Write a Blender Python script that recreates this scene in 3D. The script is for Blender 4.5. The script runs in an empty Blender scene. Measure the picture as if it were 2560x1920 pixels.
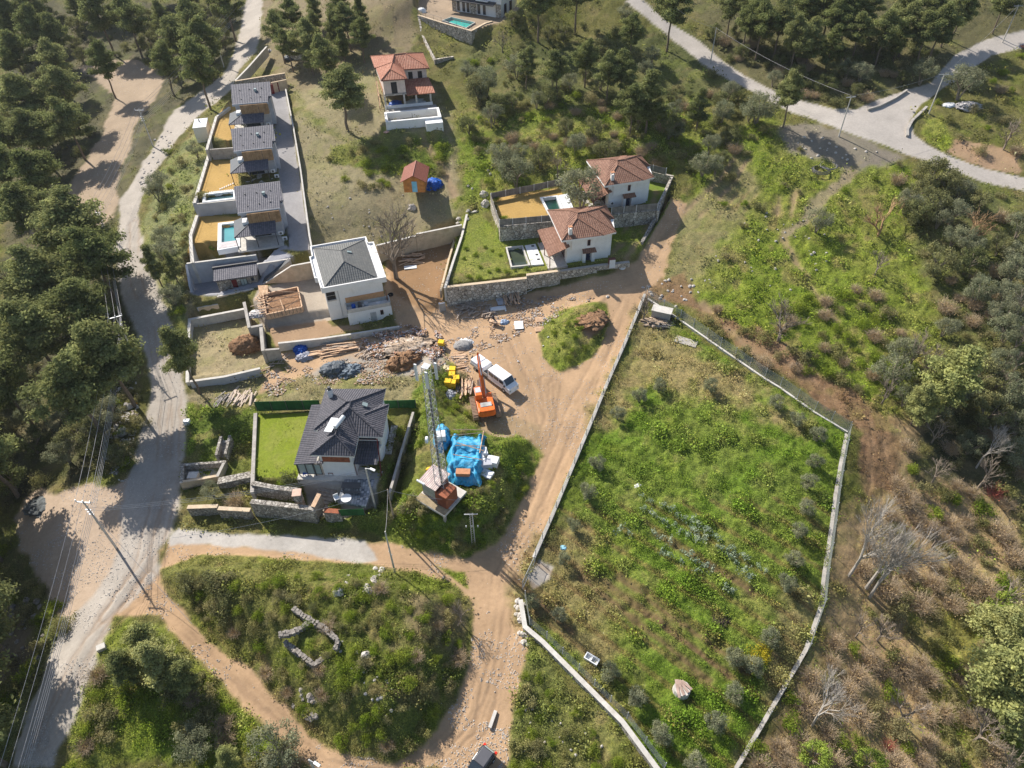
import bpy, math, random
import numpy as np
from mathutils import Vector, Matrix
rad = math.radians
SC = bpy.context.scene
COL = SC.collection
# ---------------------------------------------------------------- camera, sky, sun, exposure
F = 1775.0; CH = 76.0
cam_d = bpy.data.cameras.new("camera"); cam = bpy.data.objects.new("camera", cam_d); COL.objects.link(cam)
cam_d.sensor_width = 36; cam_d.lens = F / 2560 * 36; cam_d.clip_start = 1; cam_d.clip_end = 3000
RM = Matrix.Rotation(rad(46.03), 3, 'X') @ Matrix.Rotation(rad(-1.25), 3, 'Z')
cam.matrix_world = Matrix.Translation((0, 0, CH)) @ RM.to_4x4()
SC.camera = cam
SC.render.resolution_x = 1024; SC.render.resolution_y = 768
SUN_AZ = rad(-43); SUN_EL = rad(39)          # azimuth from +Y towards -X
sdir = Vector((math.sin(SUN_AZ) * math.cos(SUN_EL), math.cos(SUN_AZ) * math.cos(SUN_EL), math.sin(SUN_EL)))
sl = bpy.data.lights.new("sun", 'SUN'); sl.energy = 5.0; sl.angle = rad(0.53); sl.color = (1.0, 0.94, 0.86)
so = bpy.data.objects.new("sun", sl); COL.objects.link(so); so.rotation_euler = sdir.to_track_quat('Z', 'Y').to_euler(); so.location = (0, 0, 150)
W = bpy.data.worlds.new("World"); SC.world = W; W.use_nodes = True
nt = W.node_tree; bg = nt.nodes["Background"]; sk = nt.nodes.new("ShaderNodeTexSky"); sk.sky_type = 'NISHITA'
sk.sun_disc = False; sk.sun_elevation = SUN_EL; sk.sun_rotation = SUN_AZ; sk.air_density = 1.0; sk.dust_density = 1.2
nt.links.new(sk.outputs[0], bg.inputs[0]); bg.inputs[1].default_value = 0.10
SC.view_settings.view_transform = 'Standard'; SC.view_settings.look = 'None'; SC.view_settings.exposure = 0.55; SC.view_settings.gamma = 1

# ---------------------------------------------------------------- projection helpers (photo pixel -> place)
RN = np.array(RM)
def rayd(px, py): return RN @ np.array([(px - 1280) / F, -(py - 960) / F, -1.0])
def P(px, py, z):
    d = rayd(px, py); t = (z - CH) / d[2]; return Vector((d[0] * t, d[1] * t, z))
def proj(p):
    q = RN.T @ (np.array(p) - np.array([0, 0, CH])); return (1280 - F * q[0] / q[2], 960 + F * q[1] / q[2])
K = 2560 / 2212
def O(l): return [(a * K, b * K) for a, b in l]
# ---------------------------------------------------------------- terrain
CP = [(60,1900,-3),(150,1650,-1.5),(330,1440,0),(400,1200,1),(370,950,1.8),(330,780,3),(340,620,4),(430,330,6.5),(560,120,9.5),(620,0,11),
 (280,220,5),(200,450,3),(50,100,5),(300,50,8),(50,350,2),(50,600,0),(50,900,-2),(180,1000,-1),(50,1150,-2.5),(120,1350,-1.5),(30,1500,-5),(0,1750,-6),(250,1100,.5),
 (1220,1440,0.6),(1220,1620,0.3),(1200,1780,0),(1180,1900,-.5),(1000,1420,1.2),(600,1400,.8),(450,1480,0.2),(700,1750,-1.2),(900,1880,-1.2),(550,1620,-.8),
 (1350,1150,1.6),(1500,900,3),(1600,750,4.6),(1640,640,6.3),(1700,520,9),
 (1300,820,3.2),(1130,790,3.2),(1150,950,3),(1350,760,3.8),(1500,720,5.6),(1000,850,2.8),(900,900,2.4),(750,950,1.8),(620,960,1.4),
 (850,600,5.5),(1000,600,4.6),(1050,700,3.7),(830,420,9.8),(900,330,12),(1010,400,10.5),(1100,420,9.5),(1120,520,7.6),(900,520,8),(760,520,9),(790,300,12.5),(1010,260,14.5),(720,150,13),(850,130,16),(1000,60,20),(1150,140,17.5),(1200,30,22),(700,60,14),(1130,250,14.5),
 (1200,330,12.5),(1400,250,15.5),(1400,100,19),(1700,350,13.5),(1550,400,12),(1900,250,16.5),(2150,280,16.5),(2350,400,13.5),(2560,470,12),(1700,100,20.5),(2400,160,19),(2560,80,21),(2000,100,20.5),(1300,0,25),(1600,0,25),(2100,0,25),(2500,0,25),(0,0,9),(1000,0,24),
 (1850,450,11.5),(1850,600,8),(2000,500,10.5),(2200,600,8.6),(2500,650,8.5),(2050,800,5),(2300,850,4.5),(2500,900,4),
 (1450,1200,1.7),(1800,900,3.8),(1950,1000,3.2),(2100,1090,2.6),(2060,1400,.8),(1650,1350,1),(1500,1600,.4),(1850,1890,-.6),(1600,1800,0),(1350,1750,0),(2000,1600,-.2),
 (2200,1150,1.5),(2250,1350,-1.5),(2450,1300,-3),(2500,1100,-.5),(2200,1600,-3.2),(2450,1650,-4.5),(2200,1900,-4),(2550,1900,-6),
 (400,1750,-.6),(500,1900,-2),(300,1900,-2.5),(1400,1900,-.4)]
_A = np.array([tuple(P(*c)) for c in CP]); _CX = _A[:, 0]; _CY = _A[:, 1]; _CZ = _A[:, 2]
_c2 = 16.0; _n = len(CP)
_K = np.sqrt((_CX[:, None] - _CX) ** 2 + (_CY[:, None] - _CY) ** 2 + _c2) - 0.5 * np.eye(_n)
_Q = np.stack([np.ones(_n), _CX, _CY], 1)
_S = np.linalg.solve(np.block([[_K, _Q], [_Q.T, np.zeros((3, 3))]]), np.concatenate([_CZ, np.zeros(3)]))
def rbf(x, y):
    x = np.asarray(x, float); y = np.asarray(y, float); r = _S[_n] + _S[_n + 1] * x + _S[_n + 2] * y
    for i in range(_n): r = r + _S[i] * np.sqrt((x - _CX[i]) ** 2 + (y - _CY[i]) ** 2 + _c2)
    return r
def sdf(poly, x, y):            # positive inside
    m = np.full(x.shape, 1e9); ins = np.zeros(x.shape, bool); n = len(poly)
    for i in range(n):
        ax, ay = poly[i][0], poly[i][1]; bx, by = poly[(i + 1) % n][0], poly[(i + 1) % n][1]
        ex, ey = bx - ax, by - ay; L = ex * ex + ey * ey + 1e-9
        t = np.clip(((x - ax) * ex + (y - ay) * ey) / L, 0, 1)
        m = np.minimum(m, (x - ax - t * ex) ** 2 + (y - ay - t * ey) ** 2)
        c = ((ay > y) != (by > y)) & (x < (bx - ax) * (y - ay) / (by - ay + 1e-12) + ax); ins ^= c
    return np.where(ins, 1, -1) * np.sqrt(m)
def sdfb(poly, x, y, mg=8):     # sdf limited to the box around the polygon
    p = np.array([(q[0], q[1]) for q in poly]); r = np.full(x.shape, -99.0)
    k = (x > p[:, 0].min() - mg) & (x < p[:, 0].max() + mg) & (y > p[:, 1].min() - mg) & (y < p[:, 1].max() + mg)
    if k.any(): r[k] = sdf(poly, x[k], y[k])
    return r
def sst(t): t = np.clip(t, 0, 1); return t * t * (3 - 2 * t)
MODS = []
def raise_(poly, z0, h, w): MODS.append(('r', [tuple(P(a, b, z0)) for a, b in poly], h, w))
def pad(pts, w=0.35):           # pts (px,py,z): levelled plot, plane through its corners
    q = np.array([tuple(P(*c)) for c in pts]); A = np.stack([np.ones(len(q)), q[:, 0], q[:, 1]], 1)
    s = np.linalg.lstsq(A, q[:, 2], rcond=None)[0] if len(set(q[:, 2])) > 1 else (q[0, 2], 0, 0)
    MODS.append(('p', [tuple(c) for c in q], s, w))
def H(x, y):
    x = np.atleast_1d(np.asarray(x, float)); y = np.atleast_1d(np.asarray(y, float))
    z = rbf(x, y)
    for m in MODS:
        d = sdfb(m[1], x, y, 4)
        if m[0] == 'r': z = z + m[2] * sst(d / m[3])
        else:
            t = sst((d + m[3] * .5) / m[3]); z = z * (1 - t) + (m[2][0] + m[2][1] * x + m[2][2] * y) * t
    return z
def G(px, py, dz=0.0):
    d = rayd(px, py); t = np.linspace(30, 330, 601); 
    f = CH + d[2] * t - H(d[0] * t, d[1] * t) - dz
    k = np.where(f < 0)[0]; i = k[0] if len(k) else 600
    if i == 0: i = 1
    a = f[i - 1] / (f[i - 1] - f[i] + 1e-9); tt = t[i - 1] + a * (t[i] - t[i - 1])
    # refine
    t2 = np.linspace(tt - .5, tt + .5, 21); f2 = CH + d[2] * t2 - H(d[0] * t2, d[1] * t2) - dz
    k = np.where(f2 < 0)[0]
    if len(k) and k[0] > 0:
        j = k[0]; a = f2[j - 1] / (f2[j - 1] - f2[j] + 1e-9); tt = t2[j - 1] + a * (t2[j] - t2[j - 1])
    return Vector((d[0] * tt, d[1] * tt, CH + d[2] * tt - dz))
def hz(x, y): return float(H(x, y)[0])
# islands and banks
I_TOWER = O([(690,1135),(800,1150),(850,1165),(900,1185),(1000,1200),(1050,1190),(1100,1135),(1135,1070),(1152,1020),(1165,985),(1150,940),(1060,930),(985,890),(970,800),(930,760),(900,800),(880,900),(850,1000),(830,1080),(720,1110)])
I_RUIN = O([(350,1230),(440,1195),(560,1200),(700,1212),(800,1220),(900,1235),(970,1255),(1010,1290),(1022,1340),(1022,1400),(1012,1460),(990,1520),(950,1580),(910,1620),(860,1645),(800,1640),(720,1610),(660,1575),(600,1510),(540,1450),(480,1400),(420,1340),(370,1290),(345,1260)])
I_MID = O([(1170,690),(1230,665),(1310,655),(1320,700),(1290,760),(1250,790),(1210,805),(1175,770),(1165,720)])
raise_(I_TOWER, 2.2, 3.2, 4.5)
raise_(I_RUIN, 0.3, 3.8, 6)
raise_(I_MID, 3.4, 1.4, 4)
# villa terraces on the left (pool villas), driveway, garage yard
pad([(560,262,11.6),(505,375,11.6),(618,372,11.6),(700,372,11.6),(672,232,11.6),(585,240,11.6)])
pad([(520,378,9.6),(487,512,9.6),(600,505,9.6),(706,500,9.6),(694,372,9.6)])
pad([(490,530,7.2),(477,590,7.2),(472,658,7.2),(640,632,7.2),(722,620,7.2),(708,500,7.2)])
pad([(672,230,12.4),(715,225,12.4),(775,600,7.4),(786,655,7.0),(640,665,7.0),(642,628,7.2),(722,618,7.4)])
pad([(468,660,3.3),(475,735,3.3),(500,745,3.3),(545,742,3.3),(650,716,3.3),(735,640,3.3),(640,640,3.3)])
# slab and plots of the white house
pad([(630,716,4.3),(790,660,4.3),(870,640,4.3),(1000,640,4.0),(985,790,3.6),(900,815,3.2),(668,812,4.3),(620,800,4.3)],.5)
pad([(668,812,2.9),(900,775,2.9),(1000,810,2.9),(998,818,2.9),(690,870,2.9),(672,865,2.9)],.5)
pad([(960,640,4.2),(1085,585,4.8),(1142,570,5.0),(1095,760,3.6),(960,790,3.4)],1)
pad([(480,795,1.4),(625,770,1.4),(665,812,1.4),(672,880,1.4),(655,925,1.4),(475,945,1.4)],.5)
# villas with brown roofs
V_LOW = [(1158,550,7),(1192,524,7),(1240,575,7),(1430,560,7),(1640,540,7),(1680,500,8),(1590,640,6.9),(1520,656,6.9),(1400,670,6.9),(1316,686,6.9),(1210,700,6.9),(1118,712,6.9)]
pad(V_LOW,.4)
V_UP = [(1225,487,9.6),(1400,460,9.6),(1560,400,9.6),(1600,420,9.6),(1684,438,9.6),(1640,520,9.6),(1400,548,9.6),(1245,562,9.6)]
pad(V_UP,.4)
# dark roofed house lawn and terraces
pad([(640,1030,3.4),(1045,1000,4.2),(1010,1090,4.2),(960,1230,4.2),(750,1200,4.2),(620,1215,3.4)],1.0)
pad([(470,1220,1.6),(640,1205,2.2),(800,1270,2.4),(780,1290,2.2),(640,1285,1.6),(470,1265,1.2)],.6)
# unfinished orange house, top villa
pad([(925,270,14),(1090,255,14),(1110,325,13.4),(960,340,13.4)],1)
pad([(1040,30,21.5),(1120,60,21.5),(1180,78,21.5),(1232,62,21.5),(1330,30,21.5),(1300,-60,21.5),(1050,-40,21.5)],.5)
pad([(1050,105,17.6),(1180,135,17.6),(1230,118,17.6),(1170,150,17),(1085,165,16.8)],1)
# pool basins sunk into their lawns
def _t(X0, Y0, s, l): return [(X0 + a / s, Y0 + b / s) for a, b in l]
POOLC = [(_t(460,400,6.9125,[(640,1430),(915,1395),(905,1110),(640,1140)]),7.3),(_t(460,400,6.9125,[(375,735),(905,665),(900,560),(385,615)]),9.75),(_t(1100,360,3.687,[(660,1135),(812,1120),(755,950),(610,965)]),7.1),(_t(1100,360,3.687,[(1005,645),(1140,630),(1080,485),(935,503)]),9.75),(_t(1020,0,4.532,[(400,235),(655,315),(750,258),(490,202)]),21.7)]
for c_, z_ in POOLC: MODS.append(('p', [tuple(P(a, b, z_)) for a, b in c_], (z_ - 1.3, 0, 0), .15))
# ------------------------------------------------ noise
def vnoise(x, y, seed=0):
    xi = np.floor(x).astype(np.int64); yi = np.floor(y).astype(np.int64); fx = x - xi; fy = y - yi
    fx = fx * fx * (3 - 2 * fx); fy = fy * fy * (3 - 2 * fy)
    def h(a, b):
        v = (a * 374761393 + b * 668265263 + seed * 69069) & 0x7fffffff; v = ((v ^ (v >> 13)) * 1274126177) & 0x7fffffff
        return ((v ^ (v >> 16)) & 0xffff) / 65535.0
    return (h(xi, yi) * (1 - fx) + h(xi + 1, yi) * fx) * (1 - fy) + (h(xi, yi + 1) * (1 - fx) + h(xi + 1, yi + 1) * fx) * fy
def fbm(x, y, s, o=3, seed=0):
    r = 0; a = .5; t = 0
    for i in range(o): r = r + a * vnoise(x / s + 17.3 * i, y / s - 9.1 * i, seed + i); t += a; a *= .5; s *= .5
    return r / t
# ------------------------------------------------ surface colours (albedo) of each zone
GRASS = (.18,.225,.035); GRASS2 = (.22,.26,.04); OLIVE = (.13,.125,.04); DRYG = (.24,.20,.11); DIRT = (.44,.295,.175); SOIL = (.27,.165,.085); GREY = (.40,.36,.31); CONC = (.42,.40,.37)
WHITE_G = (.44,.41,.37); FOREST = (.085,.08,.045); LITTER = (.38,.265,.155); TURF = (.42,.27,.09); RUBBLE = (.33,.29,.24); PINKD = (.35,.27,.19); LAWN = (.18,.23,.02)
# name, object kind, polygon(px), colour, veg 0..1, edge softness m, wobble m
ZN = [
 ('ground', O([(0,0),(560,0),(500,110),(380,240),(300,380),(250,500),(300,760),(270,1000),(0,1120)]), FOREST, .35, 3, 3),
 ('ground', O([(650,130),(820,120),(990,250),(1010,400),(990,490),(830,530),(670,530),(630,300)]), (.27,.23,.14), .35, 3, 4),
 ('ground', O([(980,250),(1250,230),(1500,170),(1570,330),(1440,380),(1010,470),(985,380)]), GRASS, 1, 3, 4),
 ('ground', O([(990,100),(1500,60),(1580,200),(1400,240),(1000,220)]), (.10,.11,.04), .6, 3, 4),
 ('ground', O([(560,0),(900,0),(900,110),(640,200),(560,120)]), (.2,.16,.10), .3, 3, 4),
 ('ground', O([(1500,0),(2212,0),(2212,80),(1990,200),(1850,230),(1640,200),(1560,130)]), (.13,.12,.06), .4, 3, 3),
 ('ground', O([(1400,620),(1500,380),(1660,240),(1900,310),(2000,380),(1960,480),(2010,620),(2060,780),(1900,900),(1560,720)]), GRASS, 1, 4, 5),
 ('ground', O([(1420,620),(1450,470),(1530,400),(1600,330),(1640,420),(1560,560),(1480,640)]), (.23,.21,.10), .6, 3, 3),
 ('ground', O([(1680,270),(1740,255),(1900,310),(1960,340),(1850,370),(1760,350),(1700,330)]), (.22,.19,.15), .1, 1.5, 2),
 ('ground', O([(1730,480),(1750,440),(1830,370),(1860,350),(1830,400),(1760,450),(1700,520),(1680,500)]), (.27,.22,.14), .2, 1, 1.5),
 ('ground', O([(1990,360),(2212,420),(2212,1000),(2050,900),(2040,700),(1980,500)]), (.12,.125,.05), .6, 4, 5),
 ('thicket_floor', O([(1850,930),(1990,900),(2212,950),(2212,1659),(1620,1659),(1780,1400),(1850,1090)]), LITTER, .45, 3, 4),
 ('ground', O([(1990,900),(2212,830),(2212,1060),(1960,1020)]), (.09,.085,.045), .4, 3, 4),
 ('thicket_floor', O([(2010,1290),(2212,1250),(2212,1659),(2050,1600),(1980,1420)]), (.23,.22,.06), .8, 4, 4),
 ('ground', O([(0,1130),(100,1290),(140,1340),(60,1540),(0,1659)]), (.14,.15,.06), .6, 2, 2),
 ('ground', O([(0,1300),(60,1330),(50,1450),(0,1500)]), (.17,.14,.11), .2, 2, 3),
 ('ground', O([(150,1659),(200,1400),(250,1340),(360,1380),(680,1659)]), GRASS, .9, 2, 3),
 ('ground', O([(1085,1659),(1110,1500),(1130,1350),(1200,1440),(1300,1540),(1400,1659)]), (.17,.18,.06), .8, 1.5, 2),
 ('ground', O([(350,360),(410,290),(455,270),(440,400),(410,560),(405,690),(370,700),(330,600),(300,500)]), (.22,.23,.11), .7, 1, 1.5),
 ('ground', O([(400,590),(405,860),(440,880),(560,880),(560,800),(430,690)]), (.26,.22,.14), .5, 1.5, 2),
 ('ground', O([(1540,1030),(1800,300)]) if 0 else O([(840,780),(960,760),(1000,900),(900,1000),(900,880),(560,870),(570,800),(700,810)]), (.24,.21,.12), .55, 2, 2.5),
 ('ground', O([(715,320),(780,300),(830,310),(960,285),(985,330),(945,385),(820,372),(720,352)]), (.15,.185,.035), 1, 1.5, 2),
 ('ground', O([(640,200),(700,280),(800,300),(830,270),(900,290),(840,330),(740,310),(650,250)]), (.19,.19,.08), .7, 2, 2),
 ('dirt_clearing', O([(170,145),(250,130),(300,128),(345,150),(355,175),(330,220),(290,270),(280,320),(262,360),(255,420),(245,470),(215,490),(120,500),(60,520),(60,470),(110,430),(150,400),(190,340),(220,290),(240,240),(250,210),(215,180)]), PINKD, 0, 1, 1.2),
 ('dirt_clearing', O([(290,1000),(270,1040),(240,1050),(200,1040),(130,1060),(90,1050),(45,1080),(34,1120),(46,1170),(80,1250),(110,1290),(150,1330),(170,1330),(260,1230),(310,1150)]), (.43,.33,.24), 0, .8, 1),
 ('dirt_yard', O([(620,800),(590,790),(560,850),(600,830),(800,790),(900,790),(950,745),(1010,840),(1060,900),(1100,940),(1165,985),(1200,1000),(1300,860),(1345,760),(1400,650),(1440,600),(1480,440),(1440,430),(1400,520),(1370,570),(1310,595),(1180,625),(950,660),(985,500),(880,530),(840,560),(830,640),(850,700),(860,715),(600,760)]), DIRT, 0, 1, 1.3),
 ('dirt_road', O([(1400,645),(1300,870),(1240,1000),(1190,1110),(1165,1190),(1135,1270),(1132,1340),(1140,1400),(1120,1470),(1100,1560),(1085,1665),(680,1665),(620,1610),(560,1560),(500,1500),(430,1430),(380,1370),(345,1330),(250,1330),(220,1330),(300,1230),(345,1230),(365,1160),(700,1180),(800,1170),(1000,1190),(1080,1160),(1130,1060),(1160,960),(1200,870),(1210,800),(1250,790),(1320,680),(1340,650)]), DIRT, 0, .7, .9),
 ('dirt_yard', O([(960,520),(990,490),(985,500),(955,650),(930,680),(850,640),(840,560),(900,530)]), SOIL, 0, 1, 1),
 ('dirt_yard', O([(1200,760),(1215,830),(1240,870),(1180,950),(1160,990),(1140,900),(1100,800),(1150,760)]), (.40,.27,.16), 0, 1.5, 1.5),
 ('paved_road', O([(530,-10),(520,60),(505,110),(480,165),(430,200),(380,235),(340,300),(305,360),(262,430),(250,500),(252,560),(262,620),(280,680),(300,740),(320,780),(325,830),(318,880),(305,930),(290,980),(275,1040),(265,1090),(262,1180),(235,1240),(205,1290),(160,1330),(120,1390),(90,1460),(60,1540),(40,1600),(20,1665),(115,1665),(140,1600),(170,1530),(195,1450),(220,1390),(245,1330),(300,1290),(345,1240),(345,1190),(375,1150),(385,1100),(390,1050),(400,1000),(405,950),(405,860),(400,800),(385,740),(370,690),(355,660),(335,610),(315,560),(300,500),(300,450),(320,400),(350,350),(385,300),(420,260),(470,220),(500,190),(520,150),(555,110),(565,60),(567,-10)]), GREY, 0, .8, .8),
 ('ground', O([(405,700),(420,690),(545,670),(575,760),(580,790),(560,800),(415,820),(405,760)]), (.33,.27,.17), .35, .6, .5),
 ('ground', O([(405,870),(440,880),(560,882),(552,1025),(530,1035),(400,1060)]), (.13,.17,.035), .9, .8, .5),
 ('gravel_path', O([(362,1160),(385,1140),(440,1145),(560,1150),(700,1160),(790,1165),(805,1190),(815,1210),(770,1218),(640,1195),(500,1185),(400,1178),(365,1180)]), WHITE_G, 0, .5, .6),
 ('road', O([(1375,-10),(1440,45),(1500,80),(1560,130),(1610,165),(1680,200),(1740,220),(1800,235),(1850,236),(1900,215),(1960,193),(2010,180),(2060,120),(2130,85),(2222,60),(2222,100),(2140,120),(2080,165),(2040,190),(1985,230),(1965,260),(1975,290),(2000,310),(2060,340),(2130,365),(2222,385),(2222,415),(2130,395),(2050,365),(1960,335),(1900,310),(1840,290),(1760,260),(1700,240),(1650,212),(1600,185),(1540,155),(1490,115),(1440,75),(1350,5)]), (.44,.40,.355), 0, .4, .3),
 ('ground', O([(2040,330),(2060,300),(2212,330),(2212,380),(2130,362)]), (.36,.24,.15), .1, 1, 1.5),
 ('ground', O([(2000,255),(2040,250),(2060,300),(2040,330),(1995,300)]), GRASS2, .9, 1, 1),
 ('track', O([(1400,640),(1430,600),(1480,580),(1515,645),(1605,712),(1710,772),(1815,825),(1912,900),(1945,950),(1940,1060),(1905,1085),(1855,1090),(1845,1000),(1845,930),(1720,825),(1560,720),(1450,660)]), (.22,.135,.08), .45, 1.2, 2.0),
 ('ground', O([(1600,740),(1640,700),(1720,760),(1780,830),(1730,820),(1650,770)]), (.27,.17,.1), .1, 1.5, 1.5),
 ('field', O([(1390,655),(1450,695),(1560,768),(1700,855),(1832,932),(1832,960),(1812,1050),(1792,1180),(1780,1300),(1758,1380),(1700,1480),(1595,1665),(1420,1665),(1300,1530),(1200,1430),(1136,1345),(1130,1265),(1158,1190),(1240,1000),(1340,770)]), (.14,.205,.03), 1, .5, .3),
 ('field', O([(1390,660),(1500,740),(1620,830),(1760,920),(1700,930),(1540,860),(1420,840),(1330,880),(1290,930),(1310,850)]), (.29,.23,.115), .7, 4, 4),
 ('field', O([(1165,1195),(1250,1140),(1290,1230),(1330,1400),(1280,1480),(1140,1340),(1130,1265)]), (.23,.19,.09), .7, 4, 4),
 ('field', O([(1760,1300),(1700,1250),(1640,1550),(1580,1659),(1700,1480)]), (.22,.19,.09), .6, 2, 2),
 ('field', O([(1165,1210),(1195,1225),(1190,1250),(1150,1275),(1140,1250)]), (.42,.38,.33), 0, .5, .4),
 ('ground', I_TOWER, (.13,.175,.03), 1, .8, 1),
 ('dirt_yard', O([(1000,870),(1060,880),(1110,905),(1165,925),(1160,960),(1115,935),(1075,945),(1035,925)]), (.33,.235,.14), .1, 1, 1),
 ('ground', I_RUIN, (.135,.15,.04), 1, .7, .8),
 ('ground', O([(860,1280),(1000,1300),(1010,1400),(940,1450),(860,1400)]), (.19,.15,.085), .5, 3, 3),
 ('ground', I_MID, GRASS, 1, .6, .6),
 ('soil', O([(1255,700),(1290,670),(1312,680),(1300,720),(1270,740)]), (.3,.19,.12), .1, 1, 1),
 ('ground', O([(960,1235),(1010,1270),(1000,1240),(940,1222)]), GRASS, .9, .5, .5),
 ('turf', [(524,330),(554,272),(600,266),(610,330),(575,372),(520,372)], TURF, .1, .3, .1),
 ('turf', [(520,400),(590,400),(605,500),(490,512)], TURF, .05, .3, .1),
 ('turf', [(494,540),(700,540),(640,632),(475,655),(480,580)], TURF, .05, .3, .1),
 ('driveway', [(672,232),(715,225),(775,600),(786,660),(640,670),(642,628),(722,618)], (.31,.30,.30), 0, .3, .1),
 ('yard', [(468,660),(475,735),(545,742),(650,716),(735,640),(640,640)], (.30,.30,.32), 0, .3, .1),
 ('slab', [(645,722),(770,690),(840,660),(830,800),(668,830),(640,790)], (.36,.31,.25), 0, .4, .1),
 ('soil', [(672,822),(815,800),(830,815),(900,812),(910,822),(690,868)], (.34,.23,.14), 0, .4, .3),
 ('terrace_soil', [(1044,34),(1180,80),(1240,58),(1300,20),(1250,-60),(1040,-60)], (.30,.23,.16), 0, .6, .4),
 ('lawn', [(1240,490),(1400,470),(1440,545),(1245,562)], TURF, .05, .3, .1),
 ('lawn', [(1596,440),(1690,430),(1640,520),(1590,500)], (.14,.2,.03), .2, .3, .3),
 ('lawn', [(1150,545),(1190,520),(1240,575),(1430,570),(1640,530),(1680,500),(1590,640),(1520,656),(1400,670),(1316,686),(1210,700),(1118,712)], GRASS, 1, .4, .3),
 ('lawn', [(645,1040),(800,1030),(760,1200),(640,1210)], LAWN, .3, .3, .2),
 ('terrace', [(750,1190),(950,1180),(945,1260),(850,1300),(770,1270)], (.36,.34,.31), 0, .4, .2),
 ('soil', O([(940,930),(990,880),(985,930),(930,1070),(840,1080),(840,1030)]), (.15,.155,.045), .85, .6, .5),
 ('dirt_yard', O([(690,790),(780,770),(960,770),(950,800),(800,810),(640,820)]), RUBBLE, 0, 1.5, 1.5),
]
# ---- build the sheet
NR, NC = 900, 1000
yy = 8 * np.exp(np.linspace(0, math.log(330 / 8), NR)); ss = np.linspace(-1, 1, NC)
X = (ss[None, :] * (42 + .86 * yy[:, None])); Y = np.repeat(yy[:, None], NC, 1)
X = X.ravel(); Y = Y.ravel()
Z0 = H(X, Y)
col = np.tile(np.array(OLIVE), (X.size, 1)).astype(float); veg = np.full(X.size, .6); zid = np.zeros(X.size, int)
wob = fbm(X, Y, 5, 3, 5) - .5; wob2 = fbm(X, Y, 1.2, 2, 9) - .5
NAMES = ['ground']
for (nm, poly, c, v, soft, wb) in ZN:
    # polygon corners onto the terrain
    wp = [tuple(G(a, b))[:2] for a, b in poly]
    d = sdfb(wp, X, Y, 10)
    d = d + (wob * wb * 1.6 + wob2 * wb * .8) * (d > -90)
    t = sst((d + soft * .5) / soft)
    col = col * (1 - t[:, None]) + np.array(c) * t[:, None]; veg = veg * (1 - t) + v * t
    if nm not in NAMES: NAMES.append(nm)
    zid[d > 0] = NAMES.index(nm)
ZPOLY = {}
# broad patchiness
p1 = fbm(X, Y, 9, 4, 21); p2 = fbm(X, Y, 2.2, 3, 33); p3 = fbm(X, Y, 3.5, 3, 44)
vs = veg
vs = vs * np.where(zid == NAMES.index('field'), .55, 1); k = sst((p1 - .5) * 4 + .4)[:, None] * vs[:, None]
col = col * (1 - .45 * k) + np.array([.22, .19, .08]) * .45 * k
k = (sst((p3 - .56) * 7) * vs)[:, None]
col = col * (1 - .5 * k) + np.array([.19, .225, .035]) * .5 * k
k = (sst((p2 - .6) * 8) * vs)[:, None]
col = col * (1 - .5 * k) + np.array([.24, .17, .10]) * .5 * k
col *= (.86 + .28 * p2)[:, None] * (.9 + .2 * p1)[:, None]
# tyre tracks pressed along the dirt roads and furrows in the field
fz = (zid == NAMES.index('field'))
bump = (fbm(X, Y, .9, 3, 55) - .5) * (.03 + .65 * veg) + (fbm(X, Y, 3.2, 2, 66) - .5) * (.12 + .4 * veg)
e1 = P(1500, 1450, 1); e2 = P(1830, 1690, 0); fd = (e2 - e1).normalized(); fn = (-fd.y * X + fd.x * Y)
fur = np.sin(fn * 2 * math.pi / 2.6)
bump += np.where(fz, -.10 * np.clip(fur, 0, 1) ** 2, 0)
kk = np.where(fz & (fur > .72) & (Y < G(1700, 1250).y), .55, 0)[:, None]
col = col * (1 - kk) + np.array([.20, .13, .07]) * kk
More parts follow.
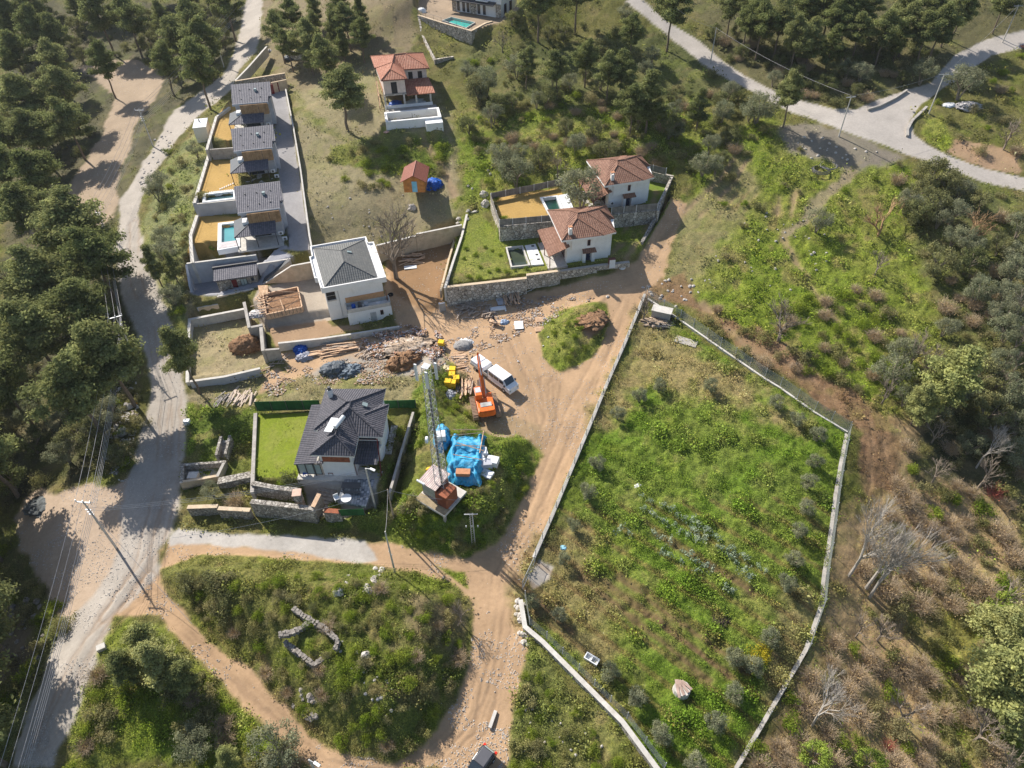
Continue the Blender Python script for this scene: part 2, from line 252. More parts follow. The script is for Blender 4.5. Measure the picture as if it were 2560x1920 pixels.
# wheel ruts worn along the roads, dug furrows and the mast's painted shadow in the garden
def polydist(px_, x, y, mg=6):
    w = [G(a, b) for a, b in px_]; r = np.full(x.shape, 99.0); q = np.array([(p.x, p.y) for p in w]); k = np.where((x > q[:, 0].min() - mg) & (x < q[:, 0].max() + mg) & (y > q[:, 1].min() - mg) & (y < q[:, 1].max() + mg))[0]
    m = np.full(len(k), 1e9); xx, yy_ = x[k], y[k]
    for a, b in zip(q[:-1], q[1:]):
        e = b - a; t = np.clip(((xx - a[0]) * e[0] + (yy_ - a[1]) * e[1]) / (e @ e + 1e-9), 0, 1); m = np.minimum(m, (xx - a[0] - t * e[0]) ** 2 + (yy_ - a[1] - t * e[1]) ** 2)
    r[k] = np.sqrt(m); return r
RUTS = [O([(1375,640),(1290,860),(1225,1000),(1170,1120),(1100,1240),(1080,1400),(1040,1560),(960,1659)]), O([(1355,650),(1240,880),(1195,1000),(1150,1120),(1080,1250),(1060,1420),(1010,1570),(930,1655)]), O([(300,1270),(420,1370),(560,1500),(700,1620),(880,1659)]), O([(320,1250),(440,1370),(590,1520),(720,1630),(900,1650)]),
 O([(1060,640),(1180,650),(1290,630),(1380,600),(1450,480)]), O([(990,690),(1100,680),(1200,660),(1300,640)]), O([(1090,740),(1130,830),(1150,920),(1170,960),(1190,900),(1180,820)]), O([(1110,730),(1160,830),(1190,900),(1200,830)]), O([(350,1200),(300,1290),(200,1380),(100,1600)]), O([(345,700),(360,860),(350,1050),(300,1230),(160,1440),(70,1640)]), O([(380,760),(375,900),(370,1060),(330,1200),(230,1330)]), O([(290,480),(290,600),(330,700),(350,860)]), O([(800,1190),(940,1220),(1030,1250)]),
 O([(1890,900),(1900,1000),(1890,1080)]), O([(1720,780),(1840,880),(1900,960)]), O([(1560,500),(1640,400),(1740,340)]), O([(1500,560),(1600,420),(1680,330)])]
for rp in RUTS:
    d = polydist(rp, X, Y) + (wob2 * .5) * 1.0; m_ = np.exp(-((d - .85) / .24) ** 2) + .35 * np.exp(-((d - 1.35) / .12) ** 2); w_ = (sst((fbm(X, Y, 6, 2, 5) - .3) * 3) * .8 + .2)
    m_ = m_ * w_; col = col * (1 - .42 * m_[:, None]) + np.array([.36, .24, .15]) * .30 * m_[:, None]; bump = bump - .07 * m_; cz = np.exp(-(d / .35) ** 2) * w_; col = col * (1 - .12 * cz[:, None])
for rp in [[(1453,1440),(1600,1560),(1772,1700)], [(1500,1440),(1640,1545),(1820,1690)], [(1545,1440),(1680,1540),(1870,1680)], [(1290,1450),(1380,1535),(1430,1580)], [(1640,1335),(1750,1400),(1880,1480)]]:  # strip starting by the gate paints in the mast's shadow, the others are furrows
    d = polydist(rp, X, Y) + wob2 * .4; m_ = np.exp(-(d / .6) ** 2); col = col * (1 - .85 * m_[:, None]) + np.array([.13, .08, .045]) * .85 * m_[:, None]; bump = bump - .2 * m_; veg = veg * (1 - .95 * m_)
for rp in [[(1840,385),(1800,450),(1720,520),(1640,620)], [(1870,395),(1830,460),(1750,540)], [(1950,490),(1940,560),(1990,650),(2030,720),(2090,800),(2130,870)], [(1990,480),(1975,540)], [(1580,480),(1560,600),(1490,700)], [(1640,480),(1620,570),(1560,660)], [(1060,350),(1110,420),(1140,500)], [(1760,760),(1850,850),(1900,900)]]:
    d = polydist(rp, X, Y) + (wob + wob2) * .8; m_ = np.exp(-(d / .65) ** 2) * sst((fbm(X, Y, 4, 2, 8) - .25) * 4); col = col * (1 - .8 * m_[:, None]) + np.array([.28, .20, .12]) * .8 * m_[:, None]; bump = bump - .12 * m_; veg = veg * (1 - .9 * m_)
hard = np.isin(zid, [NAMES.index(n) for n in ('driveway', 'yard', 'slab', 'terrace', 'turf', 'road', 'lawn')])
bump = np.where(hard, bump * .12, bump)
Zf = Z0 + bump
def make_faces(nr, nc):
    a = (np.arange(nr - 1)[:, None] * nc + np.arange(nc - 1)[None, :]).ravel()
    return np.stack([a, a + 1, a + nc + 1, a + nc], 1)
FA = make_faces(NR, NC)
def mesh_np(name, verts, faces, smooth=False):
    me = bpy.data.meshes.new(name); nv = len(verts); nf, k = faces.shape
    me.vertices.add(nv); me.vertices.foreach_set('co', np.ascontiguousarray(verts, np.float32).ravel())
    me.loops.add(nf * k); me.loops.foreach_set('vertex_index', np.ascontiguousarray(faces, np.int32).ravel())
    me.polygons.add(nf); me.polygons.foreach_set('loop_start', np.arange(0, nf * k, k, dtype=np.int32))
    me.polygons.foreach_set('loop_total', np.full(nf, k, np.int32))
    if smooth: me.polygons.foreach_set('use_smooth', np.ones(nf, bool))
    me.update(calc_edges=True); return me
def vcol(me, c, name='Col'):
    a = me.color_attributes.new(name, 'FLOAT_COLOR', 'POINT')
    d = np.ones((len(me.vertices), 4), np.float32); d[:, :c.shape[1]] = c; a.data.foreach_set('color', d.ravel())
def meta(o, label=None, cat=None, group=None, kind=None):
    if label: o['label'] = label
    if cat: o['category'] = cat
    if group: o['group'] = group
    if kind: o['kind'] = kind
    return o
def link(name, me, mat=None, parent=None):
    o = bpy.data.objects.new(name, me); COL.objects.link(o)
    if mat is not None and me is not None and not me.materials: me.materials.append(mat)
    if parent is not None: o.parent = parent
    return o
# ---------------------------------------------------------------- materials
MATS = {}
def nodes(name, rough=.8, spec=.3):
    m = bpy.data.materials.new(name); m.use_nodes = True; nt = m.node_tree; b = nt.nodes["Principled BSDF"]
    b.inputs['Roughness'].default_value = rough; b.inputs['Specular IOR Level'].default_value = spec
    return m, nt, b
def nd(nt, t, **kw):
    n = nt.nodes.new(t)
    for k, v in kw.items():
        if k in n.inputs: n.inputs[k].default_value = v
        else: setattr(n, k, v)
    return n
def ramp(nt, fac, stops):
    r = nt.nodes.new('ShaderNodeValToRGB'); e = r.color_ramp.elements
    while len(e) < len(stops): e.new(.5)
    for i, (p, c) in enumerate(stops): e[i].position = p; e[i].color = (*c, 1) if len(c) == 3 else c
    nt.links.new(fac, r.inputs[0]); return r.outputs[0]
def mixc(nt, fac, a, b, mode='MIX'):
    m = nt.nodes.new('ShaderNodeMix'); m.data_type = 'RGBA'; m.blend_type = mode
    for s, v in ((m.inputs[0], fac), (m.inputs[6], a), (m.inputs[7], b)):
        if hasattr(v, 'links') or hasattr(v, 'is_linked'): nt.links.new(v, s)
        else: s.default_value = v if isinstance(v, (int, float)) else (*v, 1)
    return m.outputs[2]
def bumpn(nt, b, h, strength=.5, dist=.1):
    n = nd(nt, 'ShaderNodeBump'); n.inputs['Strength'].default_value = strength; n.inputs['Distance'].default_value = dist
    nt.links.new(h, n.inputs['Height']); nt.links.new(n.outputs[0], b.inputs['Normal'])
def ground_mat():
    m, nt, b = nodes('ground_material', .95, .15); L = nt.links.new
    g = nd(nt, 'ShaderNodeNewGeometry'); at = nd(nt, 'ShaderNodeAttribute', attribute_name='Col'); av = nd(nt, 'ShaderNodeAttribute', attribute_name='Veg')
    n1 = nd(nt, 'ShaderNodeTexNoise', Scale=2.3, Detail=7.0, Roughness=.72); n4 = nd(nt, 'ShaderNodeTexNoise', Scale=5.5, Detail=5.0, Roughness=.75); L(g.outputs['Position'], n4.inputs['Vector']); n2 = nd(nt, 'ShaderNodeTexNoise', Scale=.35, Detail=4.0, Roughness=.6)
    n3 = nd(nt, 'ShaderNodeTexVoronoi', Scale=3.2)
    for n in (n1, n2, n3): L(g.outputs['Position'], n.inputs['Vector'])
    r1 = ramp(nt, n1.outputs[0], [(.28, (.58, .6, .6)), (.5, (1, 1, 1)), (.72, (1.4, 1.35, 1.25))]); r0 = ramp(nt, n1.outputs[0], [(.3, (.88, .87, .86)), (.7, (1.1, 1.1, 1.1))])
    c = mixc(nt, 1.0, at.outputs[0], mixc(nt, av.outputs['Fac'], r0, r1), 'MULTIPLY')
    vg = mixc(nt, n2.outputs[0], (.55, .75, .45), (1.35, 1.2, 1.2))
    c2 = mixc(nt, 1.0, c, vg, 'MULTIPLY'); c2 = mixc(nt, 1.0, c2, ramp(nt, n4.outputs[0], [(.36, (.38, .45, .4)), (.5, (.9, .9, .9)), (.66, (1.5, 1.4, 1.2))]), 'MULTIPLY'); c = mixc(nt, av.outputs['Fac'], c, c2)
    # pebbles
    pb = ramp(nt, n3.outputs['Distance'], [(.0, (1, 1, 1)), (.09, (1, 1, 1)), (.12, (0, 0, 0))])
    rn = nd(nt, 'ShaderNodeSeparateColor'); L(n3.outputs['Color'], rn.inputs[0])
    gt = nd(nt, 'ShaderNodeMath', operation='GREATER_THAN'); L(rn.outputs[0], gt.inputs[0]); gt.inputs[1].default_value = .93
    mu = nd(nt, 'ShaderNodeMath', operation='MULTIPLY'); L(pb, mu.inputs[0]); L(gt.outputs[0], mu.inputs[1])
    c = mixc(nt, mu.outputs[0], c, (.55, .5, .42))
    L(c, b.inputs['Base Color']); hm = nd(nt, 'ShaderNodeMath', operation='MULTIPLY_ADD'); L(av.outputs['Fac'], hm.inputs[0]); hm.inputs[1].default_value = .8; hm.inputs[2].default_value = .2
    hh = nd(nt, 'ShaderNodeMath', operation='MULTIPLY'); L(n1.outputs[0], hh.inputs[0]); L(hm.outputs[0], hh.inputs[1]); bumpn(nt, b, hh.outputs[0], .7, .25)
    return m
M_GROUND = ground_mat()
def zone_object(nm, idx):
    ids = zid[FA[:, 0]]
    f = FA[ids == idx]
    if len(f) == 0: return
    u, inv = np.unique(f, return_inverse=True); f = inv.reshape(-1, 4)
    me = mesh_np(nm, np.stack([X[u], Y[u], Zf[u]], 1), f, True); vcol(me, col[u]); vcol(me, np.repeat(veg[u][:, None], 3, 1), 'Veg')
    o = link(nm, me, M_GROUND); meta(o, kind='structure'); return o
for i, nm in enumerate(NAMES): zone_object(nm, i)
# far ground around the site, down to the horizon
def far_ground():
    xs = np.concatenate([-np.geomspace(2500, 60, 14), np.linspace(-50, 50, 11), np.geomspace(60, 2500, 14)])
    vs = []; fs = []
    rings = []
    # border of the near sheet, then three rings further out
    idx = np.concatenate([np.arange(0, NC, 20), [NC - 1], np.arange(NC * 20, NC * NR, NC * 20) + NC - 1, [NC * NR - 1], np.arange(NC * NR - 1 - 20, NC * (NR - 1), -20), [NC * (NR - 1)], np.arange(NC * (NR - 20), 0, -NC * 20)])
    bx, by, bz = X[idx], Y[idx], Zf[idx]; cx, cy = 0, 120
    for k, (sc, dz) in enumerate([(1, 0), (1.3, 0), (2, 0), (4, 10), (12, 30)]):
        px = cx + (bx - cx) * sc; py = cy + (by - cy) * sc
        pz = bz if k == 0 else np.clip(bz + .08 * (py - by), -25, 60)
        rings.append(np.stack([px, py, pz], 1))
    n = len(idx); V = np.concatenate(rings); f = []
    for r in range(4):
        for i in range(n): j = (i + 1) % n; f.append((r * n + i, r * n + j, (r + 1) * n + j, (r + 1) * n + i))
    me = mesh_np('far_ground', V, np.array(f), True); vcol(me, np.tile([[.12, .12, .055]], (len(V), 1))); vcol(me, np.full((len(V), 3), .6), 'Veg')
    meta(link('far_ground', me, M_GROUND), kind='structure')
far_ground()
# ---------------------------------------------------------------- mesh builder
RG = random.Random(7)
class MB:
    def __init__(s): s.v = []; s.f = []
    def poly(s, pts): n = len(s.v); s.v += [tuple(p) for p in pts]; s.f.append(tuple(range(n, n + len(pts)))); return s
    def prism(s, pts, z0, z1):          # pts ccw xy
        n = len(pts); b = len(s.v)
        g = (lambda z, i: z[i] if isinstance(z, (list, tuple)) else z)
        s.v += [(p[0], p[1], g(z0, i)) for i, p in enumerate(pts)] + [(p[0], p[1], g(z1, i)) for i, p in enumerate(pts)]
        s.f.append(tuple(reversed(range(b, b + n)))); s.f.append(tuple(range(b + n, b + 2 * n)))
        for i in range(n): j = (i + 1) % n; s.f.append((b + i, b + j, b + n + j, b + n + i))
        return s
    def box(s, x0, x1, y0, y1, z0, z1): return s.prism([(x0, y0), (x1, y0), (x1, y1), (x0, y1)], z0, z1)
    def obox(s, c, dx, dy, dz, ang=0, tilt=0, roll=0):   # oriented box centred on c
        R = Matrix.Rotation(ang, 3, 'Z') @ Matrix.Rotation(tilt, 3, 'Y') @ Matrix.Rotation(roll, 3, 'X'); b = len(s.v)
        for z in (-.5, .5):
            for x, y in ((-.5, -.5), (.5, -.5), (.5, .5), (-.5, .5)): s.v.append(tuple(Vector(c) + R @ Vector((x * dx, y * dy, z * dz))))
        for f in ((3, 2, 1, 0), (4, 5, 6, 7), (0, 1, 5, 4), (1, 2, 6, 5), (2, 3, 7, 6), (3, 0, 4, 7)): s.f.append(tuple(b + i for i in f))
        return s
    def slab(s, pts, t):                # sloping slab below pts (any planar polygon)
        n = len(pts); b = len(s.v); s.v += [tuple(p) for p in pts] + [(p[0], p[1], p[2] - t) for p in pts]
        s.f.append(tuple(range(b, b + n))); s.f.append(tuple(reversed(range(b + n, b + 2 * n))))
        for i in range(n): j = (i + 1) % n; s.f.append((b + j, b + i, b + n + i, b + n + j))
        return s
    def tube(s, p0, p1, r0, r1=None, n=6, cap=True):
        r1 = r0 if r1 is None else r1; p0 = Vector(p0); p1 = Vector(p1); d = p1 - p0
        if d.length < 1e-6: return s
        q = d.to_track_quat('Z', 'Y'); b = len(s.v)
        for p, r in ((p0, r0), (p1, r1)):
            for i in range(n):
                a = 2 * math.pi * i / n; s.v.append(tuple(p + q @ Vector((r * math.cos(a), r * math.sin(a), 0))))
        for i in range(n): j = (i + 1) % n; s.f.append((b + i, b + j, b + n + j, b + n + i))
        if cap: s.f.append(tuple(reversed(range(b, b + n)))); s.f.append(tuple(range(b + n, b + 2 * n)))
        return s
    def path(s, pts, r, n=6):
        for a, b in zip(pts[:-1], pts[1:]): s.tube(a, b, r, r, n)
        return s
    def lump(s, c, rx, ry, h, ang=0, seed=0, n=12, m=6, rough=.25, flat=.8):   # irregular heap / boulder
        r = random.Random(seed); b = len(s.v); ca, sa = math.cos(ang), math.sin(ang)
        for j in range(m):
            t = j / m; rr = math.cos(t * math.pi / 2) ** flat
            for i in range(n):
                a = 2 * math.pi * i / n; k = rr * (1 + r.uniform(-rough, rough)); x, y = rx * k * math.cos(a), ry * k * math.sin(a)
                s.v.append((c[0] + x * ca - y * sa, c[1] + x * sa + y * ca, c[2] + h * math.sin(t * math.pi / 2) * (1 + r.uniform(-rough, rough) * .6)))
        s.v.append((c[0], c[1], c[2] + h * (1 + r.uniform(-.1, .1))))
        for j in range(m - 1):
            for i in range(n): k = (i + 1) % n; s.f.append((b + j * n + i, b + j * n + k, b + (j + 1) * n + k, b + (j + 1) * n + i))
        for i in range(n): s.f.append((b + (m - 1) * n + i, b + (m - 1) * n + (i + 1) % n, b + m * n))
        return s
    def build(s, name, mat, parent=None, smooth=False, bevel=0):
        me = bpy.data.meshes.new(name); me.from_pydata(s.v, [], s.f)
        uv = me.uv_layers.new(name='UVMap'); dat = uv.data
        for p in me.polygons:
            n = p.normal
            if abs(n.z) > .998: t1, t2 = Vector((1, 0, 0)), Vector((0, 1, 0))
            else: t1 = Vector((-n.y, n.x, 0)).normalized(); t2 = n.cross(t1)
            for li in p.loop_indices: v = me.vertices[me.loops[li].vertex_index].co; dat[li].uv = (v.dot(t1), v.dot(t2))
            p.use_smooth = smooth
        o = link(name, me, mat, parent)
        if bevel: b = o.modifiers.new('bevel', 'BEVEL'); b.width = bevel; b.segments = 2; b.limit_method = 'ANGLE'
        return o
def thing(name, label, cat, loc=(0, 0, 0), rz=0, group=None):
    o = bpy.data.objects.new(name, None); COL.objects.link(o); o.location = loc; o.rotation_euler = (0, 0, rz); meta(o, label, cat, group); o.empty_display_size = .5; return o
def T(o, label, cat, group=None): return meta(o, label, cat, group)
KIDS = {}
def copy_tree(o, parent=None):
    c = o.copy(); COL.objects.link(c)
    if parent is not None: c.parent = parent
    for ch in [q for q in bpy.data.objects if q.parent == o and q != c]: copy_tree(ch, c)
    return c
# ---------------------------------------------------------------- materials
def uvmap(nt): return nd(nt, 'ShaderNodeUVMap').outputs[0]
def plain(name, c, rough=.8, var=.12, scale=1.5, metal=0, bump=.0, bs=20, spec=.3, stain=None):
    if name in MATS: return MATS[name]
    m, nt, b = nodes(name, rough, spec); L = nt.links.new; b.inputs['Metallic'].default_value = metal
    tc = nd(nt, 'ShaderNodeTexCoord'); n = nd(nt, 'ShaderNodeTexNoise', Scale=scale, Detail=5.0, Roughness=.65); L(tc.outputs['Object'], n.inputs['Vector'])
    lo = tuple(x * (1 - var * 1.6) for x in c); hi = tuple(min(1, x * (1 + var)) for x in c)
    cc = ramp(nt, n.outputs[0], [(.3, lo), (.65, hi)])
    if stain:
        n2 = nd(nt, 'ShaderNodeTexNoise', Scale=.7, Detail=6.0, Roughness=.75); L(tc.outputs['Object'], n2.inputs['Vector'])
        f = ramp(nt, n2.outputs[0], [(.52, (0, 0, 0)), (.68, (.7, .7, .7))]); cc = mixc(nt, f, cc, stain)
    L(cc, b.inputs['Base Color'])
    if bump:
        n3 = nd(nt, 'ShaderNodeTexNoise', Scale=bs, Detail=3.0); L(tc.outputs['Object'], n3.inputs['Vector']); bumpn(nt, b, n3.outputs[0], bump, .05)
    MATS[name] = m; return m
def tile(name, c, c2, pu=.30, pv=.42, depth=.06, rough=.7):
    m, nt, b = nodes(name, rough, .25); L = nt.links.new; uv = uvmap(nt)
    sx = nd(nt, 'ShaderNodeSeparateXYZ'); L(uv, sx.inputs[0])
    def fr(o, per, fn):
        q = nd(nt, 'ShaderNodeMath', operation='DIVIDE'); L(o, q.inputs[0]); q.inputs[1].default_value = per
        w = nd(nt, 'ShaderNodeMath', operation='FRACT'); L(q.outputs[0], w.inputs[0])
        if fn == 'round':
            a = nd(nt, 'ShaderNodeMath', operation='MULTIPLY'); L(w.outputs[0], a.inputs[0]); a.inputs[1].default_value = math.pi
            s_ = nd(nt, 'ShaderNodeMath', operation='SINE'); L(a.outputs[0], s_.inputs[0]); return s_.outputs[0]
        return w.outputs[0]
    hu = fr(sx.outputs[0], pu, 'round'); hv = fr(sx.outputs[1], pv, 'saw')
    hvi = nd(nt, 'ShaderNodeMath', operation='SUBTRACT'); hvi.inputs[0].default_value = 1; L(hv, hvi.inputs[1])
    s = nd(nt, 'ShaderNodeMath', operation='MULTIPLY_ADD'); L(hvi.outputs[0], s.inputs[0]); s.inputs[1].default_value = .6; L(hu, s.inputs[2])
    bumpn(nt, b, s.outputs[0], 1.0, depth)
    # tile to tile tone
    fl = nd(nt, 'ShaderNodeVectorMath', operation='DIVIDE'); L(uv, fl.inputs[0]); fl.inputs[1].default_value = (pu, pv, 1)
    fo = nd(nt, 'ShaderNodeVectorMath', operation='FLOOR'); L(fl.outputs[0], fo.inputs[0])
    wn = nd(nt, 'ShaderNodeTexWhiteNoise'); wn.noise_dimensions = '2D'; L(fo.outputs[0], wn.inputs['Vector'])
    cc = mixc(nt, wn.outputs[0], c, c2)
    gap = ramp(nt, hu, [(.0, (.45, .45, .45)), (.45, (1, 1, 1))]); cc = mixc(nt, 1, cc, gap, 'MULTIPLY')
    g2 = ramp(nt, hv, [(.0, (.55, .55, .55)), (.16, (1, 1, 1))]); cc = mixc(nt, 1, cc, g2, 'MULTIPLY')
    L(cc, b.inputs['Base Color']); MATS[name] = m; return m
def stonem(name, c, c2, mortar, scale=2.2):
    m, nt, b = nodes(name, .95, .15); L = nt.links.new; tc = nd(nt, 'ShaderNodeTexCoord')
    v = nd(nt, 'ShaderNodeTexVoronoi', Scale=scale, feature='DISTANCE_TO_EDGE'); v2 = nd(nt, 'ShaderNodeTexVoronoi', Scale=scale)
    n = nd(nt, 'ShaderNodeTexNoise', Scale=9.0, Detail=4.0)
    for q in (v, v2, n): L(tc.outputs['Object'], q.inputs['Vector'])
    sp = nd(nt, 'ShaderNodeSeparateColor'); L(v2.outputs['Color'], sp.inputs[0])
    cc = ramp(nt, sp.outputs[0], [(.1, c), (.5, c2), (.9, tuple(min(1, x * 1.35) for x in c))])
    nn = ramp(nt, n.outputs[0], [(.3, (.75, .75, .75)), (.7, (1.15, 1.15, 1.15))]); cc = mixc(nt, 1, cc, nn, 'MULTIPLY')
    e = ramp(nt, v.outputs['Distance'], [(.02, (0, 0, 0)), (.07, (1, 1, 1))]); cc = mixc(nt, e, mortar, cc)
    L(cc, b.inputs['Base Color']); bumpn(nt, b, e, .9, .08); MATS[name] = m; return m
def stripes(name, c, c2, per, width=.15, vertical=True, rough=.8, grain=True, metal=0):
    m, nt, b = nodes(name, rough, .25); L = nt.links.new; uv = uvmap(nt); b.inputs['Metallic'].default_value = metal
    sx = nd(nt, 'ShaderNodeSeparateXYZ'); L(uv, sx.inputs[0]); o = sx.outputs[0 if vertical else 1]
    q = nd(nt, 'ShaderNodeMath', operation='DIVIDE'); L(o, q.inputs[0]); q.inputs[1].default_value = per
    w = nd(nt, 'ShaderNodeMath', operation='FRACT'); L(q.outputs[0], w.inputs[0]); fl = nd(nt, 'ShaderNodeMath', operation='FLOOR'); L(q.outputs[0], fl.inputs[0])
    wn = nd(nt, 'ShaderNodeTexWhiteNoise'); wn.noise_dimensions = '1D'; L(fl.outputs[0], wn.inputs['W'])
    cc = mixc(nt, wn.outputs[0], c, c2)
    g = ramp(nt, w.outputs[0], [(0, (.3, .3, .3)), (width, (1, 1, 1))]); cc = mixc(nt, 1, cc, g, 'MULTIPLY')
    n = nd(nt, 'ShaderNodeTexNoise', Scale=1.2, Detail=5.0); L(uv, n.inputs['Vector'])
    nn = ramp(nt, n.outputs[0], [(.3, (.65, .65, .65)), (.7, (1.2, 1.2, 1.2))]); cc = mixc(nt, 1, cc, nn, 'MULTIPLY')
    L(cc, b.inputs['Base Color']); bumpn(nt, b, g, .6, .04); MATS[name] = m; return m
WHITE = plain('white_render', (.80, .79, .77), .85, .04, .8, bump=.1, stain=(.70, .68, .64))
WHITEP = plain('white_paint', (.8, .8, .8), .4, .03, stain=(.62, .58, .52))
CONCR = plain('raw_concrete', (.40, .37, .33), .95, .15, 1.2, bump=.4, stain=(.26, .23, .19))
CONCL = plain('pale_concrete', (.56, .53, .48), .9, .12, 1.2, bump=.3, stain=(.42, .38, .32))
CREAM = plain('cream_concrete', (.58, .46, .32), .9, .12, .9, bump=.3, stain=(.42, .31, .2))
GREYW = plain('grey_render', (.46, .47, .50), .9, .08, .9, bump=.2)
STONE = stonem('grey_stone', (.42, .39, .34), (.30, .27, .23), (.16, .14, .12), 2.3)
STONEW = stonem('pale_stone', (.55, .50, .43), (.40, .35, .28), (.15, .13, .11), 2.0)
DRYST = stonem('dry_stone', (.40, .37, .33), (.25, .23, .2), (.05, .045, .04), 3.2)
T_GREY = tile('grey_roof_tile', (.10, .10, .12), (.15, .145, .165), .34, .40, .05)
T_GREY2 = tile('charcoal_roof_tile', (.085, .085, .10), (.12, .115, .13), .32, .42, .07)
T_SHEET = tile('grey_sheet_tile', (.15, .155, .15), (.19, .19, .18), .36, .44, .06)
T_BROWN = tile('brown_roof_tile', (.23, .115, .075), (.31, .17, .115), .34, .42, .07)
T_ORNG = tile('terracotta_roof_tile', (.38, .14, .08), (.48, .22, .14), .34, .42, .07)
T_REDB = tile('shed_roof_tile', (.23, .075, .05), (.28, .10, .065), .26, .3, .02)
SLAT = stripes('timber_cladding', (.33, .20, .10), (.42, .27, .145), .16, .2)
LOG = stripes('log_wall', (.55, .22, .06), (.60, .27, .08), .22, .25, False)
REED = stripes('reed_screen', (.24, .22, .20), (.32, .29, .26), .09, .3)
PLANK = plain('pine_timber', (.62, .42, .27), .85, .2, 3, stain=(.35, .24, .16))
PLANKG = plain('weathered_timber', (.40, .32, .25), .9, .25, 3)
DARK = plain('dark_opening', (.02, .02, .022), .6, .05)
REDD = plain('dark_red_door', (.16, .02, .02), .6, .1)
GLASS = plain('window_glass', (.03, .04, .05), .08, .05, spec=.8)
GLASSG = plain('pale_glass', (.35, .42, .40), .15, .05, spec=.6)
FRAME = plain('dark_frame', (.05, .05, .055), .5, .05)
FRAMER = plain('brown_frame', (.16, .05, .04), .6, .05)
RUST = plain('rusty_steel', (.30, .10, .05), .85, .25, 2.5, bump=.2, stain=(.16, .05, .03))
METAL = plain('galvanised_steel', (.48, .49, .50), .5, .1, 2, metal=.3)
METALD = plain('dark_steel', (.10, .10, .10), .6, .1)
BLUET = plain('blue_tarpaulin', (.035, .32, .55), .6, .25, 3, bump=1.0, bs=7, stain=(.22, .44, .55))
BLUED = plain('deep_blue_tarpaulin', (.01, .10, .45), .5, .2, 3, bump=.9, bs=5)
GREYT = plain('grey_tarpaulin', (.10, .12, .14), .6, .25, 3, bump=.9, bs=4)
YELL = plain('yellow_plastic', (.80, .50, .01), .6, .1, 2, bump=.2)
ORNG = plain('orange_paint', (.78, .16, .025), .4, .1, 2, stain=(.5, .12, .03))
RUBB = plain('black_rubber', (.02, .02, .02), .9, .1)
TRACK = plain('muddy_track', (.28, .20, .14), .9, .25, 5, bump=.5)
BARK = plain('pine_bark', (.20, .15, .11), .95, .25, 6, bump=.5)
BARKP = plain('pale_bark', (.42, .38, .33), .9, .2, 6)
BARKT = plain('grey_twig', (.27, .22, .17), .95, .2, 5)
BARKO = plain('ochre_twig', (.36, .23, .12), .95, .2, 5)
ROCK = plain('limestone', (.52, .48, .43), .95, .2, 3, bump=.6, bs=6)
ROCKD = plain('dark_rock', (.30, .27, .24), .95, .25, 3, bump=.6, bs=6)
SOILM = plain('dug_soil', (.25, .145, .08), .98, .3, 3, bump=.9, bs=5)
RUBM = plain('rubble_mix', (.38, .29, .21), .98, .45, 4, bump=1.0, bs=8, stain=(.62, .56, .5))
GRAVM = plain('grey_gravel', (.30, .29, .28), .98, .3, 8, bump=.8, bs=14)
BRICK = plain('hollow_brick', (.50, .24, .13), .9, .12, 3)
OSB = plain('tan_board', (.55, .30, .15), .85, .12, 2)
SKIN = plain('skin', (.45, .28, .20), .6, .03)
CLOTHD = plain('dark_cloth', (.03, .035, .06), .9, .1)
CLOTHB = plain('blue_cloth', (.08, .14, .26), .9, .1)
PAINTK = plain('black_car_paint', (.025, .027, .03), .25, .05, spec=.6)
REDL = plain('red_lamp_glass', (.7, .03, .01), .3, .05)
CERAM = plain('white_ceramic', (.75, .76, .76), .3, .03)
MOSAIC = tile('mosaic_tile', (.10, .12, .15), (.55, .55, .55), .35, .35, .0)
STEPM = plain('step_stone', (.34, .29, .24), .95, .2, 3)
def waterm(name, c, deep):
    m, nt, b = nodes(name, .05, .5); L = nt.links.new; tc = nd(nt, 'ShaderNodeTexCoord')
    n = nd(nt, 'ShaderNodeTexNoise', Scale=.5, Detail=3.0); L(tc.outputs['Object'], n.inputs['Vector'])
    L(mixc(nt, n.outputs[0], c, deep), b.inputs['Base Color'])
    n2 = nd(nt, 'ShaderNodeTexNoise', Scale=5.0, Detail=2.0); L(tc.outputs['Object'], n2.inputs['Vector']); bumpn(nt, b, n2.outputs[0], .15, .02); MATS[name] = m; return m
W_TEAL = waterm('teal_water', (.10, .36, .38), (.05, .25, .28)); W_BRIGHT = waterm('turquoise_water', (.07, .45, .38), (.05, .38, .33))
W_DARK = waterm('murky_water', (.06, .075, .045), (.035, .05, .04)); W_GREEN = waterm('green_water', (.015, .07, .04), (.01, .045, .03)); W_SLATE = waterm('slate_water', (.06, .12, .13), (.03, .08, .09))
def screenm(name, c, alpha):
    m, nt, b = nodes(name, .8, .2); b.inputs['Base Color'].default_value = (*c, 1); b.inputs['Alpha'].default_value = alpha; return m
NET = screenm('wire_netting', (.35, .38, .38), .22); GREENSCR = stripes('green_shade_cloth', (.02, .10, .03), (.03, .13, .04), 1.1, .03)
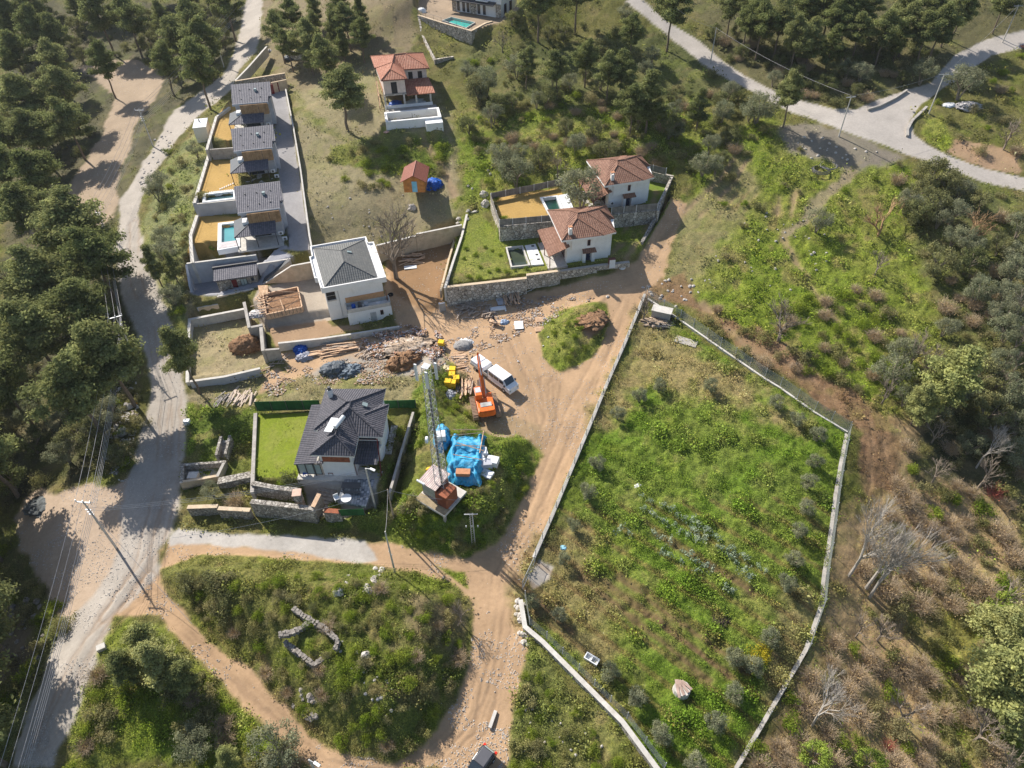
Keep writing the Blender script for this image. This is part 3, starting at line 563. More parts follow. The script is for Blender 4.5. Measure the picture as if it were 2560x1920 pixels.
# ---------------------------------------------------------------- building helpers
class Site:     # frame: origin at pixel a, x axis towards pixel b, both at height z
    def __init__(s, a, b, z):
        s.o = P(*a, z); d = P(*b, z) - s.o; s.ang = math.atan2(d.y, d.x); s.z = z; s.L = Vector((d.x, d.y)).length
def zt(X0, Y0, s): return lambda a, b: (X0 + a / s, Y0 + b / s)
def window(par, x0, x1, z0, z1, y=0, fm=FRAME, gm=GLASS, axis='y', sg=-1, name='window', mull=1):
    def bx(mb, a0, a1, c0, c1, o0, o1):
        if axis == 'y': mb.box(a0, a1, min(y + sg * o0, y + sg * o1), max(y + sg * o0, y + sg * o1), c0, c1)
        else: mb.box(min(y + sg * o0, y + sg * o1), max(y + sg * o0, y + sg * o1), a0, a1, c0, c1)
    m = MB(); t = .07
    bx(m, x0, x1, z0, z0 + t, .0, .07); bx(m, x0, x1, z1 - t, z1, .0, .07); bx(m, x0, x0 + t, z0 + t, z1 - t, .0, .07); bx(m, x1 - t, x1, z0 + t, z1 - t, .0, .07)
    for i in range(1, mull + 1):
        if mull and (x1 - x0) > 1: xm = x0 + (x1 - x0) * i / (mull + 1); bx(m, xm - .03, xm + .03, z0 + t, z1 - t, .0, .06)
    o = m.build(name, fm, par); g = MB(); bx(g, x0 + t, x1 - t, z0 + t, z1 - t, .0, .03); g.build('pane', gm, o); return o
def gable_face(mb, pts, t=.14): mb.slab(pts, t)
def caps(par, segs, mat, r=.13, name='ridge_tiles'):
    m = MB()
    for a, b in segs: m.tube(a, b, r, r, 6)
    return m.build(name, mat, par)
def parapet(par, pts, z0, z1, w, mat, name='parapet'):
    m = MB(); n = len(pts)
    for i in range(n):
        a = Vector(pts[i]); b = Vector(pts[(i + 1) % n]); d = (b - a).normalized(); nrm = Vector((-d.y, d.x)) * w
        e0 = a; e1 = b + d * 0; m.prism([tuple(e0), tuple(e1), tuple(e1 + nrm), tuple(e0 + nrm)], z0, z1 + .002 * (i % 3))
    return m.build(name, mat, par)
def acunit(par, x, y, z, ang=0):
    m = MB().obox((x, y, z + .3), .8, .32, .6, ang); o = m.build('air_conditioner', WHITEP, par)
    n = Vector((math.sin(ang), -math.cos(ang), 0)); c = Vector((x, y, z + .3)) + n * .165
    MB().tube(c, c + n * .01, .22, .22, 14).build('fan_grille', METALD, o); return o
# ================================================================ brown roofed villas
def brown_villa(label):
    r = thing('brown_roof_villa', label, 'house')
    MB().prism([(0, 0), (4.98, 0), (4.98, -.02), (7.35, -.02), (7.35, .5), (7.9, .5), (7.9, 7.9), (0, 8.3)], -.3, 4.85).build('wall', WHITE, r)
    MB().prism([(.75, -.25), (5.0, -.25), (5.0, -.01), (.75, -.01)], 2.6, 4.84).build('upper_wall', WHITE, r)
    E = 5.0; A = (-1.14, -.75, E); B = (6.05, -.75, E); B2 = (6.05, -.2, E); C = (8.35, -.2, E); D = (8.5, 3.7, E); D2 = (9.3, 3.9, E); E1 = (9.2, 8.4, E); E2 = (5.4, 9.0, E); E3 = (-1.14, 9.24, E)
    r1 = (2.3, 2.7, 6.75); r2 = (2.65, 3.9, 7.0); r3 = (4.05, 3.9, 7.0); r4 = (6.45, 4.6, 6.95); r5 = (1.8, 4.9, 6.95)
    roof = MB()
    for f in ([A, B, r1], [A, r1, r2, r5, E3], [B, C, r3, r2, r1], [C, D, r4, r3], [D, D2, r4], [D2, E1, r4], [E1, E2, (5.1, 5.2, 6.9), r4], [E2, E3, r5], [E2, r5, r2, (5.1, 5.2, 6.9)], [r2, r3, r4, (5.1, 5.2, 6.9)]):
        for i in range(1, len(f) - 1): roof.poly([f[0], f[i], f[i + 1]])
    ro = roof.build('roof', T_BROWN, r)
    caps(ro, [(A, r1), (B, r1), (r1, r2), (r2, r3), (C, r3), (r3, r4), (r4, D2), (r4, E1), (E3, r5), (r5, r2), (E2, (5.1, 5.2, 6.95))], T_BROWN, .1)
    ch = MB().box(.25, .8, .0, .5, 5.3, 6.4); ch.box(.25, .35, .0, .1, 6.4, 6.8).box(.7, .8, .0, .1, 6.4, 6.8).box(.25, .35, .4, .5, 6.4, 6.8).box(.7, .8, .4, .5, 6.4, 6.8)
    c = ch.build('chimney', WHITE, ro); MB().prism([(.2, -.05), (.85, -.05), (.85, .55), (.2, .55)], 6.8, 6.9).build('cap', BRICK, c)
    MB().obox((1.9, 3.3, 6.35), .6, .5, .12, 0, .5).build('skylight', GLASSG, ro)
    f = MB(); pts = [A, B, B2, C, D, D2, E1, E2, E3]
    for i in range(len(pts)):
        a = Vector(pts[i][:2]); b = Vector(pts[(i + 1) % len(pts)][:2]); d = (b - a).normalized(); n = Vector((-d.y, d.x)) * .12
        f.prism([tuple(a), tuple(b), tuple(b + n), tuple(a + n)], 4.66, 4.985 + .002 * (i % 2))
    f.build('fascia', WHITE, r)
    MB().prism([(-1.1, -.6), (6, -.6), (8.2, 0), (9.1, 4), (9.1, 8.3), (-1, 9.1)], 4.85, 4.93).build('soffit', WHITE, r)
    # side porch roof with posts
    MB().slab([(-3.35, -1.2, 2.5), (.3, -.8, 3.75), (-.02, 5.9, 3.75), (-3.4, 7.3, 2.5)], .1).build('porch_roof', T_BROWN, r)
    for y in (-.9, 3, 6.8): MB().box(-3.15, -3.03, y - .06, y + .06, 0, 2.45).build('porch_post', FRAMER, r)
    MB().box(-3.4, 0, -1.0, 7.0, -.3, .08).build('porch_floor', CONCL, r)
    # back door with canopy
    d = MB().box(3.3, 4.15, -.06, 0, .05, 2.1).build('door', plain('navy_door', (.02, .03, .07), .5, .1), r); MB().box(4.0, 4.04, -.1, -.06, .95, 1.15).build('handle', METAL, d)
    MB().box(2.7, 3.2, -.6, -.01, -.3, 2.0).box(4.25, 4.8, -.6, -.01, -.3, 2.0).build('porch_side_wall', WHITE, r)
    MB().slab([(2.55, -1.0, 2.15), (4.95, -1.0, 2.15), (4.85, -.26, 2.6), (2.6, -.26, 2.6)], .1).build('door_canopy', T_BROWN, r)
    window(r, 3.45, 3.95, 3.1, 4.2, -.25, FRAMER, DARK, mull=0)
    window(r, 1.5, 2.6, .9, 2.1, 7.9, FRAMER, axis='x', sg=1); window(r, 4.5, 5.7, 3.2, 4.3, 7.9, FRAMER, axis='x', sg=1)
    window(r, 1.2, 3.2, .2, 2.2, 0, FRAMER, axis='x', sg=-1); window(r, 4.2, 5.6, .9, 2.2, 0, FRAMER, axis='x', sg=-1)
    return r
f9 = zt(1320, 500, 9.217); s1 = Site(f9(880, 1450), f9(1800, 1330), 7.0)
bv = brown_villa('white two-storey villa with brown tiled roof, nearer twin above the stone wall')
bv.location = s1.o; bv.rotation_euler.z = s1.ang; bv['group'] = 'twin white villas with brown tiled roofs'
bv2 = copy_tree(bv); bv2['label'] = 'white two-storey villa with brown tiled roof, farther twin partly behind the large olive tree'
q1 = P(1403, 600, 12.0); q2 = P(1280 + 795 / 3.456, 1600 / 3.456, 14.6); bv2.location = s1.o + (q2 - q1); bv2.rotation_euler.z = s1.ang + rad(3)
acunit(bv2, .7, -.2, .8)
# ================================================================ white house with grey hip roof
s2 = Site((803.4, 724.3), (965.6, 695), 9.8)
wh = thing('white_house', 'tall white cubic house with grey hip roof inside a white parapet, above the building plot', 'house', s2.o, s2.ang); Z = -6.1; KX = s2.L / 9.97
MB().prism([(.35, .6), (9.5, .6), (8.8, 12.3), (-.2, 12.3)], Z - .6, -.75).build('wall', WHITE, wh)
out = [(0, 0), (9.97, 0), (9.63, 10.58), (8.71, 10.68), (8.62, 12.57), (-.59, 12.46), (-.58, 9.4), (-.99, 9.41), (-.73, 3.13), (-.27, 3.04)]; out = [(a * KX, b * KX) for a, b in out]
MB().prism(out, -.75, -.12).build('roof_deck', WHITE, wh); parapet(wh, out, -.12, .22, .22, WHITE)
hr = [(.5, .45, .02), (8.95, .3, .02), (8.5, 12.3, .02), (-.15, 12.3, .02)]; a1 = (4.35, 3.7, 2.0); a2 = (4.25, 7.0, 2.0)
MB().poly([hr[0], hr[1], a1]).poly([hr[2], hr[3], a2]).build('roof', T_SHEET, wh); rr = MB().poly([hr[1], hr[2], a2, a1]).poly([hr[3], hr[0], a1, a2]).build('side_roof', T_SHEET, wh)
caps(rr, [(hr[0], a1), (hr[1], a1), (hr[2], a2), (hr[3], a2), (a1, a2)], METALD, .06); MB().obox((5.5, 6.9, 1.55), .7, .4, .12, 0, .4).build('skylight', GLASSG, rr)
b = MB().box(.5, 1.9, .55, .61, -2.6, -.9).build('balcony_opening', DARK, wh); MB().box(.5, 1.95, .35, .548, -2.8, -2.6).box(.5, .53, .38, .42, -2.6, -1.75).box(1.9, 1.93, .38, .42, -2.6, -1.75).box(.5, 1.93, .38, .42, -1.75, -1.71).build('balcony_rail', CONCL, b)
MB().tube((2.35, .52, Z), (2.35, .52, -.8), .05).build('downpipe', METAL, wh)
for y0 in (2, 6, 9.5): window(wh, y0, y0 + 1.4, -3.2, -1.6, 9.5 - y0 * .06 + .02, axis='x', sg=1)
# annexe with an open concrete terrace in front of it
an = thing('annexe', 'low white annexe with open concrete terrace and tan boarding, against the tall white house', 'building', s2.o, s2.ang)
za = 2.7 - 9.8
MB().box(3.1, 10.2, -1.4, .58, za - .3, za + 2.6).build('wall', WHITE, an)
parapet(an, [(3.1, -1.4), (10.2, -1.4), (10.2, .57), (3.1, .57)], za + 2.6, za + 3.3, .15, CONCL)
MB().box(3.26, 9.5, .50, .595, za + 2.65, za + 4.3).build('boarding', OSB, an)
dr = MB().box(6.65, 7.6, -1.46, -1.4, za + .05, za + 2.0).build('door', METAL, an)
window(an, 8.3, 8.8, za + 1.2, za + 2.1, -1.4, FRAMER, DARK, mull=0)
MB().box(9.8, 9.88, .1, .3, za + 2.6, za + 4.7).build('post', RUST, an)
for i, (x, y, h_, mt, lb) in enumerate([(4.3, -1.3, .9, BLUED, 'dark blue drum'), (5.3, -1.1, 1.0, METALD, 'black drum'), (6.3, -1.4, .9, GREYW, 'grey tub'), (8.2, -1.6, .5, CERAM, 'white box')]):
    ob = MB().tube((0, 0, 0), (0, 0, h_), .35, .33, 12).build('drum' if i != 3 else 'tub', mt); T(ob, lb + ' on the concrete terrace of the white annexe', 'drum'); p = Vector((x, y * .3 - .1, za + 2.61)); p.rotate(Matrix.Rotation(s2.ang, 3, 'Z')); ob.location = s2.o + p
# ================================================================ dark roofed house
f5 = zt(720, 940, 7.9); s3 = Site(f5(460, 1560), f5(1300, 1585), 9.0)
dh = thing('dark_roof_house', 'white house with charcoal tiled hip roofs and rooftop solar heater, beside the bright lawn', 'house', s3.o, s3.ang); Z = -4.8
MB().prism([(.6, .7), (4.7, .7), (4.7, 4.0), (7.75, 4.0), (7.6, 8.4), (6.8, 11.3), (-.4, 11.3), (-.4, 4.6), (.6, 4.6)], Z, -.15).build('wall', WHITE, dh)
MB().prism([(4.7, 3.2), (7.6, 3.2), (7.75, 4.2), (4.7, 4.2)], Z, -2.3).build('side_wall', WHITE, dh)
e0 = 0
A = [(-.1, 0, e0), (5.4, 0, e0), (5.25, 3.3, e0), (8.3, 3.3, e0), (8.1, 9.05, e0), (7.2, 9.2, e0), (7.15, 12.0, e0), (-1.05, 11.7, e0), (-.8, 4.2, e0), (-.15, 4.1, e0)]
p1_, p2_, p3_, p4_, p5_, p6_ = (2.9, 1.9, 1.75), (2.75, 4.9, 1.75), (3.8, 6.3, 2.15), (3.75, 7.3, 2.2), (3.2, 7.3, 2.15), (5.6, 5.9, 1.35)
rf = MB()
for f in ([A[0], A[1], p1_], [A[1], A[2], p2_, p1_], [A[0], p1_, p2_, A[9]], [A[2], A[3], p3_, p2_], [A[3], A[4], p6_], [A[3], p6_, p3_], [A[4], A[5], p6_], [A[5], A[6], p4_, p3_, p6_], [A[6], A[7], p5_, p4_], [A[7], A[8], p5_], [A[8], A[9], p5_], [A[9], p2_, p3_, p4_, p5_]):
    for i in range(1, len(f) - 1): rf.poly([f[0], f[i], f[i + 1]])
ro = rf.build('roof', T_GREY2, dh)
caps(ro, [(A[0], p1_), (A[1], p1_), (p1_, p2_), (p2_, p3_), (A[3], p3_), (p3_, p4_), (p4_, A[6]), (p4_, p5_), (p5_, A[7]), (p5_, A[8]), (p6_, A[4]), (A[9], p2_)], T_GREY2, .1)
c = MB().box(.1, .65, 9.3, 9.8, .6, 2.0).build('chimney', WHITE, ro); MB().tube((.37, 9.55, 2.0), (.37, 9.55, 2.5), .28, .2, 8).build('cowl', METALD, c)
MB().obox((5.4, 7.6, 1.4), .7, .6, .12, 0, .45).build('skylight', GLASSG, ro)
fa = MB()
for i in range(len(A)):
    a = Vector(A[i][:2]); b = Vector(A[(i + 1) % len(A)][:2]); d = (b - a).normalized(); n = Vector((-d.y, d.x)) * .1
    fa.prism([tuple(a), tuple(b), tuple(b + n), tuple(a + n)], -.25, -.012 + .002 * (i % 2))
fa.build('fascia', WHITE, dh); MB().prism([a[:2] for a in A], -.15, -.06).build('soffit', WHITE, dh)
MB().slab([(-2.85, .35, -2.35), (-.02, .35, -2.0), (-.02, 10.9, -2.0), (-3.3, 10.9, -2.35)], .12).build('porch_roof', T_GREY2, dh)
MB().slab([(-.05, .35, -2.0), (.95, .35, -2.0), (.95, .72, -1.95), (-.05, .72, -1.95)], .12).build('porch_roof_end', T_GREY2, dh)
MB().slab([(4.75, .7, -2.35), (7.75, .7, -2.35), (7.55, 4.0, -1.6), (4.72, 4.0, -1.6)], .1).build('terrace_roof', T_GREY2, dh)
MB().box(.95, 4.4, .55, .69, -1.9, -.25).build('balcony_panel', RUST, dh)
for i in range(3): MB().box(-2.7 + i * 1.1, -2.6 + i * 1.1, .5, .6, Z, -2.4).build('porch_post', FRAME, dh)
g = window(dh, -2.6, .4, Z + .3, -2.5, .62, FRAME, GLASSG, mull=2)
d = MB().box(4.75, 4.8, .8, .9, Z, Z + 2.1).build('door', REDD, dh); MB().box(4.9, 5.9, 2.9, 3.0, Z, Z + 2.1).build('door', REDD, dh)
window(dh, 4.9, 7.2, -1.35, -.4, 3.99, FRAMER)
MB().prism([(-2.9, -.1), (8.2, -.1), (8.2, 4), (-2.9, 4)], Z - .9, Z - .02).build('terrace_slab', CONCL, dh)
MB().tube((7.6, 3.15, -.2), (8.0, .6, -4.8), .07).build('downpipe', REDD, dh)
MB().box(7.75, 8.6, 4.4, 9.5, Z - .5, Z + .25).build('side_planter', STONE, dh)
sw = thing('solar_water_heater', 'white solar water heater with two panels and a tank, on the charcoal roof', 'solar heater', s3.o, s3.ang)
MB().slab([(1.25, 2.6, 1.55), (2.35, 2.2, 1.9), (3.0, 3.9, 2.6), (1.95, 4.3, 2.3)], .06).build('panel', CERAM, sw)
MB().tube((2.9, 2.4, 2.55), (3.6, 4.2, 2.65), .28, .28, 14).build('tank', CERAM, sw)
MB().tube((1.4, 2.6, 1.1), (1.4, 2.6, 1.5), .03).tube((3, 3.9, 1.3), (3, 3.9, 2.5), .03).tube((2.7, 2.5, 1.1), (2.7, 2.5, 2.3), .03).build('stand', METAL, sw)
# ================================================================ unfinished orange house
s4 = Site((968.3, 265.4), (1079.9, 254.9), 14.2)
oh = thing('unfinished_house', 'unfinished two-storey house with bright terracotta roof, open ground floor and scaffolding side', 'house', s4.o, s4.ang)
MB().prism([(-.2, -1.5), (4.2, -1.5), (4.2, 3.1), (9.2, 3.1), (8.9, 11.4), (-1.2, 11.6)], 3.1, 6.1).build('upper_wall', plain('insulation_board', (.66, .56, .50), .9, .08), oh)
MB().prism([(-.5, -2.0), (9.5, -2.0), (9.3, 4.5), (-.6, 4.5)], -.4, .0).build('floor', CONCR, oh)
MB().box(-.5, 9.5, -2.15, -2.0, -1.5, .9).build('balustrade_wall', WHITE, oh)
MB().prism([(-.4, 4.5), (9.2, 4.5), (8.9, 11.2), (-.9, 11.3)], -.5, 3.05).build('lower_wall', BRICK, oh)
MB().box(-.4, 4.3, -1.7, 4.5, 2.75, 3.09).build('floor_slab', CONCR, oh)
for x, y in ((-.3, -1.8), (3.7, -1.8), (6.2, -1.8), (9.2, -1.8), (9.0, 2.5), (-.3, 2.5)): MB().box(x - .18, x + .18, y - .18, y + .18, 0, 2.9).build('column', CONCL, oh)
E = 6.2; q = [(-.57, -2.1, E), (4.75, -2.4, E), (4.45, 2.86, E), (9.83, 2.48, E), (9.46, 11.76, E), (-1.98, 12.25, E), (-1.5, 5.2, E), (-1.2, 5.0, E), (-.9, 1.6, E)]
r1, r2, r3, r4 = (1.6, .3, 7.4), (2.3, 3.2, 7.7), (3.0, 6.8, 8.0), (5.4, 7.0, 8.0); rf = MB()
for f in ([q[0], q[1], r1], [q[1], q[2], r2, r1], [q[2], q[3], r4, r3, r2], [q[3], q[4], r4], [q[4], q[5], r3, r4], [q[5], q[6], r3], [q[6], q[7], r2, r3], [q[7], q[8], r2], [q[8], q[0], r1, r2]):
    for i in range(1, len(f) - 1): rf.poly([f[0], f[i], f[i + 1]])
ro = rf.build('roof', T_ORNG, oh); caps(ro, [(q[0], r1), (q[1], r1), (r1, r2), (r2, r3), (r3, r4), (q[3], r4), (q[4], r4), (q[5], r3), (q[7], r2)], T_ORNG, .11)
MB().slab([(4.3, -2.5, 2.95), (10.2, -2.6, 2.95), (9.5, 3.0, 4.1), (4.35, 3.0, 4.1)], .15).build('porch_roof', T_ORNG, oh)
MB().prism([a[:2] for a in q], E - .2, E - .05).build('soffit', FRAMER, oh)
for x in (5.3, 7.3): MB().box(x, x + .9, 3.03, 3.1, 4.1, 5.5).build('window', DARK, oh)
MB().box(1.3, 2.5, -1.57, -1.5, 3.15, 5.4).build('window', DARK, oh)
MB().box(-.28, -.2, .2, 1.4, 4.0, 5.2).build('window', DARK, oh)
sc = thing('scaffolding', 'rough timber scaffolding up the left wall of the terracotta-roofed house', 'scaffolding', s4.o, s4.ang)
for i in range(6): MB().tube((-1.6 - .15 * (i % 2), -1.5 + i * 1.5, -3), (-1.5, -1.4 + i * 1.5, 4.5), .06, .05, 5).build('pole', PLANK, sc)
for z in (-1, 1, 3): MB().obox((-1.5, 2.2, z), .25, 8.2, .07).build('plank', PLANK, sc)
for i in range(3): MB().tube((-1.6, -1.4 + i * 2.8, -2), (-1.6, 1 + i * 2.8, 3), .05, .05, 5).build('brace', PLANK, sc)
tp = MB().lump((6, 0, 0), 2.2, 1.2, .9, .1, 5).build('tarpaulin', plain('pale_sheeting', (.5, .52, .5), .7, .15, bump=.8, bs=3), None, True); tp.location = s4.o + Vector((0, 0, .02)); tp.rotation_euler.z = s4.ang; T(tp, 'pale sheeting over materials under the terracotta porch roof', 'tarpaulin')
tp = MB().lump((1.8, .3, 0), 1.5, 1.1, .8, .1, 6).build('tarpaulin', BLUED, None, True); tp.location = s4.o + Vector((0, 0, .02)); tp.rotation_euler.z = s4.ang; T(tp, 'dark blue tarpaulin heap in the open ground floor of the unfinished house', 'tarpaulin')
# its empty pool box
pb = thing('unfinished_pool', 'empty raised concrete pool box below the unfinished terracotta-roofed house', 'pool', s4.o, s4.ang)
m = MB(); m.box(-.9, 10.4, -10.2, -9.7, -1.6, 1.0).box(-.9, 10.4, -5.9, -5.4, -1.6, 1.0).box(-.9, -.4, -9.7, -5.9, -1.6, 1.002).box(9.9, 10.4, -9.7, -5.9, -1.6, 1.002).build('basin_wall', WHITE, pb)
MB().box(-.4, 9.9, -9.7, -5.9, -1.6, -.9).build('basin_floor', CONCR, pb); MB().box(7.0, 10.45, -12.0, -10.2, -1.6, .6).build('pump_box', WHITE, pb)
MB().box(-.6, 10.2, -5.4, -2.15, -1.0, .3).build('terrace_step', CONCR, pb); MB().box(4.6, 4.7, -8, -7.9, -.9, 1.3).build('post', METALD, pb)
# ================================================================ three pool villas
def pool_villa(label, deep):
    r = thing('pool_villa', label, 'house')
    MB().prism([(1.3, .6), (6.7, .6), (6.7, 2.0), (7.4, 2.0), (7.0, 6.6), (-.4, 6.6), (-.3, 3.0), (1.3, 3.0)], -5.6, -.2).build('wall', GREYW, r)
    MB().box(1.35, 6.8, -.45, .58, -2.35, -.2).build('cladding', SLAT, r)
    MB().box(4.95, 5.02, -.48, -.45, -2.3, -.25).build('cladding_joint', FRAME, r)
    MB().slab([(-.1, 0, 0), (7.13, 0, 0), (7.13, 1.85, .4), (7.75, 1.85, .4), (7.35, deep, 1.5), (-.7, deep, 1.5)], .26).build('roof', T_GREY, r)
    MB().box(-.12, 7.13, -.07, -.005, -.42, .02).build('fascia', GREYW, r)
    ro = MB().slab([(-.7, deep + .04, 1.48), (7.35, deep + .04, 1.48), (7.3, deep + 1.2, 1.0), (-.65, deep + 1.2, 1.0)], .2).build('back_roof', T_GREY, r)
    s_ = MB().box(4.2, 4.7, 3.7, 4.2, .7, 1.35).build('chimney_box', GLASSG, r)
    for x, y in ((1.2, 4.5), (3.2, 4.6), (5.6, 4.7), (1.6, 1.5), (3.6, 1.7), (5.5, 1.8)): MB().obox((x, y, y * .225 + .07), .2, .2, .14, .3).build('roof_vent', METALD, r)
    A_ = (-1.3, -3.0, -2.9); B_ = (5.8, -3.0, -2.9); C_ = (5.8, -.45, -2.0); D_ = (1.35, -.45, -2.0); E_ = (1.25, 2.8, -2.0); F_ = (-1.7, 2.8, -2.9)
    lr = MB().slab([A_, B_, C_, D_], .12).build('porch_roof', T_GREY, r); MB().slab([F_, A_, D_, E_], .12).build('side_porch_roof', plain('grey_membrane', (.13, .14, .15), .8, .06), r)
    caps(lr, [(A_, D_)], METALD, .07)
    MB().box(-1.3, 6.5, -3.4, 2.9, -5.75, -5.45).build('terrace', CONCL, r)
    for x, y in ((-1.15, -2.85), (-1.4, 2.5), (2.2, -2.85), (5.6, -2.85)): MB().box(x - .06, x + .06, y - .06, y + .06, -5.45, -3.0).build('porch_post', FRAME, r)
    MB().box(.2, 1.3, -.3, 1.2, -2.9, -1.7).build('balcony', WHITE, r)
    window(r, 1.6, 4.4, -5.3, -3.2, .58, FRAME, GLASS, mull=2)
    acunit(r, 6.2, -.9, -4.6); acunit(r, 6.75, -1.6, -5.4)
    return r
f1 = zt(470, 180, 6.9125); f2 = zt(460, 400, 6.9125)
v1 = pool_villa('grey roofed villa with timber cladding, topmost of three, beside the small white cabin', 6.8); sA = Site(f1(770, 560), f1(1385, 510), 17.1); v1.location = sA.o; v1.rotation_euler.z = sA.ang
g_ = 'row of grey roofed timber clad villas'
v1['group'] = g_
v2 = copy_tree(v1); v2['label'] = 'grey roofed villa with timber cladding, middle one of the row of three'; sB = Site(f1(795, 1370), f1(1460, 1300), 15.0); v2.location = sB.o; v2.rotation_euler.z = sB.ang
v3 = copy_tree(v1); v3['label'] = 'grey roofed villa with timber cladding, lowest of three, beside the teal pool'; sC = Site(f2(935, 920), f2(1655, 830), 12.7); v3.location = sC.o; v3.rotation_euler.z = sC.ang
# garage house below
f3 = zt(460, 620, 6.9125); sG = Site(f3(510, 575), f3(1265, 465), 6.2)
gh = thing('stone_annexe', 'low stone-walled annexe with single grey tiled roof in the sunken concrete yard', 'building', sG.o, sG.ang)
MB().slab([(0, 0, 0), (sG.L, 0, 0), (sG.L + .1, 3.0, .5), (0, 3.0, .5)], .2).build('roof', T_GREY, gh)
MB().box(.3, sG.L - .2, .35, 3.0, -3.0, -.15).build('wall', STONE, gh); MB().box(-.2, sG.L + .1, 3.0, 3.3, -3.0, .75).build('parapet', FRAME, gh)
d = MB().box(2.7, 3.5, .28, .35, -2.9, -.5).build('door', REDD, gh); window(gh, 4.1, 5.2, -2.8, -.5, .35, FRAME, GLASSG, mull=1); window(gh, 5.9, 6.4, -1.2, -.5, .35, FRAME, mull=0)
# ================================================================ timber shed with red-brown roof
fs = zt(640, 0, 3.456); sS = Site(fs(1280, 1650), fs(1460, 1655), 10.4)
sh = thing('garden_shed', 'small orange log shed with red-brown gable roof and pale blue door', 'shed', sS.o, sS.ang + rad(4))
w_, d_ = sS.L, 5.2
MB().prism([(0, 0), (w_, 0), (w_, d_), (0, d_)], -.3, 2.1).poly([(0, 0, 2.1), (w_, 0, 2.1), (w_ / 2, 0, 3.1)]).poly([(w_, d_, 2.1), (0, d_, 2.1), (w_ / 2, d_, 3.1)]).build('wall', LOG, sh)
MB().slab([(-.45, -.4, 1.95), (w_ / 2, -.4, 3.25), (w_ / 2, d_ + .4, 3.25), (-.45, d_ + .4, 1.95)], .1).slab([(w_ / 2, -.4, 3.25), (w_ + .45, -.4, 1.95), (w_ + .45, d_ + .4, 1.95), (w_ / 2, d_ + .4, 3.25)], .1).build('roof', T_REDB, sh)
MB().tube((w_ / 2, -.45, 3.27), (w_ / 2, d_ + .45, 3.27), .06, .06, 5).build('ridge_board', plain('pink_trim', (.5, .25, .2), .8), sh)
d = MB().box(w_ * .4, w_ * .4 + .95, -.06, -.002, -.2, 1.9).build('door', plain('pale_blue_paint', (.20, .50, .70), .6), sh)
# ================================================================ top villa
ft = zt(1020, 0, 4.532); sT = Site(ft(505, 120), ft(1055, 205), 21.5)
tv = thing('white_villa', 'white two-storey villa with dark canopy and stone-faced ground floor above the turquoise pool', 'house', sT.o, sT.ang)
Lt = sT.L; MB().box(0, Lt, 0, 8, -.4, 3.1).build('ground_floor_wall', WHITE, tv); MB().box(0, 1.2, -.06, 0, -.3, 2.9).build('stone_cladding', STONEW, tv); MB().box(5.1, 6.8, -.06, 0, -.3, 2.9).build('stone_cladding', STONEW, tv); MB().box(Lt - 1.4, Lt, -.06, 0, -.3, 2.9).build('stone_cladding', STONEW, tv); MB().box(-1.0, Lt + .1, 0.05, 9, 3.1, 6.6).build('upper_wall', WHITE, tv)
MB().slab([(-2.2, -1.6, 2.9), (Lt - 1.2, -1.6, 2.9), (Lt - 1.2, .04, 3.25), (-2.2, .04, 3.25)], .15).build('canopy', FRAME, tv)
for x in (1.3, 2.8, 4.0, 7.0, 8.5): window(tv, x, x + .95, .1, 2.5, 0, WHITEP, GLASS, mull=0, name='window')
for x in (1.5, 4.6): window(tv, x, x + 1.2, 3.5, 5.4, 0.05, plain('blue_frame', (.02, .05, .2), .5), GLASS, mull=0)
bl = MB().box(7.2, 10.4, -1.0, .04, 3.3, 3.45).build('balcony', WHITE, tv)
m = MB(); 
for i in range(17): m.box(7.2 + i * .2, 7.22 + i * .2, -1.0, -.98, 3.45, 4.4)
m.box(7.2, 10.42, -1.02, -.97, 4.4, 4.44).build('railing', METALD, bl); window(tv, 8.6, 9.7, 3.5, 5.5, 0.05, plain('blue_frame', (.02, .05, .2), .5), GLASS, mull=0)
for y in (1.5, 4.2): window(tv, y, y + 1.2, .2, 2.6, Lt, plain('blue_frame', (.02, .05, .2), .5), DARK, axis='x', sg=1, mull=0)
# ================================================================ house at the right edge
fr_ = zt(2300, 0, 3.173); sR = Site(fr_(750, 475), (2590, 175), 17.0)
rh = thing('corner_house', 'red-trimmed white house with orange roof, cut off by the right edge', 'house', sR.o, sR.ang)
MB().box(.6, 9, .6, 7, -3, 3.0).build('wall', WHITE, rh); MB().box(0, 9, -.6, .6, -.3, 0).build('balcony', WHITE, rh); MB().box(1.5, 2.4, .5, .6, 0.05, 2.1).box(.5, .6, 1.5, 3, 0.05, 2).build('door', REDL, rh)
MB().slab([(-.2, -.2, 3.0), (9, -.2, 3.0), (9, 3.6, 4.6), (3.5, 3.6, 4.6)], .15).slab([(-.2, -.2, 3.0), (3.5, 3.6, 4.6), (-.2, 7.6, 3.0)], .15).build('roof', T_ORNG, rh)
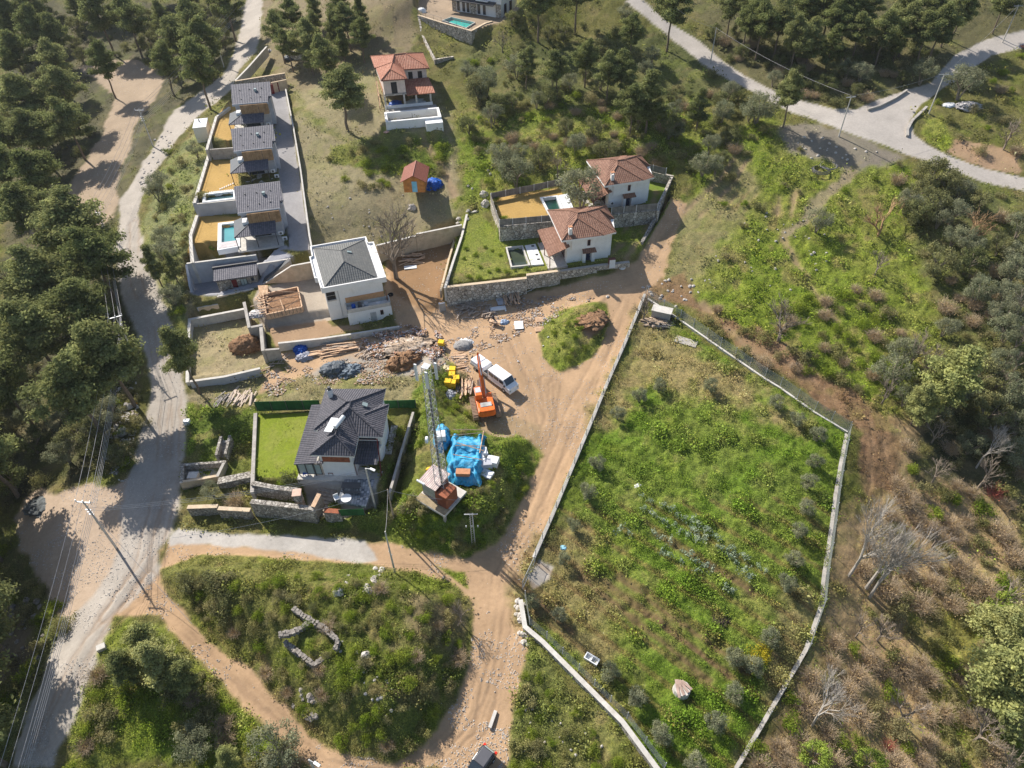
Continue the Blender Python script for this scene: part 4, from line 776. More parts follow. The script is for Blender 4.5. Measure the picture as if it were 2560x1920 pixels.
# ================================================================ walls and fences
def wall(name, label, cat, pts, h, th, mat, cope=None, group=None, rail=None):
    """pts: (px,py,ztop) along the top front edge; h down"""
    r = thing(name, label, cat, P(*pts[0]), 0, group); o = r.location; w = [P(*p) - o for p in pts]
    m = MB(); cm = MB(); n = len(w); ds = [(w[i + 1] - w[i]) for i in range(n - 1)]
    nr = [Vector((-d.y, d.x)).normalized() for d in ds]
    def off(i, t):
        if i == 0: q = nr[0]
        elif i == n - 1: q = nr[-1]
        else: q = (nr[i - 1] + nr[i]); q = q / max(.4, q.length_squared / 2) 
        return Vector((w[i].x, w[i].y)) + q * t
    for i in range(n - 1):
        a, b = off(i, 0), off(i + 1, 0); c, d = off(i + 1, th), off(i, th); za, zb = w[i].z, w[i + 1].z; hh = h[i] if isinstance(h, (list, tuple)) else h
        m.prism([a, b, c, d], [za - hh, zb - hh, zb - hh, za - hh], [za - .06, zb - .06, zb - .06, za - .06])
        a, b = off(i, -.04), off(i + 1, -.04); c, d = off(i + 1, th + .04), off(i, th + .04)
        cm.prism([a, b, c, d], [za - .058, zb - .058, zb - .058, za - .058], [za, zb, zb, za])
    m.build('wall_body', mat, r); cm.build('coping', cope or mat, r)
    if rail:
        for i in range(n - 1):
            d = w[i + 1] - w[i]; k = max(1, int(d.length / 2.2))
            for j in range(k + (i == n - 2)):
                p = w[i] + d * j / k + Vector((nr[i].x, nr[i].y, 0)) * th * .5; MB().tube(p, p + Vector((0, 0, rail)), .03, .03, 4).build('rail_post', METALD, r)
            q = Vector((nr[i].x, nr[i].y, 0)) * th * .5; MB().tube(w[i] + q + Vector((0, 0, rail)), w[i + 1] + q + Vector((0, 0, rail)), .025, .025, 4).build('rail', METALD, r)
    return r
def fence(name, label, pts, h, mat, post=METAL, sp=2.6, th=.04, group=None, ground=False, lean=0):
    w = [(G(a, b) if ground else None) if ground else P(a, b, z) for a, b, z in pts]; o = w[0].copy(); r = thing(name, label, 'fence', o, 0, group); w = [p - o for p in w]
    m = MB()
    for a, b in zip(w[:-1], w[1:]):
        d = (b - a); n = Vector((-d.y, d.x, 0)).normalized() * th
        k = max(1, round(d.length / sp))
        for j in range(k):
            p, q = a + d * j / k, a + d * (j + 1) / k
            if ground: p.z = hz(p.x + o.x, p.y + o.y) - o.z; q.z = hz(q.x + o.x, q.y + o.y) - o.z
            m.prism([(p.x, p.y), (q.x, q.y), (q.x + n.x, q.y + n.y), (p.x + n.x, p.y + n.y)], [p.z, q.z, q.z, p.z], [p.z + h, q.z + h, q.z + h, p.z + h])
            MB().tube(p - n, p - n + Vector((0, 0, h + .1)), .05, .05, 5).build('post', post, r)
    e = w[-1]; 
    if ground: e.z = hz(e.x + o.x, e.y + o.y) - o.z
    MB().tube(e, e + Vector((0, 0, h + .1)), .05, .05, 5).build('post', post, r)
    m.build('panel', mat, r); return r
Aa = f1; Bb = f2; Cc = f3
def q(f, a, b, z): x, y = f(a, b); return (x, y, z)
wall('retaining_wall', 'pale railed wall round the top orange lawn beside the white cabin', 'wall', [q(Aa,700,600,12.2), q(Aa,470,770,12.2), q(Aa,400,1000,12.1), q(Aa,300,1345,12.0)], 4.0, .45, CONCL, rail=1.0)
wall('retaining_wall', 'pale railed wall along the middle orange lawn with the slate pool', 'wall', [q(Aa,330,1440,10.1), q(Bb,370,20,10.1), q(Bb,150,745,10.0)], 4.2, .5, CONCL, rail=1.0)
wall('retaining_wall', 'pale railed wall curving round the lowest orange lawn beside the teal pool', 'wall', [q(Bb,200,955,7.9), q(Bb,85,1300,7.8), q(Cc,95,20,7.7), q(Cc,120,260,7.6)], 4.5, .5, CONCL, rail=1.0)
wall('retaining_wall', 'dark retaining wall between the top and middle orange lawns', 'wall', [(525,374,11.8),(590,369,11.8)], 2.4, .25, CONCR)
wall('retaining_wall', 'pale panelled concrete wall in front of the slate pool', 'wall', [(482,511,9.8),(592,500,9.8)], 2.8, .25, GREYW, CONCL)
wall('retaining_wall', 'high grey wall at the back of the sunken concrete yard', 'wall', [(466,659.5,7.5),(640,637.5,7.5)], 4.5, .3, GREYW, CONCL)
wall('retaining_wall', 'grey wall under the end of the driveway, right of the stone annexe', 'wall', [(642,660.5,7.4),(697,652,7.4),(726,647,7.3)], 4.4, .25, GREYW, CONCL)
wall('stair_wall', 'dark diagonal stair wall going down from the driveway end', 'wall', [(650,711,4.2),(724,652,7.7)], [1.8], .9, CONCR, METALD)
wall('retaining_wall', 'cream concrete wall stepping down behind the formwork slab', 'wall', [(657,712,4.4),(728,665.5,7.5),(800,652,7.6)], 4.4, .3, CREAM, CONCL)
wall('retaining_wall', 'long cream wall in front of the stone annexe yard', 'wall', [(542.5,742,4.4),(642,721,4.4)], 3.4, .3, CREAM, CONCL)
wall('retaining_wall', 'low cream wall at the left corner of the annexe yard', 'wall', [(494,769,3.3),(545,760.5,3.3)], 2.4, .3, CREAM, CONCL)
wall('retaining_wall', 'grey side wall descending left of the sunken annexe yard', 'wall', [(497,769,3.2),(486,742,3.4),(477,715,5.0),(468,661,7.4)], 2.6, .3, GREYW)
wall('plot_wall', 'pale concrete wall round the empty plot beside the left road', 'wall', [(471.5,955,2.5),(472,870,2.7),(476.6,799.4,3.0),(613.4,773,3.3)], [1.6,1.6,1.7], .4, CONCL)
wall('plot_wall', 'low grey wall below the empty plot, right of the leaning pine', 'wall', [(474,955,3.0),(560,943,3.0),(650,922,3.0)], 2.4, .35, GREYW, CONCL)
wall('plot_wall', 'upright concrete wall left of the timber formwork', 'wall', [(626,818,4.6),(613,754,4.8)], 3.2, .4, CONCR)
wall('plot_wall', 'short concrete wall below the timber formwork', 'wall', [(626,819.6,4.5),(656,814,4.5)], 3, .4, CONCR)
wall('plot_wall', 'concrete wall end left of the brown soil plot', 'wall', [(661,876,4.3),(655,809,4.4)], 3.3, .45, CONCR)
wall('plot_wall', 'broad concrete wall corner below the brown soil plot', 'wall', [(662,876,4.2),(698,873,4.2)], 3.6, .3, CONCR)
wall('plot_wall', 'long low concrete wall below the brown soil plot and white annexe', 'wall', [(695,859,3.9),(802,847.5,3.7),(905,832,3.6),(999,817,3.5)], [2.4,1.8,1.2], .3, CONCL)
wall('retaining_wall', 'cream wall behind the bare tree lot', 'wall', [(941,614.5,7.6),(1039,590,7.6),(1039.5,586,8.0),(1155,562.5,8.0)], 3.6, .3, CREAM, CONCL)
wall('low_wall', 'low brown wall between the bare tree lot and the overgrown lawn', 'wall', [(1103,728,5.2),(1123,650,5.4),(1143.5,580,5.6)], 1.4, .25, PLANKG, CREAM)
wall('garden_wall', 'pale wall at the left edge of the overgrown villa lawn', 'wall', [(1114,720,7.35),(1136,650,7.35),(1157,588,7.35),(1169.5,533,7.35),(1217,521,7.4)], 2.6, .3, CONCL)
f7 = zt(1100, 360, 3.687)
def w7(l, zt_): return [(*f7(a, b), z) for a, b, z in l]
wall('stone_wall', 'high pale stone retaining wall above the scattered timber in the yard', 'wall', w7([(50,1325,7.2),(420,1283,7.2),(800,1240,7.2)],0), [4.2,3.6], .5, STONEW, CREAM)
wall('stone_wall', 'tapering stone wall in front of the nearer brown-roofed villa', 'wall', w7([(800,1212,7.55),(1110,1172,7.55)],0), [2.8], .5, STONEW, CREAM)
wall('stone_wall', 'low end of the villa stone wall beside the white tyre', 'wall', w7([(1112,1175,7.4),(1450,1125,7.4),(1750,1092,7.4)],0), [1.6,.9], .5, STONEW, CONCR)
MBt = wall('concrete_box_wall', 'planked grey gate beside the corner of the high stone wall', 'gate', [(1096,757,4.9),(1098,760,4.9),(1113,757,4.9)], 1.8, .2, CONCR, GREYW)
wall('stone_wall', 'stone wall under the grey reed fence between the twin villas, left part', 'wall', [(1249,567,9.95),(1315,561,9.95),(1390,554,9.95)], 3.0, .4, STONEW)
wall('stone_wall', 'stone wall under the grey reed fence right of the nearer villa', 'wall', [(1528,537,9.95),(1590,531,9.95),(1646,526,9.95)], 3.0, .4, STONEW)
wall('stone_wall', 'stone side wall at the left end of the sandy lawn', 'wall', [(1226,500,9.95),(1249,566,9.95)], 3.0, .35, STONEW)
wall('stone_wall', 'stone wall behind the green lawn of the farther villa', 'wall', [(1604,424,11.6),(1683,441,11.4)], 2.4, .4, STONEW)
wall('stone_wall', 'stone wall down the right side of the farther villa', 'wall', [(1648,527,10.2),(1652,506,10.3),(1682,443,11.4)], 2.4, .4, STONEW)
wall('stone_wall', 'low mossy stone wall along the lane beside the nearer villa', 'wall', [(1607,606,7.6),(1632,560,8.4),(1650,530,9.0)], 1.4, .4, DRYST)
fence('reed_fence', 'grey reed fence on the stone wall left of the nearer brown roof', [(1249,564.8,10),(1315,559,10),(1392,552,10)], 1.25, REED, WHITEP)
fence('reed_fence', 'grey reed fence right of the nearer brown-roofed villa', [(1528,534,10),(1590,529,10),(1643,524,10)], 1.25, REED, WHITEP)
fence('reed_fence', 'grey reed fence behind the sandy lawn and green pool', [(1228,499,10),(1300,484,10),(1403,463,10)], 1.3, REED, WHITEP)
fence('reed_fence', 'pale reed fence on the left end of the sandy lawn', [(1249,564,10),(1227,500,10)], 1.2, REED, WHITEP)
fence('reed_fence', 'grey reed fence above the stone wall behind the farther villa', [(1600,421,11.6),(1664,437,11.6)], 1.3, REED, WHITEP)
fence('green_fence', 'green shade-cloth fence left of the charcoal-roofed house', [(644,1028,3.4),(720,1026,3.4),(803,1024,3.4)], 1.9, GREENSCR, METALD)
fence('green_fence', 'green shade-cloth fence right of the charcoal-roofed house', [(955,1023,3.9),(1041,1021,4.1)], 1.7, GREENSCR, METALD)
fence('green_fence', 'short green hedge-like screen on the terrace edge below the dark house', [(851,1290,3.0),(913,1288,3.0)], 1.3, GREENSCR, METALD)
wall('garden_wall', 'narrow concrete wall at the left edge of the bright lawn', 'wall', [(634,1230,4.1),(638,1130,4.0),(642,1032,4.0)], 1.5, .4, CONCR)
wall('garden_wall', 'broken concrete garden wall right of the dark-roofed house', 'wall', [(976,1232,4.7),(1004,1134,4.9),(1035,1030,5.0)], 1.6, .25, CONCR)
fh = zt(440, 1100, 2.442)
wall('stone_wall', 'grey stone wall above the gravel path, left lower part', 'wall', [(*fh(65,418),2.6),(*fh(250,412),2.7)], 1.9, .5, STONE, CREAM)
wall('stone_wall', 'grey stone wall above the gravel path, higher middle part', 'wall', [(*fh(252,425),3.0),(*fh(448,436),3.0)], 2.2, .5, STONE, CREAM)
wall('stone_wall', 'tall grey stone wall beside the garden steps', 'wall', [(*fh(450,385),4.2),(*fh(640,405),4.2),(*fh(840,430),4.2)], 3.6, .6, STONE)
wall('stone_wall', 'rear stone wall between the bright lawn and the lower terrace', 'wall', [(*fh(455,272),4.4),(*fh(600,300),4.4),(*fh(748,318),4.4)], 2.2, .6, STONE)
wall('stone_wall', 'stone wall right of the garden steps with brown capping', 'wall', [(*fh(900,440),3.6),(*fh(1002,448),3.6)], 2.6, .6, STONE, RUST)
wall('stone_wall', 'stone wall strip from the concrete court to the lawn corner', 'wall', [(*fh(250,268),2.9),(*fh(456,226),3.6)], 1.8, 1.0, STONE)
ct = thing('concrete_court', 'open concrete pen with stone back wall beside the left road', 'building', P(*fh(15,285), 1.2), 0); o = ct.location
c_ = [P(*fh(25,270),2.3) - o, P(*fh(262,228),2.3) - o, P(*fh(310,130),2.3) - o, P(*fh(35,150),2.3) - o]
MB().prism([c[:2] for c in c_], -.8, .15).build('floor', CONCR, ct)
for i, mt in enumerate((CREAM, CONCR, STONE, STONE)):
    a, b = c_[i], c_[(i + 1) % 4]; d = (b - a).normalized(); n = Vector((-d.y, d.x, 0)) * .4; MB().prism([a[:2], b[:2], (b + n)[:2], (a + n)[:2]], -1.4, 1.3 + .003 * i).build('court_wall', mt, ct)
b_ = (c_[0] * .45 + c_[1] * .55) ; MB().box(b_.x - 2.2, b_.x - .9, b_.y + .5, b_.y + 1.6, .15, 1.0).build('concrete_block', CONCL, ct)
st = thing('court_steps', 'narrow dark steps between stone cheeks at the corner of the concrete pen', 'steps', P(*fh(295,130), 1.4), rad(5))
MB().box(-.75, -.4, -.2, 3.2, -.5, 1.7).build('side_wall', STONE, st); MB().box(.45, .8, -.2, 3.2, -.5, 1.7).build('side_wall', STONE, st)
for i in range(7): MB().box(-.39, .44, i * .4, i * .4 + .38, -.3, .15 + i * .17).build('step', CONCR, st)
st = thing('garden_steps', 'broad stone steps climbing from the gravel path to the dark-roofed house', 'steps', P(*fh(868,478), 1.2), rad(-16))
for i in range(12): MB().box(-1.3, 1.3, i * .42, i * .42 + .43, -.4, .1 + i * .23).build('step', STEPM, st)
wall('step_side_wall', 'plank-topped wall left of the garden steps', 'wall', [(*fh(845,410),4.4),(*fh(885,330),4.8)], 2.5, .5, PLANKG, PLANK)
wall('driveway_wall', 'thin pale wall along the right side of the long driveway', 'wall', [(788,655,8.4),(775,590,8.9),(752,420,11.1),(735,320,12.4),(715,222,13.4)], 1.5, .2, CONCL)
wall('gate_wall', 'cream wall with two dark red doors at the top of the driveway', 'wall', [(677,207,14.6),(716,199,14.6)], 2.6, .25, CREAM)
for i, (a, b) in enumerate([((676,218),(681,234)),((686,209),(694,229))]):
    p = P(b[0], b[1] , 12.3); d = thing('door', ('left' if i == 0 else 'right') + ' of two dark red doors at the top of the driveway', 'door', p, rad(14)); MB().box(-.55, .55, -.25, -.1, 0, 2.1).build('door_leaf', REDD, d); MB().box(.38, .42, -.3, -.25, .95, 1.1).build('handle', METAL, d)
wall('stone_wall', 'low stone wall behind the topmost grey roofed villa', 'wall', [(588,203,14.6),(712,183,15.0)], 2.6, .4, STONE, CREAM)
wall('plot_wall', 'pale angled wall at the road edge of the upper dirt plot', 'wall', [(590,201,14.5),(622,168,14.6),(668,116,14.9)], 2.2, .35, CONCL)
wall('stone_wall', 'short stone wall in the upper dirt plot near the road', 'wall', [(716,127,15.2),(800,140,15.4)], 1.8, .4, STONEW, CONCL)
# top villa terrace
fu = zt(1020, 0, 4.532)
wall('stone_wall', 'tall stone retaining wall under the turquoise pool terrace', 'wall', [(*fu(105,170),21.7),(*fu(370,255),21.7),(*fu(718,352),21.7)], 4.0, .5, STONEW, CREAM, rail=1.0)
wall('stone_wall', 'right-hand face of the stone retaining wall by the turquoise pool', 'wall', [(*fu(718,352),21.72),(*fu(885,262),21.7),(*fu(960,240),21.7)], 3.8, .5, STONEW, CREAM)
wall('stone_wall', 'stone wall running down from the turquoise pool terrace to the orange roof', 'wall', [(*fu(108,175),21.5),(*fu(150,385),19.0),(*fu(220,530),18.0),(*fu(298,680),17.6)], [3,2,2], .4, STONEW)
wall('stone_wall', 'low stone wall at the foot of the shaded triangular lawn', 'wall', [(*fu(298,676),17.9),(*fu(520,640),17.7)], 1.8, .4, STONEW)
wall('low_wall', 'pale low wall below the top villa, running right from the big stone wall', 'wall', [(*fu(705,515),18.3),(*fu(1000,455),18.4),(*fu(1260,405),18.6)], 1.0, .3, CONCL)
# walls right part
wall('roadside_wall', 'pale low wall below the corner house at the right edge', 'wall', [(*fr_(470,640),16.2),(*fr_(620,705),16.2),(*fr_(825,765),16.2)], 1.2, .3, CONCL)
wall('roadside_wall', 'curved stone kerb wall beside the shaded side road', 'wall', [(a, b, G(a, b).z + .35) for a, b in ((2172,272),(2200,264),(2240,244),(2270,224))], .8, .3, CONCR)
wall('roadside_wall', 'curved grey kerb wall round the junction corner below the utility pole', 'wall', [(a, b, G(a, b).z + .3) for a, b in ((2272,338),(2272,322),(2284,300),(2320,266))], .8, .4, CONCR)
# garden enclosure
def gz(l, dz): return [(a, b, round(G(a, b).z + dz, 2)) for a, b in l]
L1 = [(1338,1394),(1390,1274),(1450,1130),(1520,960),(1568,850),(1615,735)]
wall('fence_footing', 'long pale concrete footing between the dirt road and the green garden', 'wall', gz(L1, .45), .9, .35, CONCL)
fence('mesh_fence', 'wire mesh fence between the dirt road and the green garden', [(a, b, 0) for a, b in L1], 1.7, NET, METAL, 2.5, .01, ground=True)
L2 = [(1653,1925),(1560,1800),(1440,1680),(1360,1600),(1317,1564),(1306,1498)]
wall('fence_footing', 'stone-faced footing wall at the lower left edge of the garden', 'wall', gz(L2, 1.0), 1.6, .45, STONEW, CONCL)
fence('mesh_fence', 'wire mesh fence on the stone-faced wall at the lower left of the garden', [(a + 7, b - 3, z - .05) for a, b, z in gz(L2, 1.0)], 1.6, NET, METAL, 2.5, .01)
L3 = [(1618,746),(1700,800),(1800,870),(1911,946),(1949,969),(2035,1030),(2119,1080)]
wall('fence_footing', 'thin pale footing along the upper right edge of the garden', 'wall', gz(L3, .3), .7, .22, CONCL)
fence('mesh_fence', 'wire mesh fence along the upper right edge of the garden', [(a, b, 0) for a, b in L3], 2.0, NET, METAL, 3, .01, ground=True)
L4 = [(1844,1925),(1920,1796),(2018,1628),(2056,1518),(2064,1440),(2082,1322),(2093,1236),(2105,1162),(2120,1085)]
wall('fence_footing', 'grey footing along the right edge of the garden', 'wall', gz(L4, .35), .7, .35, CONCR)
fence('mesh_fence', 'wire mesh fence along the right edge of the garden', [(a, b, 0) for a, b in L4], 1.8, NET, METAL, 3, .01, ground=True)
gt = thing('garden_gate', 'metal garden gate where the dirt road meets the garden corner', 'gate', G(1322,1440), rad(66)); MB().tube((-1.9,0,0),(-1.9,0,1.8),.06).tube((-1.9,0,1.7),(1.9,0,1.7),.03).tube((1.9,0,0),(1.9,0,1.8),.06).tube((-1.9,0,.2),(1.9,0,.2),.03).tube((0,0,.2),(0,0,1.7),.03).build('gate_frame', METAL, gt); MB().box(-1.85,1.85,-.005,.005,.2,1.7).build('gate_mesh', NET, gt)
# ================================================================ pools
def pool(label, corners, z, water, cope, wd=.9, cw=.5, copm=CONCL, extra=None):
    w = [P(a, b, z) for a, b in corners]; o = (w[0] + w[1] + w[2] + w[3]) / 4; r = thing('swimming_pool', label, 'pool', o, 0); w = [p - o for p in w]
    inn = []
    for i in range(4):
        d1 = (w[i] - w[i - 1]).normalized(); d2 = (w[(i + 1) % 4] - w[i]).normalized(); n1 = Vector((-d1.y, d1.x, 0)); n2 = Vector((-d2.y, d2.x, 0)); inn.append(w[i] + (n1 + n2) * cw / max(.3, (1 + n1.dot(n2))))
    m = MB()
    for i in range(4): j = (i + 1) % 4; m.prism([w[i][:2], w[j][:2], inn[j][:2], inn[i][:2]], -wd, .14)
    m.build('coping', copm, r); MB().prism([p[:2] for p in inn], -wd - .1, -.45).build('water', water, r); return r
pool('teal swimming pool with white coping beside the lowest orange lawn', [f2(580,1570), f2(975,1500), f2(950,1060), f2(590,1100)], 7.3, W_TEAL, CONCL, cw=.65, copm=CERAM)
pool('long slate-coloured pool with white coping on the middle orange lawn', [f2(320,745), f2(905,675), f2(900,525), f2(335,590)], 9.75, W_SLATE, CONCL, cw=.5, copm=CERAM)
pool('murky rectangular pool in the overgrown lawn of the nearer villa', [f7(655,1140), f7(835,1122), f7(765,940), f7(605,955)], 7.1, W_DARK, CONCL, wd=1.3, cw=.25)
pool('dark green pool beside the sandy lawn of the farther villa', [f7(1000,650), f7(1150,635), f7(1085,478), f7(920,497)], 9.75, W_GREEN, CONCL, cw=.4, copm=CERAM)
pool('bright turquoise pool on the stone terrace of the top white villa', [fu(385,235), fu(660,322), fu(765,258), fu(490,196)], 21.7, W_BRIGHT, CONCL, cw=.15)
def patch(name, label, cat, f, pts, z, mat, h=.12, group=None):
    w = [P(*f(a, b), z) for a, b in pts]; o = sum(w, Vector()) / len(w); m = MB().prism([(p - o)[:2] for p in w], -.4, h).build(name, mat); m.location = o; T(m, label, cat, group); return m
patch('pool_deck', 'white concrete pool deck with square holes beside the murky pool', 'deck', f7, [(845,1120),(957,1112),(880,925),(782,940)], 7.05, CERAM)
for i, (a, b) in enumerate([(855,945),(893,1025),(908,1068)]):
    patch('deck_opening', 'square opening in the white deck, %s the murky pool' % ['farthest along', 'middle one by', 'nearest one by'][i], 'hole', f7, [(a - 12, b + 8), (a + 14, b + 6), (a + 11, b - 8), (a - 14, b - 6)], 7.05, DARK, .13)
patch('pool_deck', 'white paved deck between the green pool and the olive tree', 'deck', f7, [(1155,635),(1240,625),(1180,462),(1090,478)], 9.7, CERAM)
patch('pool_deck', 'pale paved end of the teal pool with a white mat', 'deck', f2, [(600,1545),(930,1490),(915,1400),(625,1440)], 7.32, plain('pinkish_paving', (.55, .5, .5), .8), .16)
patch('paving', 'black and white mosaic terrace below the dark-roofed house', 'paving', fh, [(985,375),(1160,405),(1215,240),(1030,240)], 4.2, MOSAIC, .05)
for i in range(12):
    a = 450 + i * 35; patch('stepping_stone', 'round white stepping stone in the row above the slate pool', 'stone', f2, [(a - 14, 565 - i * 4), (a, 575 - i * 4), (a + 14, 563 - i * 4), (a, 550 - i * 4)], 9.65, CERAM, .08, 'stepping stones above the slate pool')
for i in range(7):
    a = 625 + i * 37; b = 505 - i * 16; patch('stepping_stone', 'white stepping stone in the diagonal line to the middle villa', 'stone', f2, [(a - 13, b), (a, b + 12), (a + 13, b - 2), (a, b - 12)], 9.65, CERAM, .08, 'diagonal stepping stones on the middle lawn')
# ================================================================ poles and cables
POLES = {}
def pole(key, base, h, label, arms=True, lamp=False, wood=False, rz=0.0, low=True, r0=.16):
    b = G(*base) if not isinstance(base, Vector) else base; r = thing('utility_pole', label, 'pole', b, rz)
    MB().tube((0, 0, -.4), (0, 0, h), r0, r0 * .55, 8).build('shaft', PLANKG if wood else CONCL, r)
    if arms:
        MB().box(-.95, .95, -.06, .06, h - .15, h - .03).build('crossarm', METAL, r)
        for x in (-.9, 0, .9): MB().tube((x, 0, h - .02), (x, 0, h + .28), .07, .05, 6).build('insulator', METALD if not low else CERAM, r)
    if low:
        for k in range(3): MB().box(-.35, .35, -.12, .0, h - 1.5 - k * .45, h - 1.42 - k * .45).build('bracket', METAL, r)
    if lamp:
        MB().tube((0, 0, h), (.7, -.4, h + .35), .04, .04, 5).build('lamp_arm', METAL, r); MB().obox((.95, -.55, h + .42), .7, .28, .16, rad(-30)).build('lamp_head', CERAM, r)
    POLES[key] = (b, h, rz); return r
pole('a', (560,168), 8.8, 'pale utility pole with crossarm at the top of the left road', rz=rad(5))
pole('b', (383,366), 8.2, 'pale utility pole with crossarm at the foot of the roadside bank, by the white cabin', rz=rad(0))
pole('c', (272,590), 6.5, 'utility pole half hidden by pines between the dirt clearing and left road', rz=0)
pole('d', (346,904), 9.0, 'utility pole beside the left road at the bend under the overhanging pine', rz=rad(25))
pole('e', (291,1370), 9.6, 'tall grey utility pole with black insulators on the lower left junction', rz=rad(-8), low=True)
pole('f', (940,1275), 8.3, 'concrete pole with white street lamp below the mosaic terrace', arms=False, lamp=True, low=False)
pole('g', (984,1293), 5.6, 'short wooden pole between the mosaic terrace and mast platform', arms=False, wood=True, low=False, r0=.12)
pole('h', (987,1429), 8.3, 'slim pole beside the dirt track above the ruin mound', arms=False, low=False, r0=.13)
pole('i', (2097,341), 7.6, 'leaning-looking pole below the road junction bend', arms=True, low=False, rz=rad(10), r0=.14)
pole('j', (2322,284), 7.6, 'pale pole beside the white trash heap at the junction', arms=True, low=False, r0=.14)
pole('k', (2506,106), 7.4, 'pale pole on the shaded side road at the upper right', arms=True, low=False, r0=.14)
pole('l', (1776,158), 7.2, 'pole among bushes beside the upper road', arms=False, low=False, r0=.13)
pole('m', (800,1945), 5.2, 'street lamp pole at the bottom edge beside the dirt road', arms=False, lamp=True, low=False)
lp = thing('lattice_pole', 'short lattice pole with insulators below the mast platform', 'pole', G(1184,1358), 0)
for x, y in ((-.2, -.2), (.2, -.2), (.2, .2), (-.2, .2)): MB().tube((x, y, -.3), (x * .6, y * .6, 6), .035, .03, 4).build('leg', METAL, lp)
mm = MB()
for i in range(14):
    z = i * .43; mm.tube((-.2, -.2, z), (.2, -.2, z + .43), .015, .015, 3).tube((.2, -.2, z), (.2, .2, z + .43), .015, .015, 3).tube((-.2, .2, z), (-.2, -.2, z + .43), .015, .015, 3)
mm.build('bracing', METAL, lp); MB().box(-.8, .8, -.04, .04, 5.9, 6.0).build('crossarm', METAL, lp)
for x in (-.7, 0, .7): MB().tube((x, 0, 3.4), (x, 0, 3.7), .06).build('insulator', CERAM, lp)
def cable(a, b, label, group, sag=.7, r=.022, mat=None):
    pts = [a.lerp(b, i / 12) - Vector((0, 0, sag * 4 * (i / 12) * (1 - i / 12))) for i in range(13)]; o = pts[0].copy()
    m = MB().path([p - o for p in pts], r, 4).build('power_cable', mat or plain('cable_alloy', (.45, .43, .42), .5, .1)); m.location = o; T(m, label, 'cable', group)
def span(k1, k2, text, low=True):
    (b1, h1, r1), (b2, h2, r2) = POLES[k1], POLES[k2]; g = 'overhead cables ' + text
    for x in (-.9, 0, .9):
        a = b1 + Vector((x * math.cos(r1), x * math.sin(r1), h1 + .25)); b = b2 + Vector((x * math.cos(r2), x * math.sin(r2), h2 + .25)); cable(a, b, 'thin top overhead cable ' + text, g)
    if low:
        for i in range(4):
            a = b1 + Vector((.2, -.1, h1 - 1.4 - i * .35)); b = b2 + Vector((.2, -.1, h2 - 1.4 - i * .35)); cable(a, b, 'lower overhead cable ' + text, g + ', lower set', .8)
POLES['z'] = (P(700,-130,22) - Vector((0, 0, 9)), 9, 0); POLES['y'] = (Vector((-47, 12, -6)), 9, 0)
span('z', 'a', 'above the top of the left road'); span('a', 'b', 'between the two poles by the upper left road'); span('b', 'c', 'over the shaded dirt clearing'); span('c', 'd', 'over the pine slope left of the road'); span('d', 'e', 'along the pines to the junction pole'); span('e', 'y', 'leaving the junction pole toward the lower left corner')
def top(k, dz=0): b, h, r = POLES[k]; return b + Vector((0, 0, h + dz))
for i in range(3): cable(top('f', -.3 - .3 * i), top('e', -1.2 - .3 * i), 'service cable from the street lamp pole to the junction pole', 'service cables over the stone terrace walls', .9, .02)
cable(top('g', -.1), top('h', -.2), 'cable from the short wooden pole to the slim trackside pole', None, .5, .018)
cable(top('g', -.1), P(430,1345,5), 'cable from the short wooden pole out over the gravel path', None, .9, .018)
cable(top('g', -.1), P(1142,1250,7), 'cable from the short wooden pole to the mast platform', None, .4, .018)
cable(top('i', .2), top('l', -.1), 'cable from the bend pole to the pole among bushes', None, .9, .02); cable(top('l', -.1), P(1690,20,30), 'cable from the pole among bushes toward the top edge', None, .5, .02)
cable(top('i', .2), top('j', .2), 'cable across the road junction between its two poles', None, .6, .02); cable(top('j', .2), top('k', .2), 'cable along the shaded side road', None, .6, .02)
cable(top('e', -1.2), P(480,1560,.5), 'stay cable slanting over the bottom left dirt road', None, .3, .02)
# ================================================================ telecom mast and platform
sM = Site((1038,1247), (1111.4,1290), 5.4)
pf = thing('mast_platform', 'raised concrete platform carrying the mast and two rusty cabinets', 'platform', sM.o, sM.ang)
LX = sM.L; MB().box(0, LX, 0, 4.4, -.35, 0).build('deck', CONCL, pf); MB().box(.05, LX - .05, .05, 1.1, .0, .06).build('walkway', plain('mossy_slab', (.33, .26, .16), .95, .2), pf)
for x, y in ((.3, .3), (LX - .3, .3), (.3, 4.1), (LX - .3, 4.1)): MB().box(x - .15, x + .15, y - .15, y + .15, -3, -.35).build('leg', CONCR, pf)
def onp(name, label, cat, x, y, rz=0): p = Vector((x, y, .004)); p.rotate(Matrix.Rotation(sM.ang, 3, 'Z')); return thing(name, label, cat, sM.o + p, sM.ang + rz)
c1 = onp('equipment_cabinet', 'rusty and grey equipment hut with striped corrugated roof on the mast platform', 'hut', .25, 1.25)
MB().box(0, 2.3, 0, 2.3, 0, 2.5).build('body', RUST, c1); MB().box(.1, 2.0, -.03, -.003, .15, 2.3).build('door', plain('grey_green_panel', (.33, .36, .32), .7, .2, stain=(.3, .12, .06)), c1)
MB().slab([(-.25, -.35, 2.55), (2.5, -.35, 2.55), (2.5, 2.6, 2.8), (-.25, 2.6, 2.8)], .06).build('roof', stripes('striped_roof_sheet', (.62, .48, .45), (.70, .58, .52), .24, .5), c1); MB().tube((-.3, -.4, 2.75), (.9, -.4, 2.75), .14, .14, 8).build('lamp_tube', CERAM, c1)
c2 = onp('equipment_cabinet', 'dark rusty steel cabinet at the right corner of the mast platform', 'cabinet', LX - 1.75, .9); MB().box(0, 1.45, 0, 2.1, 0, 2.2).build('body', RUST, c2); MB().box(.1, 1.35, -.03, -.003, .1, 2.1).build('door', plain('dark_rust', (.2, .06, .03), .9, .2), c2)
